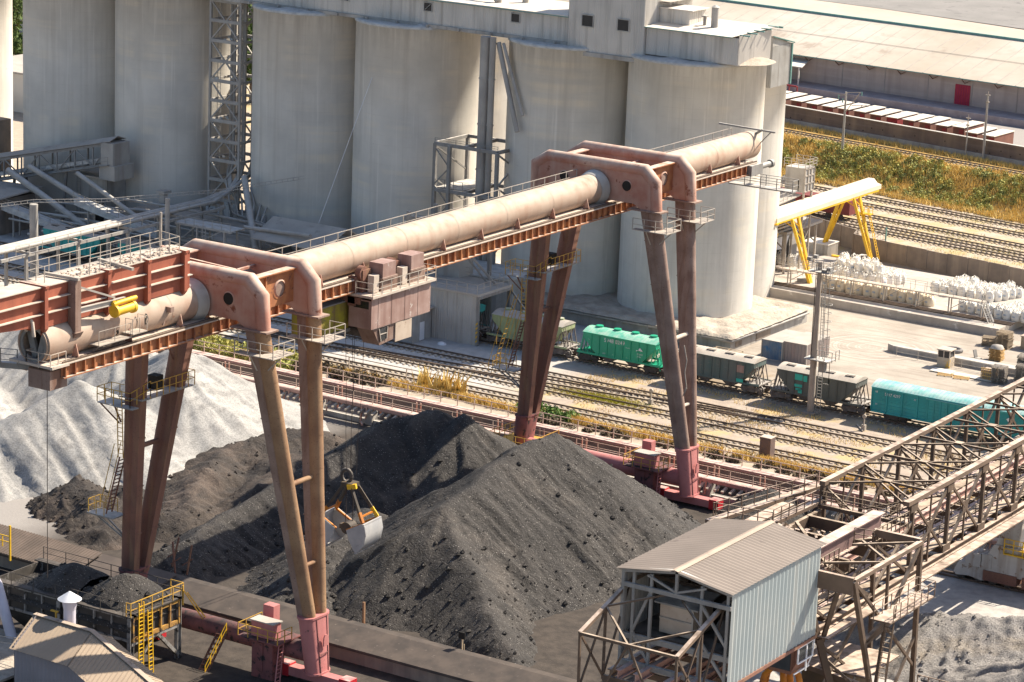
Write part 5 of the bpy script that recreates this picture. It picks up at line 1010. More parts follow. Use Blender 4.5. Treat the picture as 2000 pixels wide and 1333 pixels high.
# ================================================================ COAL BUNKER
bk = thing('coal_bunker', 'sooty steel coal bunker on posts with yellow ladders and railings', 'bunker', (-137.5, 161, -2))
bx0, bx1, by0, by1, zt = -146.5, -132.4, 158.3, 164.0, 5.0
SOOT = mat('sooty_steel', (.045, .04, .036), (.08, .07, .062), 1, .8, spot=((.2, .19, .18), .62, 1.3), dust=((.1, .085, .075), .8))
SOOTP = mat('chipped_grey_post', (.30, .285, .27), (.16, .145, .13), 1.6, .8, spot=((.04, .036, .032), .54, 1.6))
b = MB(); b.box(bx0, by0, 3.0, bx1, by0 + .1, zt); b.box(bx0, by1 - .1, 3.0, bx1, by1, zt); b.box(bx0, by0, 3, bx0 + .1, by1, zt); b.box(bx1 - .1, by0, 3, bx1, by1, zt)
for xm in (-143, -136):
    A = [(xm - 3.4, by0 + .1, 3), (xm + 3.4, by0 + .1, 3), (xm + 3.4, by1 - .1, 3), (xm - 3.4, by1 - .1, 3)]; Bq = [(xm - .8, 160.4, .2), (xm + .8, 160.4, .2), (xm + .8, 162, .2), (xm - .8, 162, .2)]
    b.loft([A, Bq], False, False)
b.build('hopper', SOOT, bk)
b = MB()
for x in np.arange(bx0, bx1 + .1, 1.76): b.bar((x, by0 - .06, 3.0), (x, by0 - .06, zt), .22, .14, (1,0,0))
for z in (3.05, 3.9, 4.9): b.bar((bx0, by0 - .08, z), (bx1, by0 - .08, z), .14, .2)
b.build('wall_rib', SOOTP, bk)
b = MB(); b.box(bx0 - .4, by0 - .35, zt, bx1 + .3, by0 + .35, zt + .1); b.box(bx0 - .4, by1 - .35, zt, bx1 + .3, by1 + .35, zt + .1); b.box(bx1 - .4, by0, zt, bx1 + .3, by1, zt + .1)
for k in range(18): b.bar((bx1 - 3.2, by0 + .4 + k*.28, zt + .1), (bx1 - .4, by0 + .4 + k*.28, zt + .1), .08)
b.build('rim', SOOT, bk)
for x in (bx0 + .2, -139.5, bx1):
    for y in (by0, by1): b = MB(); b.ibeam((x, y, -2.2), (x, y, zt), .35, .4, .05, (0,1,0)); b.build('post', SOOTP, bk)
b = MB(); b.bar((bx1, by1, .3), (bx1, (by0+by1)/2 + .4, 2.7), .28); b.bar((bx1, by0, .3), (bx1, (by0+by1)/2, 2.7), .18); b.bar((bx1, by0, 2.8), (bx1, by1, 2.8), .3, .3)
for x in (bx0, -139.5): b.bar((x, by0, -1), (x + 5, by0, 2.8), .15)
b.build('brace', SOOTP, bk)
b = MB(); b.bar((bx1 + .12, by0, 3.1), (bx1 + .12, by1, 3.1), .14, .35); b.bar((bx1 + .12, by0, 4.8), (bx1 + .12, by1, 4.8), .14, .2)
for k in range(6): b.bar((bx1 + .14, by0 + .1 + k*1.1, 3.0), (bx1 + .14, by0 + .1 + k*1.1, zt), .16, .2, (1,0,0))
b.build('yellow_end_frame', mat('rusty_yellow_paint', (.5, .28, .06), (.30, .16, .06), 1.2, .7, spot=((.07, .05, .04), .52, 1.5)), bk)
b = MB(); b.rail([(bx1 - .2, by0 - .3, zt + .1), (bx1 + .25, by0 - .3, zt + .1), (bx1 + .25, by1 + .3, zt + .1), (bx1 - 1, by1 + .3, zt + .1)], 1.1, 1.4, .07); b.build('handrail', M['yellow_rail'], bk)
b = MB(); b.rail([(bx0, by0 - .3, zt + .1), (bx1 - .5, by0 - .3, zt + .1)], 1.0, 2.4, .05, 0); b.rail([(bx0, by1 + .3, zt + .1), (bx1, by1 + .3, zt + .1)], 1.0, 2.4, .05); b.build('sooty_handrail', SOOT, bk)
b = MB(); b.ladder((bx1 + .3, by0 + .9, -2), (bx1 + .3, by0 + .9, zt + 1), .55, (0,1,0), .3, .08)
b.ladder((bx1 + .55, by0 + 1.9, -1.5), (bx1 + .3, by0 + 1.9, zt + .2), .5, (0,1,0), .3, .07); b.build('ladder', M['yellow'], bk)
b = MB(); b.bar((bx1 + .4, by1 + .2, zt + .6), (bx1 + 1.2, by1 + 2.2, 2.3), .09); b.bar((bx1 + .5, by1 + .5, zt + .4), (bx1 + 1.4, by1 + 2.6, 2.1), .09); b.bar((bx1 + .3, by1 + .2, zt + 1), (bx1 + .3, by1 + .2, zt - .6), .12); b.build('stair_handrail', M['yellow_rail'], bk)
t = thing('steel_steps', 'steel steps with a yellow handrail climbing to the pink tube', 'steps', (-129, 166, 0))
b = MB(); 
for k in range(8): b.box(-129.6, 165.2 - k*.3, 2.3 - k*.33, -128.8, 165.5 - k*.3, 2.37 - k*.33)
b.bar((-129.6, 165.5, 2.4), (-129.6, 162.9, -.4), .08, .2); b.bar((-128.8, 165.5, 2.4), (-128.8, 162.9, -.4), .08, .2); b.build('tread', M['leg_dark'], t); b = MB(); b.rail([(-128.8, 165.5, 2.4), (-128.8, 162.9, -.4)], .9, 1, .06); b.build('handrail', M['yellow'], t)
# ================================================================ NEAR LEFT ROOF, PIPES
rb = thing('roofed_gallery', 'tan corrugated conveyor house whose roof bends downhill, at the lower left corner', 'building', (-133, 149.5, 0))
P0, P1, P2 = V3((-136.4, 149.2, 4.2)), V3((-131.0, 149.5, 4.0)), V3((-122.4, 149.2, .2)); dR = V3((-1.1, 4.0, 1.3))
b = MB(); 
for a, c in ((P0, P1), (P1, P2)):
    b.add([a, c, c + dR, a + dR], [(0,1,2,3)]); b.add([a + dR, c + dR, c + dR + V3((.6, 1.6, -.8)), a + dR + V3((.6, 1.6, -.8))], [(0,1,2,3)])
    n = int((c - a).length / .33)
    for i in range(n + 1): q = a.lerp(c, i/n); b.bar(q, q + dR, .10, .04); b.bar(q + dR, q + dR + V3((.6, 1.6, -.8)), .10, .04)
b.build('roof', M['roof_tan2'] if 'roof_tan2' in M else mat('clean_tan_roof', (.34, .265, .195), (.30, .23, .17), .3, .75), rb)
b = MB(); b.bar(P0 + dR + V3((0,0,.08)), P1 + dR + V3((0,0,.08)), .45, .06); b.bar(P1 + dR + V3((0,0,.08)), P2 + dR + V3((0,0,.08)), .45, .06); b.build('ridge_cap', M['roof_tan'], rb)
b = MB(); i_ = V3((.25, .25, -.05)); b.corr(P0 + i_ - V3((0,0,6)), P1 + i_ - V3((0,0,6)), (0,0,6), .36, .07); b.corr(P1 + i_ - V3((0,0,6)), P2 + i_ - V3((0,0,6)), (0,0,6), .36, .07); b.corr(P0 + i_ + dR*.95 - V3((0,0,6)), P0 + i_ - V3((0,0,6)), (0,0,6.3), .36, .07); b.build('wall', mat('mauve_corrugated_wall', (.30, .27, .285), (.25, .225, .235), .4, .7, spec=.4), rb)
t = thing('vent_stack', 'pale ventilation stack with a conical cap behind the tan roof', 'vent stack', (-135, 154.3, -1))
b = MB(); b.tube((-135, 154.3, -1), (-135, 154.3, 7.0), .46, n=20); b.tube((-135, 154.3, 6.2), (-135, 154.3, 6.9), .47, .6, n=20); b.build('stack', M['lilac_pipe'], t); b = MB(); b.tube((-135, 154.3, 7.0), (-135, 154.3, 7.6), .92, .06, n=20); b.build('cap', M['white_paint'], t)
b = MB(); b.box(-135.1, 153.8, 3.2, -134.8, 153.95, 3.5); b.build('valve', M['yellow'], t)
b = MB(); b.pipe([(-149.5, 156, 7.2), (-146.6, 156.5, 7.15), (-145.4, 156.6, 6.6), (-144.4, 156.6, 5.4), (-142.7, 156.8, .2)], .42, 16); o = b.build('bent_duct', M['lilac_pipe']); tag(base(o, (-142.7, 156.8, .2)), 'pale bent duct coming down at the left edge', 'duct')
b = MB(); b.rail([(-149, 153.0, 2.0), (-141.5, 153.0, 2.0), (-137.5, 153.2, 2.4)], 1.0, 2, .06); b.rail([(-134.2, 156.6, 2.6), (-133.6, 153.6, 2.6)], 1.0, 2, .06); b.rail([(-137.4, 155.5, 2.6), (-134.2, 156.6, 2.6)], 1, 2, .06); o = b.build('walkway_handrail', M['rail_grey']); tag(base(o, (-141, 153, 2)), 'grey pipe handrail around the pale vent stack and duct', 'handrail')
t = thing('service_deck', 'dusty low deck with pipes at the lower left edge', 'platform', (-145, 152, 0))
b = MB(); b.box(-155, 148.5, 1.2, -137.4, 157.6, 1.4); b.build('deck', M['beige_dust'], t)
b = MB()
for k in range(4): b.bar((-155, 148.2 - k*.5, 1.0 - k*.3), (-137, 148.2 - k*.5, .7 - k*.3), .18)
for k in range(7): b.bar((-140 - k*2, 148, -1), (-140 - k*2, 148, 1.2), .2)
b.build('pipework', M['leg_dark'], t)
b = MB(); b.bar((-155.3, 170, 1.5), (-155.3, 170, 4.6), .14); b.rail([(-157, 170, 2.6), (-155.3, 170, 2.6)], 1, .8, .08); o = b.build('yellow_rail_post', M['yellow']); tag(base(o, (-155.3, 170, 1.5)), 'yellow railing end at the left edge above the corrugated lids', 'handrail')
b = MB(); b.bar((-144.5, 155.8, .5), (-144.5, 155.8, 3.5), .09); b.bar((-139, 157.3, .5), (-139, 157.3, 4.2), .12); b.box(-139.5, 157.2, 4.2, -138.8, 157.4, 4.3); o = b.build('lamp_post', M['yellow_rail']); tag(base(o, (-139, 157.3, .5)), 'short yellowish post in front of the bunker wall', 'post')
# ================================================================ TRUSS GANTRY CRANE
tc = thing('truss_crane', 'dusty brown lattice truss gantry crane reaching across the right side', 'gantry crane', (-89, 190, 0))
XA, XB, ZT, ZB = -92.9, -85.3, 14.9, 8.5
J = [202.7 + 6.9*i for i in range(-8, 9)]      # panel joints along the bridge (147.5 .. 257.9)
Y0, YN = J[0], J[-1]
for x in (XA, XB):
    b = MB(); b.bar((x, 195.2 if x == XA else 194.5, ZT - .2), (x, YN, ZT - .2), .5, .36); b.build('top_chord', M['truss_light'], tc)
    b = MB(); b.bar((x, 158.6, 12.75), (x, 165.2, 14.75), .3, .25); b.bar((x, 165.2, 14.75), (x, 178, 14.75), .3, .25); b.build('front_chord', M['truss_light'], tc)
    b = MB(); b.ibeam((x, 163 if x == XA else 160, ZB), (x, YN, ZB), .45, .5, .08); b.build('bottom_chord', M['truss_light'], tc)
b = MB()
for j in J:
    for x in (XA, XB):
        if j > 195: b.bar((x, j, ZB), (x, j, ZT - .3), .26, .3)
        elif 163 < j < 178: b.bar((x, j, ZB), (x, j, 14.3), .26, .3)
b.build('upright', M['truss'], tc)
b = MB(); g2 = MB()
for i in range(len(J) - 1):
    a, c = J[i], J[i+1]; m_ = (a + c)/2
    for x in (XA, XB):
        if a > 194:
            b.bar((x, a, ZT - .35), (x, c, ZB + .2), .15, .2); b.bar((x, c, ZT - .35), (x, a, ZB + .2), .19, .24); b.bar((x, m_, (ZT+ZB)/2), (x, m_, ZT - .3), .12); b.bar((x, m_, ZB), (x, m_, (ZT+ZB)/2), .14)
            g2.box(x - .06, m_ - .5, (ZT+ZB)/2 - .5, x + .06, m_ + .5, (ZT+ZB)/2 + .5)
            for yy in (a, ): g2.box(x - .16, yy - .6, ZT - 1.1, x + .16, yy + .6, ZT - .4); g2.box(x - .16, yy - .7, ZB + .1, x + .16, yy + .7, ZB + .9)
        elif 166 < a and c < 179:
            b.bar((x, a, 14.2), (x, m_, ZB + .2), .2); b.bar((x, c, 14.2), (x, m_, ZB + .2), .2)
        elif a > 170:
            b.bar((x, a, 13), (x, c, ZB + .2), .2); b.bar((x, c, 13), (x, a, ZB + .2), .2)
b.build('side_diagonal', M['truss'], tc); g2.build('gusset_plate', M['truss'], tc)
b = MB()
for i in range(len(J) - 1):
    a, c = J[i], J[i+1]; m_ = (a + c)/2
    if a > 194: b.bar((XA, m_, ZT - .3), (XB, m_, ZT - .3), .15, .18); b.bar((XA, a, ZT - .28), (XB, c, ZT - .28), .12, .15); b.bar((XA, c, ZT - .3), (XB, a, ZT - .3), .12, .15); b.box((XA+XB)/2 - .35, m_ - .35, ZT - .18, (XA+XB)/2 + .35, m_ + .35, ZT - .14)
    elif 166 < a and c < 179: b.bar((XA, a, 14.3), (XB, a, 14.3), .2); b.bar((XA, a, 14.28), ((XA+XB)/2, m_, 14.28), .16); b.bar((XB, a, 14.28), ((XA+XB)/2, m_, 14.28), .16); b.bar(((XA+XB)/2, m_, 14.28), (XA, c, 14.28), .16); b.bar(((XA+XB)/2, m_, 14.28), (XB, c, 14.28), .16)
for j in J:
    if j > 195: b.bar((XA, j, ZT - .6), ((XA+XB)/2, j, ZT - 3.0), .14); b.bar((XB, j, ZT - .6), ((XA+XB)/2, j, ZT - 3.0), .14); b.bar((XA, j, ZB+2.2), (XB, j, ZB + 5.0), .12)
F0, F1 = (158.6, 12.75), (165.2, 14.7)
for x in (XA, XB):
    b.bar((x, *F0), (x, 158.7, 8.4), .16); b.bar((x, 162.0, 13.7), (x, 162.0, 8.4), .16); b.bar((x, 162.0, 13.7), (x, 158.7, 8.6), .13); b.bar((x, *F0), (x, 162, 8.6), .13); b.bar((x, 165.2, 14.6), (x, 162, 8.6), .13)
b.bar((XA, *F0), (XB, *F0), .2); b.bar((XA, 158.7, 8.6), (XB, 158.7, 8.6), .2); xm_ = (XA + XB)/2
b.bar((XA, 162.0, 13.75), (xm_, *F0), .13); b.bar((xm_, *F0), (XB, 162.0, 13.75), .13); b.bar((XA, 162.0, 13.75), (xm_, *F1), .13); b.bar((xm_, *F1), (XB, 162.0, 13.75), .13); b.bar((xm_, *F0), (XA + 1.6, 158.7, 8.6), .13); b.bar((xm_, *F0), (XB - 1.6, 158.7, 8.6), .13)
b.build('top_lateral', M['truss'], tc)
b = MB(); y = 162
while y < YN: b.bar((XA, y, ZB), (XB, y, ZB), .2, .45); y += 2.3
b.build('floor_beam', M['truss'], tc)
for dx in (1.2, 2.6, 5.0, 6.4):
    b = MB(); b.ibeam((XA + dx, 162, ZB + .5), (XA + dx, YN, ZB + .5), .4, .6, .06); b.build('trolley_beam', M['walk_pink'], tc)
for s, x in ((1, XB + .55), (-1, XA - .55)):
    b = MB(); b.box(min(x, x + s*.9), 179, ZB - .1, max(x, x + s*.9), YN, ZB); o = b.build('walkway', M['truss_light'], tc)
for x in (XA + 1.9, XB - 1.9, XB - .55):
    b = MB(); b.box(x - .4, 179, ZB + .84, x + .4, YN, ZB + .9); b.rail([(x - .4, 180, ZB + .9), (x - .4, YN, ZB + .9)], 1.1, 1.8, .06); b.build('inner_walkway', M['truss'], tc)
# machinery deck between house and bridge
b = MB(); b.box(-96.4, 186.5, 12.4, -95.2, 195.2, 12.5); b.rail([(-98.2, 187.2, 12.9), (-93.4, 187.9, 12.9)], 1.1, 1.2, .07); b.rail([(-98, 187.2, 13), (-95.2, 199, 13)], 1.1, 1.6, .07); b.rail([(-93.4, 188, 13.1), (-93, 196.5, 13.1)], 1.1, 1.3, .07); b.bar((-98.2, 186.5, 12.6), (-95.6, 200.5, 12.7), .7, .3); b.bar((-94, 187, 12.8), (-93.1, 196.2, 13.1), .6, .3); b.build('deck_walkway', M['truss_light'], tc)
b = MB()
for y in (181, 185, 189, 193): b.bar((XA, y, 12.2), (XB, y, 12.2), .3, .9)
b.box(XA - .1, 180, 11.6, XA + .2, 195, 12.6)
for k in range(5): b.bar((XA + .5 + k*1.5, 180, 11.5), (XA + .5 + k*1.5, 195, 11.5), .2, .3)
b.build('deck_beam', M['truss'], tc)
b = MB(); rr = random.Random(5)
for k in range(90): x, y = rr.uniform(XA, XB - 3), rr.uniform(180, 189); s = rr.uniform(.2, .9); a = rr.uniform(0, 3); b.bar((x, y, 12.75 + rr.random()*.3), (x + s*math.cos(a), y + s*math.sin(a), 12.75 + rr.random()*.4), .2, .05)
b.build('deck_scrap', M['truss_light'], tc)['kind'] = 'stuff'
b = MB(); b.bar((XA + .5, 190, 12.9), (XB, 181.5, 12.9), .22); b.bar((XA + 1, 181.5, 12.95), (XB, 190.5, 12.95), .22); b.bar((XA, 195, 12.9), (XB, 195, 12.9), .3); b.rail([(XA, 195.1, 13), (XB, 195.1, 13)], 1.1, 1.0, .06, 2); b.rail([(XB - 1.2, 188, 12.8), (XB + .3, 188.2, 12.8), (XB + .3, 194.5, 12.8)], 1.4, .8, .07, 2); b.rail([(XB - 2.5, 178.5, 12.8), (XB + .2, 178.5, 12.8), (XB + .2, 182.5, 12.8)], 1.5, .8, .07, 2); b.build('deck_bracing', M['truss'], tc)
b = MB(); b.box(-87.2, 179.5, 12.6, -86.75, 193.2, 14.0); b.box(-87.5, 179.4, 14.0, -86.45, 193.3, 14.1); b.box(-87.5, 179.4, 12.5, -86.45, 193.3, 12.6); b.build('plate_girder', mat('violet_brown_girder', (.20, .125, .12), (.15, .10, .095), .8, .7, dust=((.6, .48, .4), 1.0, .3)), tc)
# side tower and leg
tx0, tx1, ty0, ty1, tz = -85.2, -81.4, 177.4, 188.8, 13.9
b = MB(); b.bar((tx1, ty0, tz), (tx1, ty1, tz), .35, .3); b.bar((tx0, ty1, tz), (tx1, ty1, tz), .35, .6); b.bar((tx0, ty0, tz - .4), (tx1, ty0, tz - .4), .3, 1.3); b.build('tower_top', M['truss_light'], tc)
b = MB()
for k, (p, q) in enumerate((((tx1, 183.2, tz - .1), (tx0, 180, tz - .1)), ((tx1, 183.2, tz - .1), (tx0, 186.6, tz - .1)), ((tx1, ty1, tz), (tx0, 185, tz)))): b.bar(p, q, .16)
n1, n2 = (tx1, 183.4, 8.9), (tx1, 183.4, 2.4)
b.bar((tx1, ty0, tz), (tx1 + .2, ty0 + 4.2, 3.6), .34); b.bar((tx1, ty0, tz), n1, .22); b.bar((tx1, ty1, tz - .1), n1, .24); b.bar((tx1, 183.2, tz), n1, .2); b.bar((tx1, ty1, tz), (tx1, ty1 + .5, -1), .34); b.bar(n1, (tx1 + .2, ty0 + 4.4, 3.4), .26); b.bar(n1, (tx1, ty1 + .3, 4), .2); b.bar((tx1, ty1 + .3, 6.5), (tx1 + .1, 183, 1), .2); b.bar((tx1, 180, 8.6), (tx1, 183.2, 9.2), .3); b.bar((tx1, 180, 8.4), (tx1, 188, 9.4), .3, .34)
b.bar((tx0, ty0, tz - 1), (tx0 + .3, ty0 + 2.2, 8), .36); b.bar((tx0 + 2.6, ty0, tz - 1), (tx0 + .6, ty0 + 2.2, 8), .3); b.bar((tx0 + .4, ty0 + 2, 8.2), (tx1 - 1.2, ty0 + 4, -1.5), .55, .5); b.bar((tx0, ty0 - 1, 11), (tx0 + .4, ty0 + 2.2, 8), .26); b.bar((tx0 + .4, ty0 + 2.2, 7), (tx1 + .2, ty0 + 4.2, 3.4), .2); b.bar((tx0, ty1, tz), (tx0, ty1 + 1, 0), .3); b.bar((tx0, ty0 + 2, 8), (tx0, ty1, 2), .2); b.bar((tx0, ty1, 9), (tx0, ty0 + 3, 3), .2)
b.bar((tx1 + .2, ty0 + 4.2, 3.6), (tx1 + 1, ty0 + 4.6, -1.5), .35)
b.build('tower_leg', M['truss'], tc)
b = MB(); b.box(tx1 - .1, 180.8, 10.0, tx1 + 1.6, 188.4, 10.12); b.rail([(tx1 + 1.6, 181.2, 10.1), (tx1 + 1.6, 188.4, 10.1), (tx1, 188.4, 10.1)], 1.2, 1.3, .06); b.rail([(tx1 + .2, 180.8, 10.1), (tx1 + .2, 188.2, 10.1)], 1.2, 1.6, .06); o = b.build('tower_platform', M['truss_light'], tc)
b = MB(); b.ladder((tx1 + 1.0, 181.2, 5.2), (tx1 + 1.0, 182.0, 10.1), .7, (1,0,0), .36, .08); b.rail([(tx1 + 1.4, 181.0, 5.4), (tx1 + 1.4, 182.0, 10.1)], 1.0, 1.5, .06); b.build('stair', M['truss'], tc)
b = MB(); b.box(tx1 - 1, 179.2, 3.5, tx1 + 1.4, 184.4, 3.62); b.box(tx1 + .4, 184, 2.2, tx1 + 3.2, 189, 2.3); b.rail([(tx1 - .6, 179.4, 3.6), (tx1 + 1.3, 179.4, 3.6), (tx1 + 1.3, 183, 3.6)], 1.1, .8, .06); b.rail([(tx1 + .5, 189, 2.3), (tx1 + 3.2, 189, 2.3), (tx1 + 3.2, 184.2, 2.3)], 1.1, 1, .07); b.build('lower_platform', M['truss_light'], tc)
b = MB(); b.ladder((tx1 + 2.4, 180, -.5), (tx1 + 1.2, 181.5, 3.5), .7, (1,0,0), .36, .1); b.build('lower_stair', M['truss_light'], tc)
b = MB(); b.box(-88.0, 183.6, -1, -84.4, 187.6, 4.4); o = b.build('base_box', mat('rusty_base_plate', (.13, .085, .05), (.09, .065, .045), .9, .8, spot=((.24, .13, .05), .6, 1.2), dust=((.4, .31, .25), .9)), tc)
b = MB(); b.box(-84.39, 185.0, 3.0, -84.36, 185.4, 3.9); b.build('window', M['window'], o)
b = MB(); b.box(-88.4, 183.2, 4.4, -82.6, 189.2, 4.5); b.bar((-88.4, 183.2, 4.4), (-80.6, 182.0, 4.1), .35, .4); b.build('base_deck', M['truss_light'], o)
# machinery house
mh = thing('machinery_house', 'corrugated house with pale blue side wall and brown roof on the truss crane', 'building', (-88.6, 171, 9))
hx0, hx1, hy0, hy1, hz, hb = -92.9, -84.25, 164.1, 177.6, 16.0, 9.15
b = MB(); b.corr((hx1, hy0, hb), (hx1, hy1, hb), (0, 0, hz - hb), .56, .075); b.build('side_wall', M['corr_blue'], mh, label='pale blue corrugated side wall')
b = MB(); b.corr((hx0, hy1, hb), (hx0, hy0, hb), (0, 0, hz - hb), .36, .07); b.corr((hx1, hy1, hb + 2), (hx0, hy1, hb + 2), (0, 0, hz - hb - 2), .36, .07); b.build('wall', M['corr_cool'], mh)
b = MB(); xr, zr = (hx0 + hx1)/2, 16.75
for s, xe in ((-1, hx0 - .3), (1, hx1 + .3)):
    n = int((hy1 - hy0 + .8)/.12); vs = []
    for i in range(n + 1):
        y = hy0 - .4 + i*.12; dz = (0, .028, .056, .028)[i % 4]; vs += [(xr, y, zr + dz), (xe, y, hz + .05 + dz)]
    b.add(vs, [(2*i, 2*i+2, 2*i+3, 2*i+1) for i in range(n)])
b.build('roof', M['roof_rust'], mh)
b = MB(); b.prism([(xr - .3, hy0 - .45, zr + .04), (xr, hy0 - .45, zr + .13), (xr + .3, hy0 - .45, zr + .04)], (0, hy1 - hy0 + .9, 0)); b.build('ridge_cap', M['roof_tan'], mh)
b = MB()
for y in (hy0, hy0 + .25): b.bar((hx0 + .1, y, hb), (hx0 + .1, y, hz), .22)
for x in (hx0 + .9, -90.6, -86.6, hx1 - .3): b.bar((x, hy0 + .1, hb), (x, hy0 + .1, hz), .2)
b.bar((hx0, hy0, hz - .1), (xr, hy0, zr - .1), .2, .3); b.bar((hx1, hy0, hz - .1), (xr, hy0, zr - .1), .2, .3); b.bar((hx0, hy0, 14.9), (hx1, hy0, 14.9), .25, .3); b.bar((xr, hy0, 15), (xr, hy0, zr), .2); b.bar((xr, hy0, 15.1), (hx0 + 2, hy0, 15.9), .14); b.bar((xr, hy0, 15.1), (hx1 - 2, hy0, 15.9), .14); b.bar((hx0, hy0 + .2, 11.1), (hx1, hy0 + .2, 11.1), .25, .4); b.bar((hx0 + .9, hy0 + .1, 11.5), (-90.6, hy0 + .1, 14.8), .18); b.bar((hx0 + .9, hy0 + .1, 11.5), (-90.6, hy0+.1, 9.5), .18); b.bar((-86.6, hy0+.1, 14.6), (hx1 - .3, hy0+.1, 12), .18); b.bar((-86.6, hy0 + .1, 12), (hx1 - .3, hy0+.1, 9.6), .18); b.bar((hx0, hy0, hb), (hx1, hy0, hb), .3, .4)
b.build('front_frame', M['steel_blue'], mh)
b = MB(); b.box(-90.6, 165.6, 11.4, -87.9, 168.4, 13.7); o = b.build('inner_cabin', M['trolley_ochre'], mh); b = MB(); b.prism([(-90.9, 165.2, 13.6), (-87.4, 165.2, 13.6), (-87.4, 168.7, 14.0), (-90.9, 168.7, 14.0)], (0, 0, .12)); b.build('cabin_roof', M['steel_blue'], o)
b = MB(); b.bar((-90.6, 165.57, 12.5), (-87.9, 165.57, 12.5), .1); b.bar((-87.95, 165.57, 11.4), (-87.95, 165.57, 13.6), .12); b.build('cabin_frame', M['rail_grey'], o)
b = MB(); b.box(hx0 + .1, 165, 11.0, hx1 - .1, 177.5, 11.2); b.box(-87, 169, 11.2, -85, 172, 13.2); b.tube((-86.5, 167, 12), (-84.9, 167, 12), .9, n=16); b.tube((-92, 171, 12.5), (-88, 171, 12.5), .8, n=16); b.build('machinery', M['black_metal'], mh)
b = MB(); b.box(hx0, hy0, hb - .15, hx1 + .1, hy0 + .3, hb); b.bar((hx1 + .05, hy0, hb - .1), (hx1 + .05, hy1, hb - .1), .16, .25); b.build('floor_edge', M['leg_dark'], mh)
t = thing('operator_cab', 'small dark operator cab with white framed windows under the machinery house', 'cab', (-85.6, 176.5, 7))
b = MB(); b.prism([(-86.9, 175.2, 9.0), (-84.6, 175.2, 9.0), (-84.4, 175.0, 7.6), (-84.9, 175.2, 6.6), (-86.6, 175.2, 6.6)], (0, 2.6, 0)); b.build('body', M['leg_dark'], t)
b = MB(); b.prism([(-84.38, 175.3, 8.7), (-84.38, 176.3, 8.7), (-84.34, 176.3, 7.7), (-84.34, 175.3, 7.7)], (.03, 0, 0)); b.prism([(-84.4, 176.6, 8.7), (-84.4, 177.5, 8.7), (-84.36, 177.3, 7.7), (-84.36, 176.6, 7.7)], (.03, 0, 0)); b.box(-86.6, 175.1, 6.9, -84.9, 175.17, 8.6); b.build('window', M['window_glass'], t)
b = MB()
for p, q in (((-84.3, 175.2, 8.8), (-84.3, 177.6, 8.8)), ((-84.28, 175.1, 7.6), (-84.28, 177.5, 7.6)), ((-84.3, 176.45, 8.8), (-84.3, 176.45, 6.7)), ((-84.3, 177.6, 8.8), (-84.3, 177.4, 7.6)), ((-84.3, 175.1, 8.8), (-84.3, 175.1, 7.6)), ((-84.6, 175.2, 6.7), (-84.6, 177.6, 6.7)), ((-84.3, 177.4, 7.6), (-84.6, 177.3, 6.7))): b.bar(p, q, .1)
b.build('window_frame', M['white_paint'], t)
t = thing('orange_grab', 'orange clamshell grab hanging below the machinery house', 'grab bucket', (-87, 178, 2))
b = MB(); b.box(-87.5, 177.5, 6.6, -86.5, 178.5, 7.6); b.tube((-87, 178, 7.4), (-87, 178, 8.6), .25, n=10); b.tube((-87, 178, 5.9), (-87, 178, 6.6), .55, n=14); o = b.build('head', M['orange'], t)
for k in range(5):
    a = 2*math.pi*k/5 + .3; c, s = math.cos(a), math.sin(a); b = MB()
    b.pipe([(-87 + .4*c, 178 + .4*s, 6.2), (-87 + 1.3*c, 178 + 1.3*s, 5.4), (-87 + 1.6*c, 178 + 1.6*s, 4.2), (-87 + 1.0*c, 178 + 1.0*s, 2.8), (-87 + .35*c, 178 + .35*s, 2.2)], [.18, .24, .26, .18, .05], 8); b.build('claw', M['orange'], t)
b = MB()
for s in (-.25, .25): b.tube((-87 + s, 178, 8.4), (-87 + s, 178, 12), .05, n=5)
b.build('rope', M['rope'], t)
# ================================================================ WHITE CRANE BOGIE
wc = thing('white_crane_base', 'dirty white leg and wheeled base of another crane cut by the right edge', 'crane base', (-86, 222, 0))
b = MB(); b.prism([(-92.0, 221, .8), (-91.6, 221, 1.7), (-90.7, 221, 1.8), (-89.1, 221, 1.3), (-88.9, 221, .5), (-89.4, 221, .4), (-90.6, 221, .6), (-91.8, 221, .45)], (0, 1.2, 0)); b.build('bogie_frame', M['dirty_white'], wc)
b = MB(); b.box(-90.9, 220.8, 1.6, -89.5, 222.4, 2.8); b.box(-89.4, 220.8, 1.7, -88.5, 222.4, 2.9); b.build('ballast_box', M['dirty_white'], wc)
b = MB(); b.prism([(-89.6, 220.9, 1.3), (-78, 220.9, 1.3), (-78, 220.9, 4.2), (-88.4, 220.9, 3.9), (-88.9, 220.9, 3.0), (-89.6, 220.9, 1.9)], (0, 1.5, 0)); b.build('sill_girder', M['dirty_white'], wc)
b = MB(); b.prism([(-88.3, 221, 3.9), (-86.2, 221, 4.0), (-85.9, 221, 8), (-87.1, 221, 8)], (0, 1.4, 0)); b.build('leg', M['dirty_white'], wc)
b = MB(); b.box(-89.2, 220.8, 0.55, -86.1, 222.2, 1.45); b.box(-85.6, 220.8, .5, -83, 222.2, 1.5); b.build('equaliser_box', M['leg_dark'], wc)
for x in (-91.4, -89.7, -88.4, -87.0, -85, -83.8): b = MB(); b.tube((x, 221.2, .55), (x, 222, .55), .42, n=18); b.build('wheel', M['black_metal'], wc)
b = MB(); b.rail([(-87.4, 220.7, 3.4), (-84, 220.7, 3.4)], 1.3, .9, .08, 2); b.box(-87.4, 220.6, 3.3, -84, 221, 3.4); b.build('handrail', M['yellow'], wc)
t = thing('low_white_wall', 'dusty pale wall and beam in front of the far runway on the right', 'wall', (-90, 226, 0))
b = MB(); b.box(-103, 223.4, -.5, -60, 224.4, 1.0); b.build('wall', M['beige_dust'], t)
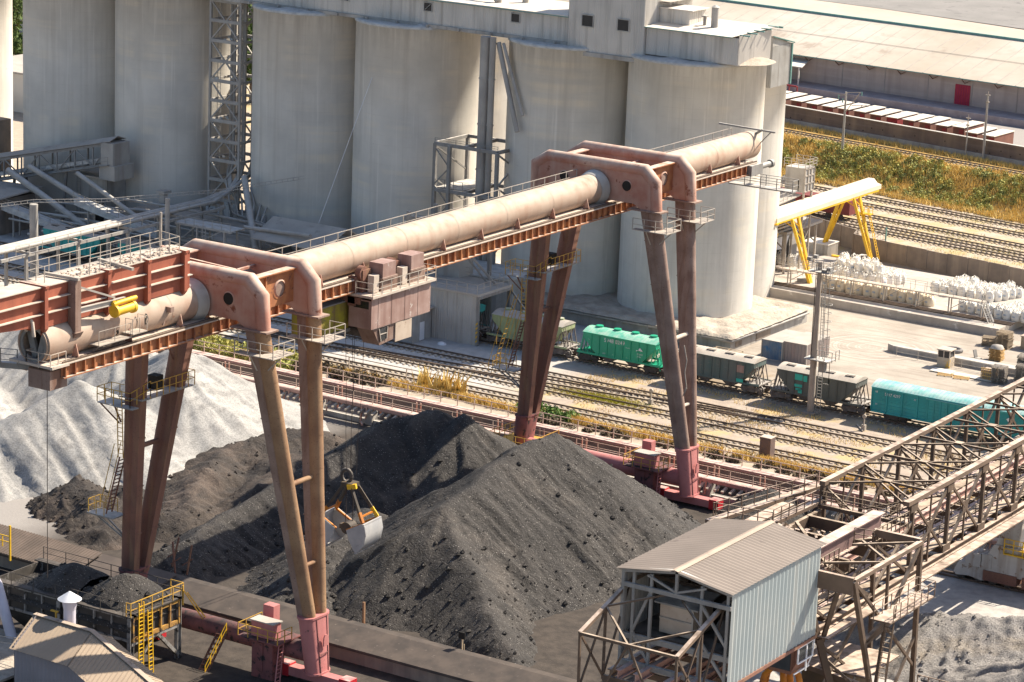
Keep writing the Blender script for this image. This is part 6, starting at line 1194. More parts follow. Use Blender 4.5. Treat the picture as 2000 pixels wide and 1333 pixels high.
b = MB(); b.box(-103, 222.0, .02, -60, 222.2, .2); b.box(-103, 221.2, .02, -60, 221.35, .2); b.build('rail', M['rail_steel'], t)
# ================================================================ RIGHT YARD
# loading platform with catwalk
pf = thing('loading_platform', 'long dusty concrete loading platform along the pale yard', 'platform', (-141, 312, 0))
b = MB(); b.prism([(-163, 306.4, 0), (-124.0, 305.6, 0), (-124.0, 327.6, 0), (-163, 327.6, 0)], (0, 0, 1.0)); b.build('slab', mat('platform_concrete', (.47, .42, .37), (.36, .32, .28), .4, .92, streak=((.29, .25, .22), .5, 1.0), spot=((.6, .56, .52), .6, .7)), pf)
b = MB()
for k in range(3): b.box(-160, 308.0 + k*.55, 1.01, -123.5, 308.15 + k*.55, 1.16)
b.build('rail', M['rail_steel'], pf)
for k in range(3): pass
cw = thing('catwalk', 'narrow steel catwalk on thin posts above the bulk bags', 'catwalk', (-142, 308.6, 1))
b = MB(); b.box(-158.2, 308.6, 3.0, -127.5, 309.6, 3.14); b.build('deck', M['walk_pink'] if False else M['deck_dusty'], cw)
b = MB(); b.rail([(-158.2, 308.65, 3.14), (-144.5, 308.65, 3.14)], 1.1, 1.0, .05); b.rail([(-158.2, 309.55, 3.14), (-127.6, 309.55, 3.14)], 1.1, 1.5, .045); b.rail([(-144.5, 308.65, 3.14), (-127.6, 308.65, 3.14)], 1.1, 1.9, .04, 0); b.build('handrail', M['rail_grey'], cw)
for x in (-157.8, -153.5, -149.2, -144.9, -140.5, -136.2, -131.9, -127.7):
    b = MB(); b.new()
    for y in (308.7, 309.5): b.bar((x, y, 1.0), (x, y, 3.0), .14)
    b.bar((x + .1, 309.1, 1.6), (x + 2.2, 309.1, 3.0), .08); b.build('post', M['rail_grey'], cw)
b = MB(); b.ladder((-125.2, 307.2, .2), (-127.6, 308.9, 3.1), .8, (.5,.8,0), .3, .1); b.rail([(-125.2, 306.8, .2), (-127.6, 308.5, 3.1)], 1.0, 1.5, .05); b.build('stair', M['steel_blue'], cw)
# bulk bags
def make_bag(name, label, x, y, z, k, mt, group):
    t = thing('bulk_bag', label, 'bulk bag', (x, y, z), group); rr = random.Random(k); n = 14; r = .55; h = 1.1 + .15*rr.random(); b = MB(); G = []
    for zz, rk in ((0, .86), (.12, .97), (.45, 1.03), (.8, 1.0), (.95*h, .9), (1.02*h, .62), (1.1*h, .28)):
        ring = []
        for i in range(n):
            a = 2*math.pi*i/n; sq = 1/max(abs(math.cos(a)), abs(math.sin(a)))**.6; q = r*rk*sq*(1 + rr.uniform(-.06, .06)); ring.append((q*math.cos(a), q*math.sin(a), zz + (rr.uniform(-.05, .07) if zz > .8 else 0)))
        G.append(ring)
    b.loft(G); b.build('sack', mt, t, True)
    b = MB()
    for sx in (-1, 1):
        for sy in (-1, 1): b.pipe([(sx*.5, sy*.3, h*.85), (sx*.42, sy*.25, h*1.15), (sx*.2, sy*.1, h*1.3 + rr.uniform(-.1, .12)), (sx*.1, sy*.4, h*1.1), (sx*.34, sy*.52, h*.88)], .045, 5)
    b.build('lifting_loop', mt, t, True)
    b = MB(); b.box(-.16, -.66, .5, .16, -.6, .68); b.build('printed_panel', M['bag_print'], t, True)
    return t
protos = {}
def bag(x, y, z, label, group, mt='bag', rz=None, sc=1):
    key = (mt, random.randint(0, 3))
    if key not in protos: o = protos[key] = make_bag('b', label, x, y, z, hash(key[1]) + 3, M[mt], group)
    else:
        o = copy_tree(protos[key], None, (x, y, z)); o['label'] = label; o['group'] = group
    o.rotation_euler = (0, 0, random.uniform(-.3, .3) if rz is None else rz); o.scale = (sc, sc, sc*random.uniform(.9, 1.08))
    return o
x = -149.4
while x < -134.8: bag(x, 310.9 + random.uniform(-.1, .1), 1.0, 'cream bulk bag with peaked top in the single row behind the catwalk posts', 'cream bulk bags in a row', 'bag_cream', sc=1.12); x += 1.17
for j in range(4):
    for i in range(7): bag(-151.4 + i*1.18 + j*.35, 316.2 + j*1.25 + random.uniform(-.15, .15), 1.0, 'white bulk bag on the ground in the jumbled heap next to the yellow crane', 'white bulk bags heaped beside the yellow crane', sc=random.uniform(1.0, 1.25), rz=random.uniform(-1.5, 1.5))
for i in range(9): bag(-150.6 + (i % 5)*1.35 + random.uniform(-.2, .2), 317.2 + (i//5)*1.6, 2.15, 'white bulk bag piled on the second layer of the jumbled heap', 'white bulk bags heaped beside the yellow crane', sc=random.uniform(.95, 1.15), rz=random.uniform(-3, 3))
for j in range(5):
    for i in range(7): bag(-137.8 + i*1.2 + j*.45, 318.0 + j*1.2 + random.uniform(-.12, .12), 1.0, 'white bulk bag in the tight block at the middle of the platform', 'white bulk bags in the middle block', sc=random.uniform(.92, 1.12), rz=random.uniform(-1.5, 1.5))
for i in range(5): bag(-131.2 + i*1.2, 311.4 + random.uniform(-.1, .1), 1.0, 'white bulk bag in the short row under the right end of the catwalk', 'white bulk bags under the catwalk end')
for j in range(4):
    for i in range(5): bag(-126.4 + i*1.15 + j*.3, 311.0 + j*1.25, .98, 'white bulk bag in the block cut off by the right edge', 'white bulk bags at the right edge')
for k, x in enumerate((-158.6, -157.1)): bag(x, 316.8, 1.6, '%s of two pale bulk bags under the canopy between the yellow legs' % ('left', 'right')[k], 'bags under the canopy')
b = MB(); b.box(-143.4, 314.2, 1.0, -142.4, 314.9, 1.5); o = b.build('red_box', M['red']); tag(base(o, (-142.9, 314.5, 1)), 'small red box among the white bulk bags', 'box')
# pallets
def pallet_stack(x, y, z, n, label, mt, rz=0, w=1.2, sh=.14):
    t = thing('pallet_stack', label, 'pallet stack', (x, y, z)); rr = random.Random(int(x*10) + n)
    for k in range(n):
        b = MB(); dx, dy, a = rr.uniform(-.07, .07), rr.uniform(-.07, .07), rz + rr.uniform(-.08, .08); ca, sa = math.cos(a), math.sin(a); z0 = k*sh*1.02
        T = lambda u, v, q: (dx + u*ca - v*sa, dy + u*sa + v*ca, q)
        for u in (-.5, 0, .5): b.bar(T(u*w, -w*.42, z0 + .05), T(u*w, w*.42, z0 + .05), .1, .08)
        for v in (-.4, -.2, 0, .2, .4): b.bar(T(-w*.55, v*w, z0 + .115), T(w*.55, v*w, z0 + .115), .12, .03)
        b.build('pallet', M[mt], t, True)
    return t
pallet_stack(-123.3, 301.3, 0, 6, 'low slumping stack of brownish pallets left of the big pallet group', 'wood', .2, 1.5, .17)
pallet_stack(-121.5, 301.4, 0, 12, 'tall leaning stack of weathered pallets in the middle of the back group', 'wood', -.1, 1.5, .16)
pallet_stack(-122.2, 303.4, 0, 9, 'stack of pallets tucked behind the tall leaning one', 'wood', .3, 1.4, .16)
pallet_stack(-119.9, 295.4, 0, 9, 'tan pallet stack topped with a grey sheet in the open yard', 'wood_new', 0, 1.35, .15)
pallet_stack(-115.6, 286.2, 0, 12, 'grey pallet stack with slatted top next to the yellow crate', 'wood_grey', .1, 1.45, .16)
pallet_stack(-113.7, 289.0, 0, 18, 'tallest grey pallet stack near the truss chord', 'wood_grey', .05, 1.6, .16)
pallet_stack(-113.2, 287.2, 0, 14, 'dark grey pallet stack half behind the truss chord', 'wood_grey', -.05, 1.5, .16)
pallet_stack(-142.9, 272.9, 0, 8, 'flat stack of long pale planks on battens beside the blue container', 'wood', .05, 3.2, .2)
for x, l in ((-121.6, 'loose yellowish pallet lying on the yard left of the crates'), (-119.6, 'second loose pallet lying flat right of the first')): pallet_stack(x, 285.2, 0, 1, l, 'wood_new', .3, 1.6)
t = thing('slatted_crate', 'yellowish slatted crate standing by the grey pallet stacks', 'crate', (-117.0, 286.8, 0))
b = MB()
for z in (.1, .5, .9, 1.3):
    b.bar((-117.8, 286.2, z), (-116.2, 286.2, z), .06, .14); b.bar((-116.2, 286.2, z), (-116.2, 287.6, z), .06, .14)
for x in np.linspace(-117.8, -116.2, 7): b.bar((x, 286.23, 0), (x, 286.23, 1.4), .1, .05)
for y in np.linspace(286.2, 287.6, 6): b.bar((-116.23, y, 0), (-116.23, y, 1.4), .1, .05)
b.build('slats', M['wood_new'], t); b = MB(); b.box(-117.75, 286.3, .1, -116.3, 287.6, 1.15); b.build('contents', M['roof_tan'], t)
t = thing('wooden_box', 'big tan wooden box at the right edge beside the pallet stacks', 'box', (-118.6, 303.3, 0))
b = MB(); b.box(-119.8, 302.2, 0, -117.0, 304.4, 1.5); b.build('box', M['wood'], t); b = MB(); b.box(-119.9, 302.1, 1.5, -116.9, 304.5, 1.6); b.build('lid', M['roof_tan'], t)
t = thing('sheet_cover', 'grey crumpled sheet lying on the tan pallet stack', 'sheet', (-119.9, 295.4, 1.4))
b = MB(); G = [[(-119.9 + r*math.cos(a*.524)*1.1, 295.4 + r*math.sin(a*.524), 1.4 + h + random.uniform(-.06, .06)) for a in range(12)] for r, h in ((.75, 0), (.6, .3), (.2, .45))]; b.loft(G); b.build('sheet', M['roof_dusty'], t)
b = MB(); b.bar((-122.1, 294.8, 0), (-122.4, 294.9, .9), .5, .12); b.bar((-121.9, 294.3, .1), (-121.2, 294.0, .2), .4, .1); o = b.build('scrap_bracket', M['steel_blue']); tag(base(o, (-122, 294.6, 0)), 'bent piece of grey scrap left of the tan pallet stack', 'scrap')
b = MB(); b.pipe([(-122.4 + .6*math.cos(t_), 285.9 + .6*math.sin(t_), .2) for t_ in np.linspace(0, 6.28, 17)], .2, 8); b = MB(); b.pipe([(-125.4 + 1.0*math.cos(t_), 295.8 + .8*math.sin(t_), .2) for t_ in np.linspace(0, 6.28, 21)], .22, 8); o = b.build('tyre', M['roof_grey']); tag(base(o, (-125.4, 295.8, 0)), 'old tyre lying on the pale yard behind the little kiosk', 'tyre')
kk = thing('guard_kiosk', 'little beige kiosk with dark upper windows standing in the pale yard', 'kiosk', (-123.2, 288.9, 0))
b = MB(); b.box(-124.0, 288.2, 0, -122.5, 289.6, 1.15); b.build('lower_panel', mat('stained_beige_panel', (.50, .42, .33), (.42, .35, .28), .8, .7, spot=((.55, .34, .05), .56, .8)), kk)
b = MB(); b.box(-123.93, 288.27, 1.15, -122.57, 289.5, 1.95); b.build('window', M['window'], kk)
b = MB()
for x, y in ((-123.95, 288.25), (-123.25, 288.22), (-122.55, 288.25), (-122.55, 289.5)): b.bar((x, y, 1.1), (x, y, 2.0), .09)
b.box(-124.1, 288.1, 1.95, -122.4, 289.7, 2.08); b.build('frame', M['deck_dusty'], kk)
rm = thing('loading_ramp', 'low pale concrete ramp wall with thin railing in the yard', 'ramp', (-122, 292, 0))
b = MB(); b.prism([(-131.5, 291.2, 0), (-130.5, 290.6, 0), (-105, 289.8, 0), (-105, 291.9, 0)], (0, 0, .8)); b.build('wall', M['concrete_grey'], rm)
b = MB(); b.rail([(-129.6, 289.5, 0), (-108, 288.9, 0)], 1.0, 2.6, .05); b.build('handrail', M['rail_grey'], rm)
b = MB(); b.box(-123.7, 285.6, .05, -121.2, 287.2, .15); b.box(-121.1, 285.7, .05, -115.5, 287.0, .12); o = b.build('steel_plate', M['roof_white']); tag(base(o, (-120, 286.4, 0)), 'pale steel plates lying on the ground in front of the kiosk', 'plate')
# containers
def container(x0, x1, y0, y1, h, c, rc, label, patch=None):
    t = thing('shipping_container', label, 'container', ((x0+x1)/2, (y0+y1)/2, 0), 'containers in the yard'); b = MB()
    b.corr((x0, y0, .05), (x1, y0, .05), (0,0,h), .42, .07); b.corr((x1, y0, .05), (x1, y1, .05), (0,0,h), .3, .05); b.corr((x1, y1, .05), (x0, y1, .05), (0,0,h), .3, .05); b.corr((x0, y1, .05), (x0, y0, .05), (0,0,h), .3, .05); b.build('wall', c, t)
    b = MB(); b.box(x0 - .03, y0 - .1, h + .05, x1 + .03, y1, h + .12); b.build('roof', rc, t)
    b = MB()
    for x in (x0, x1): b.bar((x, y0 - .03, 0), (x, y0 - .03, h + .1), .12)
    b.bar((x0, y0 - .03, .06), (x1, y0 - .03, .06), .12); b.build('frame', rc if patch is None else c, t)
container(-141.0, -138.45, 278.2, 284.0, 2.15, mat('blue_container_paint', (.22, .24, .27), (.09, .16, .26), .5, .6, streak=((.32, .29, .26), .6, 1.5), spot=((.05, .16, .32), .56, .45)), M['roof_dusty'], 'bluish corrugated container, left one of the pair')
container(-138.35, -135.5, 278.4, 284.0, 2.3, mat('faded_pink_container_paint', (.34, .27, .245), (.28, .235, .22), .6, .6, streak=((.38, .24, .20), .5, 1.5)), M['roof_dusty'], 'faded pinkish corrugated container, right one of the pair')
# lighting mast
ms = thing('lighting_mast', 'tall tapered concrete lighting mast with a ladder beside the tracks', 'mast', (-126.1, 260.9, 0))
b = MB(); b.tube((-126.1, 260.9, 0), (-126.1, 260.9, 16.4), .40, .24, 16); b.box(-126.8, 260.2, -.1, -125.4, 261.6, .25); b.build('pole', mat('mast_concrete', (.36, .31, .265), (.29, .245, .21), .6, .9, streak=((.2, .17, .15), .5, 1.5)), ms)
b = MB(); b.bar((-126.35, 260.6, 5.8), (-126.35, 260.6, 16.4), .06); b.build('dark_stripe', M['window'], ms)
b = MB(); b.ladder((-125.2, 260.8, .3), (-125.2, 260.8, 6.1), .5, (1,0,0), .33, .06); b.ladder((-125.3, 260.9, 6.0), (-125.5, 260.9, 16.0), .4, (1,0,0), .33, .055)
for z in np.arange(6.6, 15.8, .9): b.pipe([(-125.1, 260.6, z), (-124.6, 260.5, z), (-124.4, 260.9, z), (-124.6, 261.3, z), (-125.1, 261.2, z)], .03, 4)
for dx in (-.35, .2): b.bar((-124.7 + dx, 260.5, 6.4), (-124.9 + dx, 260.5, 15.9), .05)
b.build('ladder', M['steel_blue'], ms)
b = MB(); b.box(-126.9, 260.0, 6.0, -124.0, 261.7, 6.1); b.rail([(-125.4, 260.0, 6.1), (-123.6, 260.0, 6.1), (-123.6, 261.7, 6.1)], 1.1, 1, .06); b.box(-125.3, 260.4, 4.8, -124.6, 261, 5.9); b.rail([(-124.6, 260.4, 3.6), (-124.0, 260.4, 3.6), (-124.0, 260.4, 6)], .05, 1, .06); b.build('platform', M['steel_blue'], ms)
b = MB(); b.box(-127.0, 259.9, 15.4, -124.6, 261.9, 15.5); b.rail([(-127, 259.9, 15.5), (-124.6, 259.9, 15.5), (-124.6, 261.9, 15.5), (-127, 261.9, 15.5), (-127, 259.9, 15.5)], 1.0, .9, .05); b.build('top_platform', M['steel_blue'], ms)
for dx, dz in ((-.9, 16.7), (.9, 15.6), (1.4, 15.9), (-.2, 17.0)):
    b = MB(); b.box(-126.1 + dx - .22, 260.0, dz - .18, -126.1 + dx + .22, 260.45, dz + .18); b.build('floodlight', M['steel_blue'], ms)
# signals, stub pillar, small trackside bits
t = thing('concrete_pillar', 'stubby sooty concrete pillar at the edge of the tracks', 'pillar', (-122.3, 243.8, 0))
b = MB(); b.box(-122.9, 243.3, -.5, -121.7, 244.3, 2.0); b.build('shaft', mat('sooty_pillar', (.17, .115, .10), (.115, .085, .08), .8, .9), t); b = MB(); b.box(-122.92, 243.28, 2.0, -121.68, 244.32, 2.06); b.build('cap', M['deck_dusty'], t)
for k, (x, y, l) in enumerate(((-118.9, 258.8, 'grey track switch stand with white top near the box car'), (-140.9, 253.0, 'tiny white trackside signal post in the yellow grass'))):
    b = MB(); b.box(x - .2, y - .2, 0, x + .2, y + .2, .6); b.bar((x, y, 0), (x, y, 1.5), .12); b.tube((x, y - .1, 1.5), (x, y + .1, 1.5), .22, n=10); b.bar((x - 1.4, y + 1.3, .1), (x + .2, y - .6, .1), .12) if k == 0 else None; o = b.build('switch_stand', M['rail_grey']); tag(base(o, (x, y, 0)), l, 'switch stand')
# yellow gantry crane
yc_ = thing('yellow_gantry_crane', 'small bright yellow gantry crane with a long cream girder', 'gantry crane', (-156, 321, 1))
za = 9.3
b = MB(); gx_, gw = -155.6, 1.0
b.prism([(gx_ - gw, 306.6, za - .35), (gx_ + gw, 306.6, za - .35), (gx_ + gw, 306.6, za + .1), (gx_ + .45, 308.2, za + 1.05), (gx_ - .45, 308.2, za + 1.05), (gx_ - gw, 306.6, za + .1)], (0, 0.01, 0))
A = [(gx_ - gw, za - .3), (gx_ + gw, za - .3), (gx_ + gw, za + .25), (gx_ + .4, za + 1.15), (gx_ - .4, za + 1.15), (gx_ - gw, za + .25)]
b.loft([[(x, 307.0, min(z, za + .3)) for x, z in A], [(x, 308.6, z) for x, z in A], [(x, 335.5, z) for x, z in A], [(x, 336.6, min(z, za + .4)) for x, z in A]], True, False)
b.build('girder', mat('cream_girder_paint', (.70, .60, .46), (.62, .52, .40), .5, .7, spot=((.5, .42, .34), .66, 1)), yc_)
b = MB(); b.box(gx_ - 1.2, 306.6, za - .5, gx_ + 1.2, 307.2, za - .3); b.bar((gx_ - .9, 306.4, za - .4), (gx_ - .9, 336, za - .45), .2); b.bar((gx_ + .9, 306.4, za - .4), (gx_ + .9, 336, za - .45), .2); b.build('girder_edge', M['yellow'], yc_)
for yy in (312.0, 329.4):
    for sx in (-1, 1):
        b = MB(); p = V3((gx_ + sx*.9, yy, za - .4)); q = V3((gx_ + sx*3.6, yy, .9))
        for dy, s0 in ((-.9, .34), (.9, .34)): b.bar(p + V3((0, dy, 0)), q + V3((0, dy*.25, 0)), .34, .34)
        for k in range(6): u = k/6; a = p.lerp(q, u); c = p.lerp(q, u + 1/6); w = .9*(1 - u*.75); w2 = .9*(1 - (u + 1/6)*.75); b.bar(a + V3((0, -w, 0)), c + V3((0, w2, 0)), .12)
        b.build('leg', M['yellow'], yc_)
    b = MB(); b.box(gx_ - 4.4, yy - .3, .4, gx_ + 4.4, yy + .3, .85); b.box(gx_ - 4.8, yy - .35, 0.1, gx_ - 3.6, yy + .35, .8); b.box(gx_ + 3.6, yy - .35, .1, gx_ + 4.8, yy + .35, .8); b.build('sill', M['yellow'], yc_)
    b = MB(); b.box(gx_ + 2.0, yy - .5, .9, gx_ + 3.3, yy + .5, 1.5); b.build('motor_box', M['steel_blue'], yc_)
    b = MB(); b.bar((gx_ - .9, yy, za - .4), (gx_ + .9, yy, za - .4), .3, .3); b.bar((gx_ - .9, yy - .8, za - .6), (gx_ + .9, yy + .8, za - 2), .14); b.build('cross_tie', M['yellow'], yc_)
b = MB(); b.ladder((gx_ + 4.3, 330.2, 1), (gx_ + 2.3, 330.2, 7.5), .5, (0,1,0), .35, .07); b.rail([(gx_ + 1.6, 330.6, 6.8), (gx_ + 2.8, 330.6, 6.8)], .9, .6, .06); b.box(gx_ + 1.5, 329.8, 6.7, gx_ + 2.8, 330.9, 6.8); b.build('ladder', M['yellow'], yc_)
# bagging building with canopy
bb = thing('bagging_building', 'grey bagging building with a broken awning behind the yellow legs', 'building', (-162, 320, 0))
b = MB(); b.box(-168, 314.8, 0, -159.6, 323, 6.2); b.build('wall', M['concrete_grey'], bb)
b = MB(); b.prism([(-168.5, 313.6, 6.3), (-156.6, 313.9, 6.1), (-156.0, 322.6, 6.5), (-168.5, 323.2, 6.7)], (0, 0, .3)); b.build('canopy', M['roof_dusty'], bb)
b = MB(); b.prism([(-159.57, 315.2, 4.9), (-159.57, 320.5, 4.6), (-159.57, 319.5, 3.0), (-159.57, 316.5, 3.3)], (.05, 0, 0)); o = b.build('torn_awning', M['white_paint'], bb); b = MB(); b.box(-159.58, 315.2, 1.0, -159.53, 320.6, 4.6); b.build('bay_opening', M['dark'], bb)
b = MB()
for x, y in ((-157, 314.4), (-156.6, 322)): b.bar((x, y, 0), (x, y, 6.2), .25); b.bar((x, y, 4), (-159.6, y, 5.9), .14)
b.build('canopy_post', M['rail_grey'], bb)
b = MB(); b.rail([(-159.4, 313.5, 1.4), (-152.5, 313.5, 1.4)], 1.0, .7, .05, 2); b.rail([(-155.5, 317.5, 1), (-151.5, 319.5, 1), (-149.5, 317, 1)], 1.2, .8, .05, 2); b.build('handrail', M['rail_grey'], bb)
fx, fy, fz = -158.4, 316.0, 11.3
t = thing('filter_house', 'square dusty filter tower with railings on thin legs beyond the rightmost silo', 'filter', (fx + 1.3, fy + 1.2, 0))
b = MB(); b.box(fx, fy, fz, fx + 2.7, fy + 2.6, fz + 3.1); o = b.build('casing', M['concrete_grey'], t)
b = MB()
for z in (.1, 1.1, 2.1, 3.0): b.bar((fx + 2.75, fy - .1, fz + z), (fx + 2.75, fy + 2.7, fz + z), .12)
for y in (0, .9, 1.7, 2.6): b.bar((fx + 2.75, fy + y, fz), (fx + 2.75, fy + y, fz + 3.1), .12)
b.build('casing_rib', M['rail_grey'], o)
b = MB(); b.rail([(fx - .2, fy - .1, fz + 3.1), (fx + 2.8, fy - .1, fz + 3.1), (fx + 2.9, fy + 2.8, fz + 3.1), (fx, fy + 2.8, fz + 3.1)], 1.1, .9, .06, 2); b.build('handrail', M['rail_grey'], t)
b = MB()
for x in (fx + .2, fx + 2.6):
    for y in (fy + .2, fy + 2.4): b.bar((x, y, 0), (x, y, fz), .22)
for k in range(4): b.bar((fx + 2.6, fy + .2, 2 + k*2.2), (fx + 2.6, fy + 2.4, 4.2 + k*2.2), .09)
b.build('leg', M['rail_grey'], t)
b = MB(); b.pipe([(fx - 1.6, fy - .6, 10.2), (fx - 1.2, fy - .3, 12), (fx - .1, fy + .4, 12.9)], .33, 12); b.build('elbow_duct', M['duct'], t)
cx, cy, cz = -161.8, 310.8, 6.7
t = thing('filling_cabin', 'open sided steel cabin with a sloping pale roof above the broken awning', 'cabin', (cx + 2.6, cy + 2.5, cz))
b = MB(); b.box(cx, cy, cz, cx + 5.2, cy + 5, cz + .2)
for x, y in ((.2, .2), (5, .2), (5, 4.8)): b.bar((cx + x, cy + y, cz), (cx + x, cy + y, cz + 4), .22)
b.build('frame', M['steel_blue'], t)
b = MB(); b.prism([(cx - .4, cy - .5, cz + 4.2), (cx + 5.7, cy - .5, cz + 3.9), (cx + 5.7, cy + 5.4, cz + 4.2), (cx - .4, cy + 5.4, cz + 4.4)], (0,0,.16)); b.build('roof', M['roof_dusty'], t)
b = MB()
for k in range(9): b.box(cx + 5.1, cy + .3, cz + .5 + k*.38, cx + 5.25, cy + 4.7, cz + .72 + k*.38)
b.build('louvre', M['roof_dusty'], t); b = MB(); b.box(cx + .2, cy + 2.6, cz + .2, cx + 5, cy + 4.8, cz + 3.9); b.build('dark_interior', M['steel_blue'], t); b = MB(); b.box(cx + 1.8, cy + .6, cz + .2, cx + 3.4, cy + 2, cz + 1.6); b.tube((cx + 2.6, cy + 1.3, cz + 1.6), (cx + 2.6, cy + 1.3, cz + 2.8), .45, n=12); b.build('machine', M['duct'], t)
b = MB(); b.rail([(cx, cy - .4, cz + 4.4), (cx + 5.6, cy - .4, cz + 4.1), (cx + 5.6, cy + 3, cz + 4.2)], 1, 1.2, .06); b.ladder((cx + 1.6, cy, cz + 4.4), (cx + 1.6, cy, cz + 9.4), .6, (1,0,0), .4, .1); b.tube((cx + .6, cy + .4, cz + 4.4), (cx + .6, cy + .4, cz + 8.4), .2, n=8); b.tube((cx + 2.6, cy + .6, cz + 4.4), (cx + 2.6, cy + .6, cz + 7.8), .15, n=8); b.build('roof_ladder', M['duct'], t)
t = thing('grey_kiosk', 'small grey corrugated container behind the bagging building', 'container', (-159, 330, 0))
b = MB(); b.corr((-161.2, 328, 0), (-157.6, 328, 0), (0,0,2.3), .3, .05); b.corr((-157.6, 328, 0), (-157.6, 331, 0), (0,0,2.3), .3, .05); b.corr((-161.2, 331, 0), (-161.2, 328, 0), (0,0,2.3), .3, .05); b.build('wall', M['corr_cool'], t); b = MB(); b.box(-161.3, 327.9, 2.3, -157.5, 331.1, 2.4); b.build('roof', M['roof_white'], t)
# panelled concrete fences
def panels(pts, h, label, n):
    t = thing('concrete_fence', label, 'fence', (*pts[0], 0))
    for i in range(len(pts) - 1):
        p, q = V3((*pts[i], 0)), V3((*pts[i+1], 0)); k = max(1, round((q - p).length / 3.05)); d = (q - p).normalized(); s_ = V3((-d.y, d.x, 0))*.07
        for j in range(k):
            a, c = p.lerp(q, j/k) + d*.05, p.lerp(q, (j+1)/k) - d*.05; b = MB(); hh = h*random.uniform(.97, 1.02); b.prism([a - s_, c - s_, c + s_, a + s_], (0, 0, hh)); b.build('panel', M['concrete_brown'], t)
        b = MB()
        for j in range(k + 1): a = p.lerp(q, j/k); b.prism([a - d*.12 - s_*2, a + d*.12 - s_*2, a + d*.12 + s_*2, a - d*.12 + s_*2], (0, 0, h*.98))
        b.build('post', M['concrete_brown'], t)
    return t
panels([(-158.0, 337.3), (-157.3, 335.0), (-155.0, 334.3), (-100, 326.0)], 2.75, 'panelled concrete fence behind the bulk bags', 0)
panels([(-176, 345.5), (-158.0, 337.4)], 2.85, 'concrete fence stretch to the left of the gate behind the yellow crane', 0)
t = thing('gate', 'wire gate leaf with a dark green post standing open by the fence', 'gate', (-157, 337, 0))
b = MB(); b.bar((-154.9, 339.8, 0), (-154.9, 339.8, 3.2), .16); b.build('post', M['teal_edge'], t); b = MB(); 
for z in (.4, 1.6, 2.8): b.bar((-157.3, 335.6, z), (-154.9, 339.8, z), .07)
b.bar((-157.3, 335.6, .4), (-154.9, 339.8, 2.8), .05); b.bar((-157.3, 335.6, 2.8), (-154.9, 339.8, .4), .05)
for u in np.linspace(0, 1, 12): b.bar((-157.3 + 2.4*u, 335.6 + 4.2*u, .4), (-157.3 + 2.4*u, 335.6 + 4.2*u, 2.8), .025)
b.build('mesh_leaf', M['rail_grey'], t)
t = thing('red_freight_car', 'low dark red freight car behind the concrete fence and cream girder', 'wagon', (-171, 353, 0))
b = MB(); b.box(-181, 353.6, .9, -167, 356.4, 2.9); b.build('body', mat('dull_red_wagon', (.20, .05, .045), (.15, .04, .04), .8, .8), t)
for x in (-178.5, -169.5): b = MB(); [b.tube((x + d, 353.9, .5), (x + d, 354.2, .5), .45, n=14) for d in (-.9, .9)]; b.build('bogie', M['black_metal'], t)
# ================================================================ FAR SIDE: WALL, KIOSKS, WAREHOUSE
WS = lambda x, y0, s=-.171: y0 + s*(x + 175)
t = thing('boundary_wall', 'long dark brown brick wall along the top of the scrub embankment', 'wall', (-175, 394.2, 4))
b = MB(); b.prism([(-300, WS(-300, 394.2), 4), (-60, WS(-60, 394.2), 4), (-60, WS(-60, 394.6), 4), (-300, WS(-300, 394.6), 4)], (0, 0, 2.85)); b.build('wall', mat('dark_brick_wall', (.165, .125, .105), (.115, .09, .08), .5, .92, streak=((.29, .22, .16), .75, .35), rings=((.22, .19, .17), .4, 2.5), spot=((.07, .055, .05), .68, 1.5)), t)
b = MB(); b.prism([(-300, WS(-300, 394.1), 6.86), (-60, WS(-60, 394.1), 6.86), (-60, WS(-60, 394.75), 6.86), (-300, WS(-300, 394.75), 6.86)], (0, 0, .08)); b.build('coping', M['concrete_grey'], t)
b = MB(); b.prism([(-300, WS(-300, 393.9), 4), (-60, WS(-60, 393.9), 4), (-60, WS(-60, 394.2), 4), (-300, WS(-300, 394.2), 4)], (0, 0, .8)); b.build('footing', M['concrete_grey'], t)
b = MB()
for k in range(34): x = -205 + k*1.9 + random.uniform(-.4, .4); z = random.choice((4.6, 5.0, 5.6)); b.box(x, WS(x, 394.17), z, x + .18, WS(x, 394.3), z + .18)
b.build('drain_hole', M['dark'], t)
KR = mat('red_kiosk_paint', (.30, .035, .045), (.24, .05, .045), .8, .7, streak=((.2, .07, .06), .5, 1.2))
KB = mat('brown_kiosk_side', (.22, .105, .08), (.17, .08, .065), .8, .8)
for k in range(15):
    x = -207.6 + k*3.02; y = WS(x, 400.3, -.16) - (k > 12)*1.5; hi = k == 12
    lab = {8: 'red garage box whose front wall is all bright red', 12: 'garage box with a raised open roof lip', 11: 'small garage box with a short pale roof'}.get(k, 'white roofed reddish garage box in the row behind the dark wall')
    t = thing('garage_box', lab, 'garage', (x, y, 4), 'row of garage boxes behind the wall'); zz = 2.75 + (.25 if hi else 0) + random.uniform(-.06, .06); dp = 4.2 if k == 11 else 6.4; sk = .9
    b = MB(); b.prism([(x - .98, y, 4), (x + .95, y - .2, 4), (x + .95 + sk*.4, y + dp, 4), (x - .98 + sk*.4, y + dp + .2, 4)], (0, 0, zz)); b.build('wall', KR if k in (8,) else KB, t)
    b = MB(); b.box(x + .1, y - .22, 4.2, x + .85, y - .12, 4 + zz - .3); b.build('door', KR, t)
    b = MB(); b.prism([(x - 1.1, y - .3, 4 + zz), (x + 1.05, y - .5, 4 + zz), (x + 1.05 + sk*.4, y + dp + .1, 4 + zz), (x - 1.1 + sk*.4, y + dp + .3, 4 + zz)], (0, 0, .1)); b.build('roof', M['roof_white'], t)
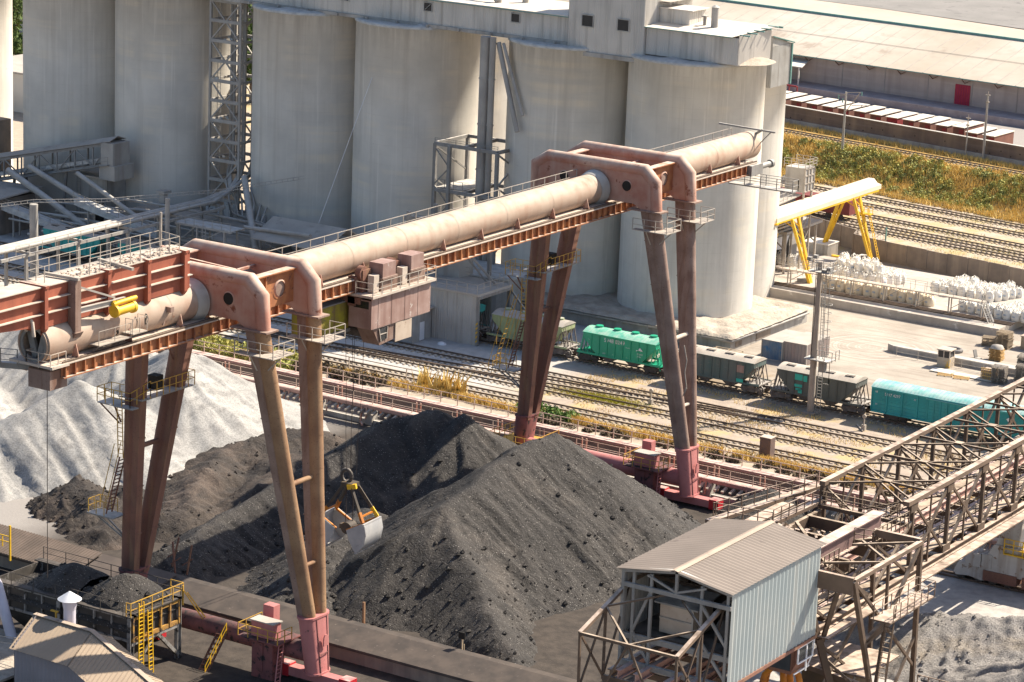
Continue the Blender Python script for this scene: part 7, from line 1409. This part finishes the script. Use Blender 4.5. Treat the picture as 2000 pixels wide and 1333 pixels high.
wh = thing('warehouse', 'long pale warehouse with a wide white roof and one red door', 'warehouse', (-195, 440, 4))
fw = lambda x, o=0: 432.0 - .09*(x + 205) + o
b = MB(); b.prism([(-400, fw(-400), 4), (-60, fw(-60), 4), (-60, fw(-60, 30), 4), (-400, fw(-400, 30), 4)], (0, 0, 5.9)); b.build('wall', M['wall_pink'], wh)
b = MB(); b.prism([(-400, fw(-400, -6), 4), (-60, fw(-60, -6), 4), (-60, fw(-60), 4), (-400, fw(-400), 4)], (0, 0, 1.15)); b.build('loading_dock', mat('lilac_dock', (.36, .31, .31), (.27, .23, .23), .5, .9, spot=((.42, .37, .34), .6, .8)), wh)
b = MB(); n = 120
for o0, z0, o1, z1 in ((-1.6, 9.75, 18.5, 14.0),): b.add([(-400, fw(-400, o0), z0), (-60, fw(-60, o0), z0), (-60, fw(-60, o1), z1), (-400, fw(-400, o1), z1), (-400, fw(-400, o0), z0 - .15), (-60, fw(-60, o0), z0 - .15)], [(0,1,2,3), (4,5,1,0)])
b.build('roof', mat('white_corrugated_roof', (.42, .36, .29), (.52, .47, .41), .05, .8, spot=((.36, .30, .245), .6, .12), streak=((.38, .325, .27), .5, .5)), wh)
b = MB(); b.prism([(-400, fw(-400, 18.5), 12.6), (-60, fw(-60, 18.5), 12.6), (-60, fw(-60, 19), 12.6), (-400, fw(-400, 19), 12.6)], (0, 0, 1.75)); b.build('shaded_ridge_upstand', M['teal_edge'], wh)  # dark green paints the shadow side of the ridge parapet
b = MB(); b.prism([(-400, fw(-400, -1.66), 9.6), (-60, fw(-60, -1.66), 9.6), (-60, fw(-60, -1.6), 9.6), (-400, fw(-400, -1.6), 9.6)], (0, 0, .12)); b.build('gutter', M['teal_edge'], wh)
b = MB(); b.prism([(-400, fw(-400, 8.3), 11.92), (-60, fw(-60, 8.3), 11.92), (-60, fw(-60, 8.36), 11.92), (-400, fw(-400, 8.36), 11.92)], (0, 0, .05)); b.build('roof_seam', M['roof_dusty'], wh)
b = MB()
for k in range(70): x = -300 + k*3.4; b.bar((x, fw(x, -1.5), 9.79), (x + .6, fw(x, 18.4), 13.99), .16, .05)
b.build('sheet_lap', M['roof_dusty'], wh)
for k in range(12):
    x = -214 + k*6.0; b = MB(); b.new(); b.bar((x, fw(x, -1.4), 9.5), (x, fw(x), 9.5), .1); b.bar((x, fw(x, -1.4), 9.5), (x, fw(x), 8.7), .1); b.bar((x + 1.6, fw(x, -1.4), 9.5), (x, fw(x), 8.7), .08); b.build('eave_bracket', M['leg_dark'], wh)
b = MB()
for k in range(22): x = -240 + k*8.2; b.prism([(x, fw(x, -.06), 5.2), (x + .12, fw(x, -.06), 5.2), (x + .12, fw(x, .02), 5.2), (x, fw(x, .02), 5.2)], (0, 0, 4.6))
b.build('wall_joint', M['concrete_grey'], wh)
b = MB(); b.prism([(-185.6, fw(-185.6, -.1), 5.16), (-182.9, fw(-182.9, -.1), 5.16), (-182.9, fw(-182.9, -.02), 5.16), (-185.6, fw(-185.6, -.02), 5.16)], (0, 0, 3.3)); o = b.build('door', mat('crimson_door', (.38, .03, .075), (.30, .025, .06), 1, .6), wh, label='red double door')
b = MB()
for u in np.linspace(0, 1, 7): x = -185.6 + 2.7*u; b.bar((x, fw(x, -.12), 5.2), (x, fw(x, -.12), 8.4), .06)
b.build('door_batten', M['red'], o)
b = MB(); b.prism([(-222, fw(-222, -5.5), 8.2), (-212.6, fw(-212.6, -5), 8.2), (-213.8, fw(-213.8), 8.7), (-222, fw(-222), 8.7)], (0, 0, .15)); b.bar((-213.2, fw(-213, -4.8), 4), (-213.2, fw(-213, -4.8), 8.2), .2); b.build('dock_canopy', M['roof_white'], wh)
b = MB(); b.bar((-214.5, 424.6, 4), (-214.2, 424.6, 8.6), .18); b.bar((-213.9, 424.6, 4), (-213.6, 424.6, 8.4), .18); b.bar((-216, 424.4, 5.6), (-211.5, 424, 5.6), .25)
for x in (-216, -213, -211.5): b.bar((x, 424.3, 4), (x, 424.3, 5.6), .18)
o = b.build('red_frame', KR); tag(base(o, (-213.5, 424.4, 4)), 'dark red steel gantry frame standing before the warehouse dock', 'loading frame'); o.name = 'loading_gantry'
w2 = thing('far_warehouse', 'far building with pale lower roof and big grey tarred roof behind the white warehouse', 'warehouse', (-220, 500, 4))
b = MB(); b.prism([(-460, fw(-460, 34), 4), (-60, fw(-60, 34), 4), (-60, fw(-60, 54), 4), (-460, fw(-460, 54), 4)], (0, 0, 6.6)); b.build('wall', M['wall_pink'], w2)
b = MB(); b.quad((-460, fw(-460, 33), 10.7), (-60, fw(-60, 33), 10.7), (-60, fw(-60, 53), 11.3), (-460, fw(-460, 53), 11.3)); b.build('lower_roof', mat('pale_far_roof', (.48, .40, .335), (.41, .345, .29), .1, .9, spot=((.48, .40, .34), .58, .3)), w2)
b = MB(); A_ = [(-460, fw(-460, 53), 11.35), (-226, fw(-226, 53), 11.35), (-60, fw(-60, 40), 11.35), (-60, fw(-60, 150), 13.4), (-460, fw(-460, 150), 13.4)]; b.add(A_, [(0,1,2,3,4)]); b.build('tar_roof', M['roof_grey'], w2)
# catenary poles
def pole(x, y, z, h, lab, arm=False, r=.17, lean=0):
    t = thing('catenary_pole', lab, 'pole', (x, y, z), 'poles by the embankment track'); b = MB(); b.tube((x, y, z), (x + lean, y, z + h), r*1.25, r*.8, 12); b.build('mast', M['concrete_grey'], t)
    if arm:
        b = MB(); b.bar((x, y, z + h - .1), (x + 2.6, y - .6, z + h + .3), .07); b.bar((x, y, z + h - 3.2), (x + 2.6, y - .6, z + h + .25), .09); b.bar((x + 1.2, y - .3, z + h - 1.9), (x + 3.9, y - .8, z + h - 1.4), .1); b.bar((x + 3.2, y - .7, z + h - 1.5), (x + 2.6, y - .6, z + h - 2.2), .08); b.bar((x, y, z + h - .4), (x - 1.2, y + .2, z + h - .7), .07); b.build('bracket_arm', M['rail_grey'], t)
        b = MB()
        for px, pz in ((x - 1.2, -1.2), (x - .5, -1.7), (x + 2.6, -.3)): b.tube((px, y, z + h + pz), (px, y, z + h + pz + .6), .1, n=8)
        b.build('insulator', M['teal_edge'], t)
    else:
        b = MB(); b.box(x + lean - .35, y - .1, z + h - .1, x + lean + .35, y + .1, z + h); b.bar((x + lean, y, z + h), (x + lean, y, z + h + .5), .06); b.box(x + lean - .25, y - .15, z + h - 1.2, x + lean + .25, y + .15, z + h - 1.0); b.build('fitting', M['rail_grey'], t)
    return t
pole(-183.8, 385.2, 3.6, 9.0, 'concrete railway pole with a bracket arm and insulators', True)
pole(-163.6, 391.4, 4, 9.9, 'taller concrete railway pole without arm near the right edge')
pole(-166.6, 391.8, 4, 6.0, 'thin short post left of the taller railway pole', False, .09)
# trees and houses beyond the silos
def tree(x, y, z, h, r, lab, seed):
    t = thing('tree', lab, 'tree', (x, y, z), 'trees beyond the silos'); rr = np.random.RandomState(seed); b = MB(); b.tube((x, y, z), (x, y, z + h*.55), .35, .16, 8)
    for k in range(5): a = rr.rand()*6.28; b.tube((x, y, z + h*(.3 + .06*k)), (x + r*.6*math.cos(a), y + r*.6*math.sin(a), z + h*(.5 + .07*k)), .14, .05, 6)
    b.build('trunk', M['bark'], t)
    b = MB(); vs = []; fs = []
    for c in range(46):
        d = rr.normal(size=3); d /= np.linalg.norm(d); c0 = np.array([x, y, z + h*.62]) + d*np.array([r, r, h*.38])*rr.uniform(.3, 1)
        for q in range(46):
            p = c0 + rr.normal(size=3)*r*.17; u = rr.normal(size=3); u /= np.linalg.norm(u); w = np.cross(u, rr.normal(size=3)); w /= np.linalg.norm(w); s = rr.uniform(.16, .36); n = len(vs); vs += [p - u*s - w*s*.5, p + u*s - w*s*.5, p + u*s + w*s*.5, p - u*s + w*s*.5]; fs.append((n, n+1, n+2, n+3))
    b.v = [tuple(v) for v in vs]; b.f = fs; b.s = [False]*len(fs); b.build('crown', M['foliage_tree'], t); return t
for k, (x, y, h, r, l) in enumerate(((-340, 372, 15, 5.5, 'leafy tree at the top left between the silos'), (-352, 388, 16, 6, 'tree behind the one at the top left'), (-328, 362, 9, 4, 'lower rounded tree at the top left above the white wall'), (-299, 388, 13, 5, 'tree seen through the top of the pipe trestle'), (-286, 372, 11, 4.5, 'tree seen through the middle of the pipe trestle'), (-308, 404, 14, 5, 'tree behind the trestle further back'))): tree(x, y, 0, h, r, l, 40 + k)
t = thing('white_house', 'white walled house glimpsed at the left between two silos', 'house', (-308, 342, 0))
b = MB(); b.box(-318, 338, 0, -296, 352, 6.2); b.build('wall', M['roof_white'], t); b = MB(); b.box(-318.4, 337.6, 6.2, -295.6, 352.4, 6.5); b.build('roof', M['roof_dusty'], t)
t = thing('far_house', 'house with a pinkish gable roof at the top left corner', 'house', (-365, 410, 0))
b = MB(); b.box(-374, 404, 0, -354, 416, 8); b.build('wall', M['roof_white'], t); b = MB(); b.prism([(-374.5, 403.4, 8), (-374.5, 416.6, 8), (-374.5, 410, 12)], (21, 0, 0)); b.build('roof', M['wall_pink'], t)
t = thing('left_machine', 'dark rusty machine with pipes beside the leftmost silo', 'machine', (-262, 283, 0))
b = MB(); b.box(-265.5, 281, 4, -259.8, 285, 11.5); b.tube((-260.6, 281, 11.5), (-260.6, 281, 14.4), .5, n=12); b.build('casing', M['concrete_brown'], t); b = MB(); b.rail([(-266, 280.5, 8), (-259.5, 280.5, 8)], 1.1, 1, .07); b.ladder((-263.8, 280.6, 4), (-263.8, 280.6, 13), .5, (1,0,0)); b.build('handrail', M['rail_grey'], t)
# ================================================================ HEAPS
def heap(name, lab, ridges, box, slope, mt, res=.3, amp=.25, gully=.35, floor=0., lumps=0, zlim=None, cat='heap', seed=0, grp=None, ng=2):
    x0, x1, y0, y1 = box; xs = np.arange(x0, x1 + res, res); ys = np.arange(y0, y1 + res, res); A, B = np.meshgrid(xs, ys, indexing='ij')
    wx = A + .9*fbm(A*.22 + seed, B*.22, 3); wy = B + .9*fbm(A*.22 + 50, B*.22 + seed, 3); Z = np.full_like(A, -9.)
    for pl in ridges:
        sl = slope
        if isinstance(pl[0], (int, float)): sl, pl = pl[0], pl[1:]
        if len(pl) == 1: pl = [pl[0], (pl[0][0] + .01, pl[0][1], pl[0][2])]
        L0 = 0
        for p, q in zip(pl[:-1], pl[1:]):
            dx, dy = q[0]-p[0], q[1]-p[1]; LL = dx*dx + dy*dy; tt = ((wx-p[0])*dx + (wy-p[1])*dy)/LL; tc_ = np.clip(tt, 0, 1); cx = p[0]+tc_*dx; cy = p[1]+tc_*dy; d = np.hypot(wx-cx, wy-cy)
            ang = np.arctan2(wy-cy, wx-cx); par = L0 + tc_*math.sqrt(LL) + ang*3.2
            g = gully*np.minimum(1, d/2.5)*(fbm(par*1.1 + seed, d*.10 + seed, 3) + .6*fbm(par*3.1 + 7, d*.22, 2))
            g = g - gully*.55*np.clip(1 - np.abs(fbm(par*.8 + seed*3, d*.05 + seed, 2))*11, 0, 1)*np.clip((d - 1.2)/2, 0, 1)*(fbm(par*.3 + 9, d*.12 + seed, 2) > -.05)
            Z = np.maximum(Z, p[2] + tc_*(q[2]-p[2]) - sl*(np.sqrt(d*d + .08) - .2) + g); L0 += math.sqrt(LL)
    Z = Z + amp*fbm(A*.55 + seed, B*.55, 5)
    if lumps: Z = Z + lumps*np.maximum(0, fbm(A*1.1 + 3, B*1.1 + seed, 3) - .12)*2
    if zlim: Z = zlim(A, B, Z)
    keep = Z > floor - .35; nx, ny = A.shape; Z = np.maximum(Z, floor - .5)
    idx = -np.ones(A.shape, int); q = keep[:-1,:-1] | keep[1:,:-1] | keep[1:,1:] | keep[:-1,1:]; use = np.zeros(A.shape, bool); use[:-1,:-1] |= q; use[1:,:-1] |= q; use[1:,1:] |= q; use[:-1,1:] |= q; idx[use] = np.arange(use.sum())
    I, Jj = np.nonzero(q); b = MB(); b.v = list(zip(A[use].tolist(), B[use].tolist(), Z[use].tolist())); b.f = list(zip(idx[I,Jj].tolist(), idx[I+1,Jj].tolist(), idx[I+1,Jj+1].tolist(), idx[I,Jj+1].tolist())); b.s = [True]*len(b.f)
    if ng:
        r3 = np.random.RandomState(seed + 5); vv = np.array(b.v); hgt = vv[:, 2] - floor; w = np.where(hgt > .05, np.exp(-hgt/ (1.2 + .12*hgt.max())) + .03, 0); w /= w.sum()
        for i in r3.choice(len(vv), int(ng*len(vv)/60), p=w):
            s_ = .08 + .22*r3.rand()**3; q0 = vv[i] + [0, 0, s_*.3]; k = r3.uniform(.6, 1.3, 6)*s_
            b.add([q0 + [k[0],0,0], q0 + [0,k[1],0], q0 - [k[2],0,0], q0 - [0,k[3],0], q0 + [0,0,k[4]*.8], q0 - [0,0,k[5]]], [(0,1,4),(1,2,4),(2,3,4),(3,0,4),(1,0,5),(2,1,5),(3,2,5),(0,3,5)])
    o = b.build(name, mt); c = ridges[0][1 if isinstance(ridges[0][0], (int, float)) else 0]; tag(base(o, (c[0], c[1], floor)), lab, cat, grp); return o
def lim(A, B, Z):
    top = np.where(B > 224, np.clip(3.2 - (B - 224)*.9, -9, 9), 99.); top = np.minimum(top, np.where(B < 177.5, np.clip((B - 174.6)*.9 + 1.3, -9, 9), 99.)); return np.minimum(Z, top)
heap('coal_heap', 'biggest sunlit coal heap with a long crest running down towards the near wall', [[(-125.3,208,9.9),(-126.2,198,8.6),(-125.6,190.5,7.2)], [.66,(-125.6,190.5,7.2),(-118,184.5,3.4),(-109,177.5,.6)]], (-147, -98, 174.9, 225), .66, M['coal'], .22, .16, .42, 0, .12, lim, 'coal heap', 3)
heap('coal_heap', 'shadowed twin peaked coal heap behind the grab', [[(-141.6,213,8.0),(-144.3,209,7.3),(-146,201,5.2),(-146.2,190,3.2),(-145.5,178,2.1)], [.5,(-137,196,3.4),(-136,186,2.6),(-133,179,2.2)], [(-142.2,212.6,8.0),(-134,212.5,5.0)], [(-138.5,213.5,8.0)]], (-166, -124, 174.9, 226), .68, M['coal'], .24, .22, .5, 0, .14, lim, 'coal heap', 11)
heap('coal_dust_mounds', 'low brownish coal dust mounds between the dark crane leg and the white heap', [[(-157,214,3.0),(-160,205,2.4),(-156,197,2.6),(-152,188,1.6)], [(-151,205,3.8),(-150,197,2.6)], [(-161,192,1.8),(-156,183,1.2)]], (-172, -140, 175.5, 224), .45, M['coal_brown'], .3, .45, .35, 0, .35, lim, 'coal heap', 23)
heap('coal_lump_pile', 'small lumpy dark pile at the foot of the white heap', [[(-163.5,188,2.6),(-160.5,187.5,2.4),(-159,184.5,1.6)]], (-168, -154, 180, 193), .6, M['coal_brown'], .14, .55, .3, 0, .45, None, 'coal heap', 31)
heap('coal_heap', 'small dark coal cone spilling through the runway on the right', [[(-112.5,225.5,2.9)]], (-120, -104, 219, 231.4), .6, M['coal'], .22, .2, .3, 0, .1, None, 'coal heap', 37)
heap('limestone_heap', 'big pale grey white stone dust heap at the left', [[(-172.5,213.5,8.6),(-171.5,211,8.0)], [(-173,199,8.2),(-176,190,4.6)], [(-197,213,8.4),(-188,214,8.0),(-180,214,8.2)], [(-192,199,7.2)]], (-216, -150, 177, 226.6), .585, M['lime'], .3, .2, .5, 0, 0, lim, 'stone heap', 5, None, 0)
def limb(A, B, Z): e = np.minimum(np.minimum(A + 146.35, -132.5 - A), np.minimum(B - 158.35, 163.9 - B)); return np.where(e > 0, np.maximum(Z, 4.3), np.where(e > -.3, 4.2, -9))
heap('coal_heap', 'coal cone heaped in the bunker, nearer to the yellow ladder', [[(-135.4,161.3,7.1)]], (-139.3, -132.3, 158, 164.3), .62, M['coal'], .16, .12, .15, 4.3, .05, limb, 'coal heap', 41)
heap('coal_heap', 'coal cone heaped in the bunker, farther from the yellow ladder', [[(-140.6,161.2,6.9)]], (-146.6, -138.9, 158, 164.3), .62, M['coal'], .16, .12, .15, 4.3, .05, limb, 'coal heap', 43)
heap('gravel_heap', 'pale crushed stone heap with ridged side at the lower right', [[(-91,202,2.2),(-85,203,3.2),(-79,205,3.8),(-70,206,4.4)], [(-74,198,3.6)], [(-97,199,1.8)]], (-104, -58, 184, 219), .42, M['gravel'], .2, .45, .5, 0, .22, None, 'gravel heap', 53)
# ================================================================ VEGETATION
def leaves(name, lab, pts, mt, sz, kind='stuff', cat='scrub', seed=1, tall=1.0, blade=False):
    rs = np.random.RandomState(seed); P = np.asarray(pts); n = len(P); a = rs.rand(n)*6.283
    if blade:
        h = sz*rs.uniform(.5, 1.25, n)*tall; w = sz*.10*rs.uniform(.7, 1.5, n); l = rs.normal(size=(n, 2))*.3*h[:, None]; ca, sa = np.cos(a)*w, np.sin(a)*w
        V = np.stack([P + np.stack([ca, sa, 0*h], 1), P - np.stack([ca, sa, 0*h], 1), P + np.stack([l[:,0], l[:,1], h], 1)], 1).reshape(-1, 3); F = np.arange(3*n).reshape(-1, 3)
    else:
        u = rs.normal(size=(n, 3)); u /= np.linalg.norm(u, axis=1)[:, None]; v = np.cross(u, rs.normal(size=(n, 3))); v /= np.linalg.norm(v, axis=1)[:, None]; s = (sz*rs.uniform(.5, 1.3, n))[:, None]
        V = np.stack([P - u*s, P + v*s*.45, P + u*s, P - v*s*.45], 1).reshape(-1, 3); F = np.arange(4*n).reshape(-1, 4)
    me = bpy.data.meshes.new(name); me.from_pydata(V.tolist(), [], F.tolist()); me.materials.append(mt); o = bpy.data.objects.new(name, me); COL.objects.link(o); o['label'] = lab; o['category'] = cat; o['kind'] = kind; return o
rs = np.random.RandomState(12)
def gz(x, y): return terr(np.asarray(x), np.asarray(y))
def clumps(cs, per, seed):
    r2 = np.random.RandomState(seed); out = []
    for x, y, z, rad, hh in cs:
        d = r2.normal(size=(per, 3)); d /= np.linalg.norm(d, axis=1)[:, None]; d *= (r2.rand(per)**.4)[:, None]; d[:, 2] = np.abs(d[:, 2]); out.append(np.array([x, y, z]) + d*np.array([rad, rad, hh]))
    return np.concatenate(out)
E2 = lambda x, s: 376.0 + s - .16*(x + 180)
cs = []
while len(cs) < 760:
    x = rs.uniform(-206, -140); s = rs.uniform(1.2, 10.3)
    if fbm(np.array(x*.3), np.array(s*.4)) > -.12: y = E2(x, s); cs.append((x, y, float(gz(x, y)) - .1, rs.uniform(.4, .95), rs.uniform(.5, 1.25)))
leaves('embankment_scrub', 'green scrub bushes covering the embankment slope', clumps(cs[::2], 90, 3), M['foliage'], .2, seed=2)
leaves('yellowing_scrub', 'yellow green scrub mixed into the embankment bushes', clumps(cs[1::2], 80, 4), M['dry_green'], .2, seed=22)
n = 26000; x = rs.uniform(-210, -135, n); s = rs.uniform(-.9, 10.8, n) + .8*fbm(x*.25, x*0 + 3, 3); y = E2(x, s); leaves('embankment_dry_grass', 'golden dry grass among the scrub on the embankment', np.stack([x, y, gz(x, y)], 1), M['dry'], .75, cat='grass', seed=3, blade=True)
n = 5000; x = rs.uniform(-210, -135, n); y = WS(x, 393.2) - np.abs(rs.normal(size=n))*.9; leaves('wall_foot_grass', 'dry golden grass along the foot of the dark wall', np.stack([x, y, 0*x + 4], 1), M['dry'], .6, cat='grass', seed=4, blade=True)
n = 26000; x = rs.uniform(-178, -100, n); y = 241.9 + rs.normal(size=n)*.4 + .8*fbm(x*.2, x*0, 3); k = fbm(x*.35, y*.5, 3) > -.35; leaves('bank_dry_grass', 'strip of golden dry grass behind the upper walkway railing', np.stack([x, y, 0*x], 1)[k], M['dry'], .6, cat='grass', seed=5, blade=True)
cs = [(rs.uniform(-197, -178.5), rs.uniform(239.0, 242.5), 0, rs.uniform(.7, 1.3), rs.uniform(.8, 1.6)) for _ in range(60)]; leaves('yellow_green_bushes', 'yellow green bushes at the fence left of the near crane leg', clumps(cs, 260, 6), M['dry_green'], .2, seed=6)
cs = [(rs.uniform(-178, -166), rs.uniform(239.5, 242), 0, rs.uniform(.5, 1.0), rs.uniform(.5, 1.2)) for _ in range(34)] + [(rs.uniform(-148, -100), rs.uniform(239.6, 240.9), -.2, rs.uniform(.4, .9), rs.uniform(.5, 1.0)) for _ in range(70)]; leaves('bank_shade_brush', 'greyish brown brush standing in for the shaded bank under the dry grass strip', clumps(cs, 120, 7), mat('bank_shade_brown', (.16, .12, .08), (.10, .08, .055), 1, .9), .22, seed=7)  # dark leaf colour paints the shaded bank side below the grass
cs = [(rs.uniform(-150.5, -143.5), rs.uniform(241, 243.4), 0, rs.uniform(.5, 1.0), rs.uniform(.6, 1.5)) for _ in range(16)]; leaves('green_bush', 'fresh green bush by the far inner crane leg', clumps(cs, 240, 8), mat('fresh_leaves', (.13, .22, .05), (.09, .16, .04), 1, .8), .18, kind='', cat='bush', seed=8)
bpy.data.objects['green_bush'].pop('kind', None)
P = []
for k in range(15):
    x, y = rs.uniform(-163.5, -157.0), rs.uniform(242.0, 243.4); h = rs.uniform(2.0, 3.8)
    P.append(np.stack([x + rs.normal(size=7)*.1, y + rs.normal(size=7)*.1, 0*rs.rand(7)], 1))
leaves('reeds', 'clump of tall yellowish reeds at the pipe fence', np.concatenate(P), M['dry'], 2.2, cat='reeds', seed=9, blade=True)
n = 9000; x = -146 + rs.normal(size=n)*2.6; y = 251.4 + rs.normal(size=n)*.8; leaves('yellow_moss_patch', 'bright yellow green weed patch between the tracks', np.stack([x, y, 0*x + .02], 1), mat('yellow_weed', (.46, .42, .04), (.36, .34, .05), 1, .9), .2, cat='weeds', seed=10, blade=True)
n = 24000; x = rs.uniform(-152, -95, n); y = rs.uniform(243.5, 262, n); k = fbm(x*.3, y*.5, 4) > .08; leaves('trackside_weeds', 'scattered dry weeds between the tracks', np.stack([x, y, 0*x], 1)[k], M['dry'], .26, cat='weeds', seed=11, blade=True)
n = 16000; x = rs.uniform(-175, -120, n); yy = rs.uniform(340, 378, n); y = yy - .145*(x + 160); k = (fbm(x*.2, y*.3, 4) > .12); leaves('far_yard_weeds', 'green and dry weeds among the far yard tracks', np.stack([x, y, 0*x], 1)[k], M['dry_green'], .3, cat='weeds', seed=13, blade=True)
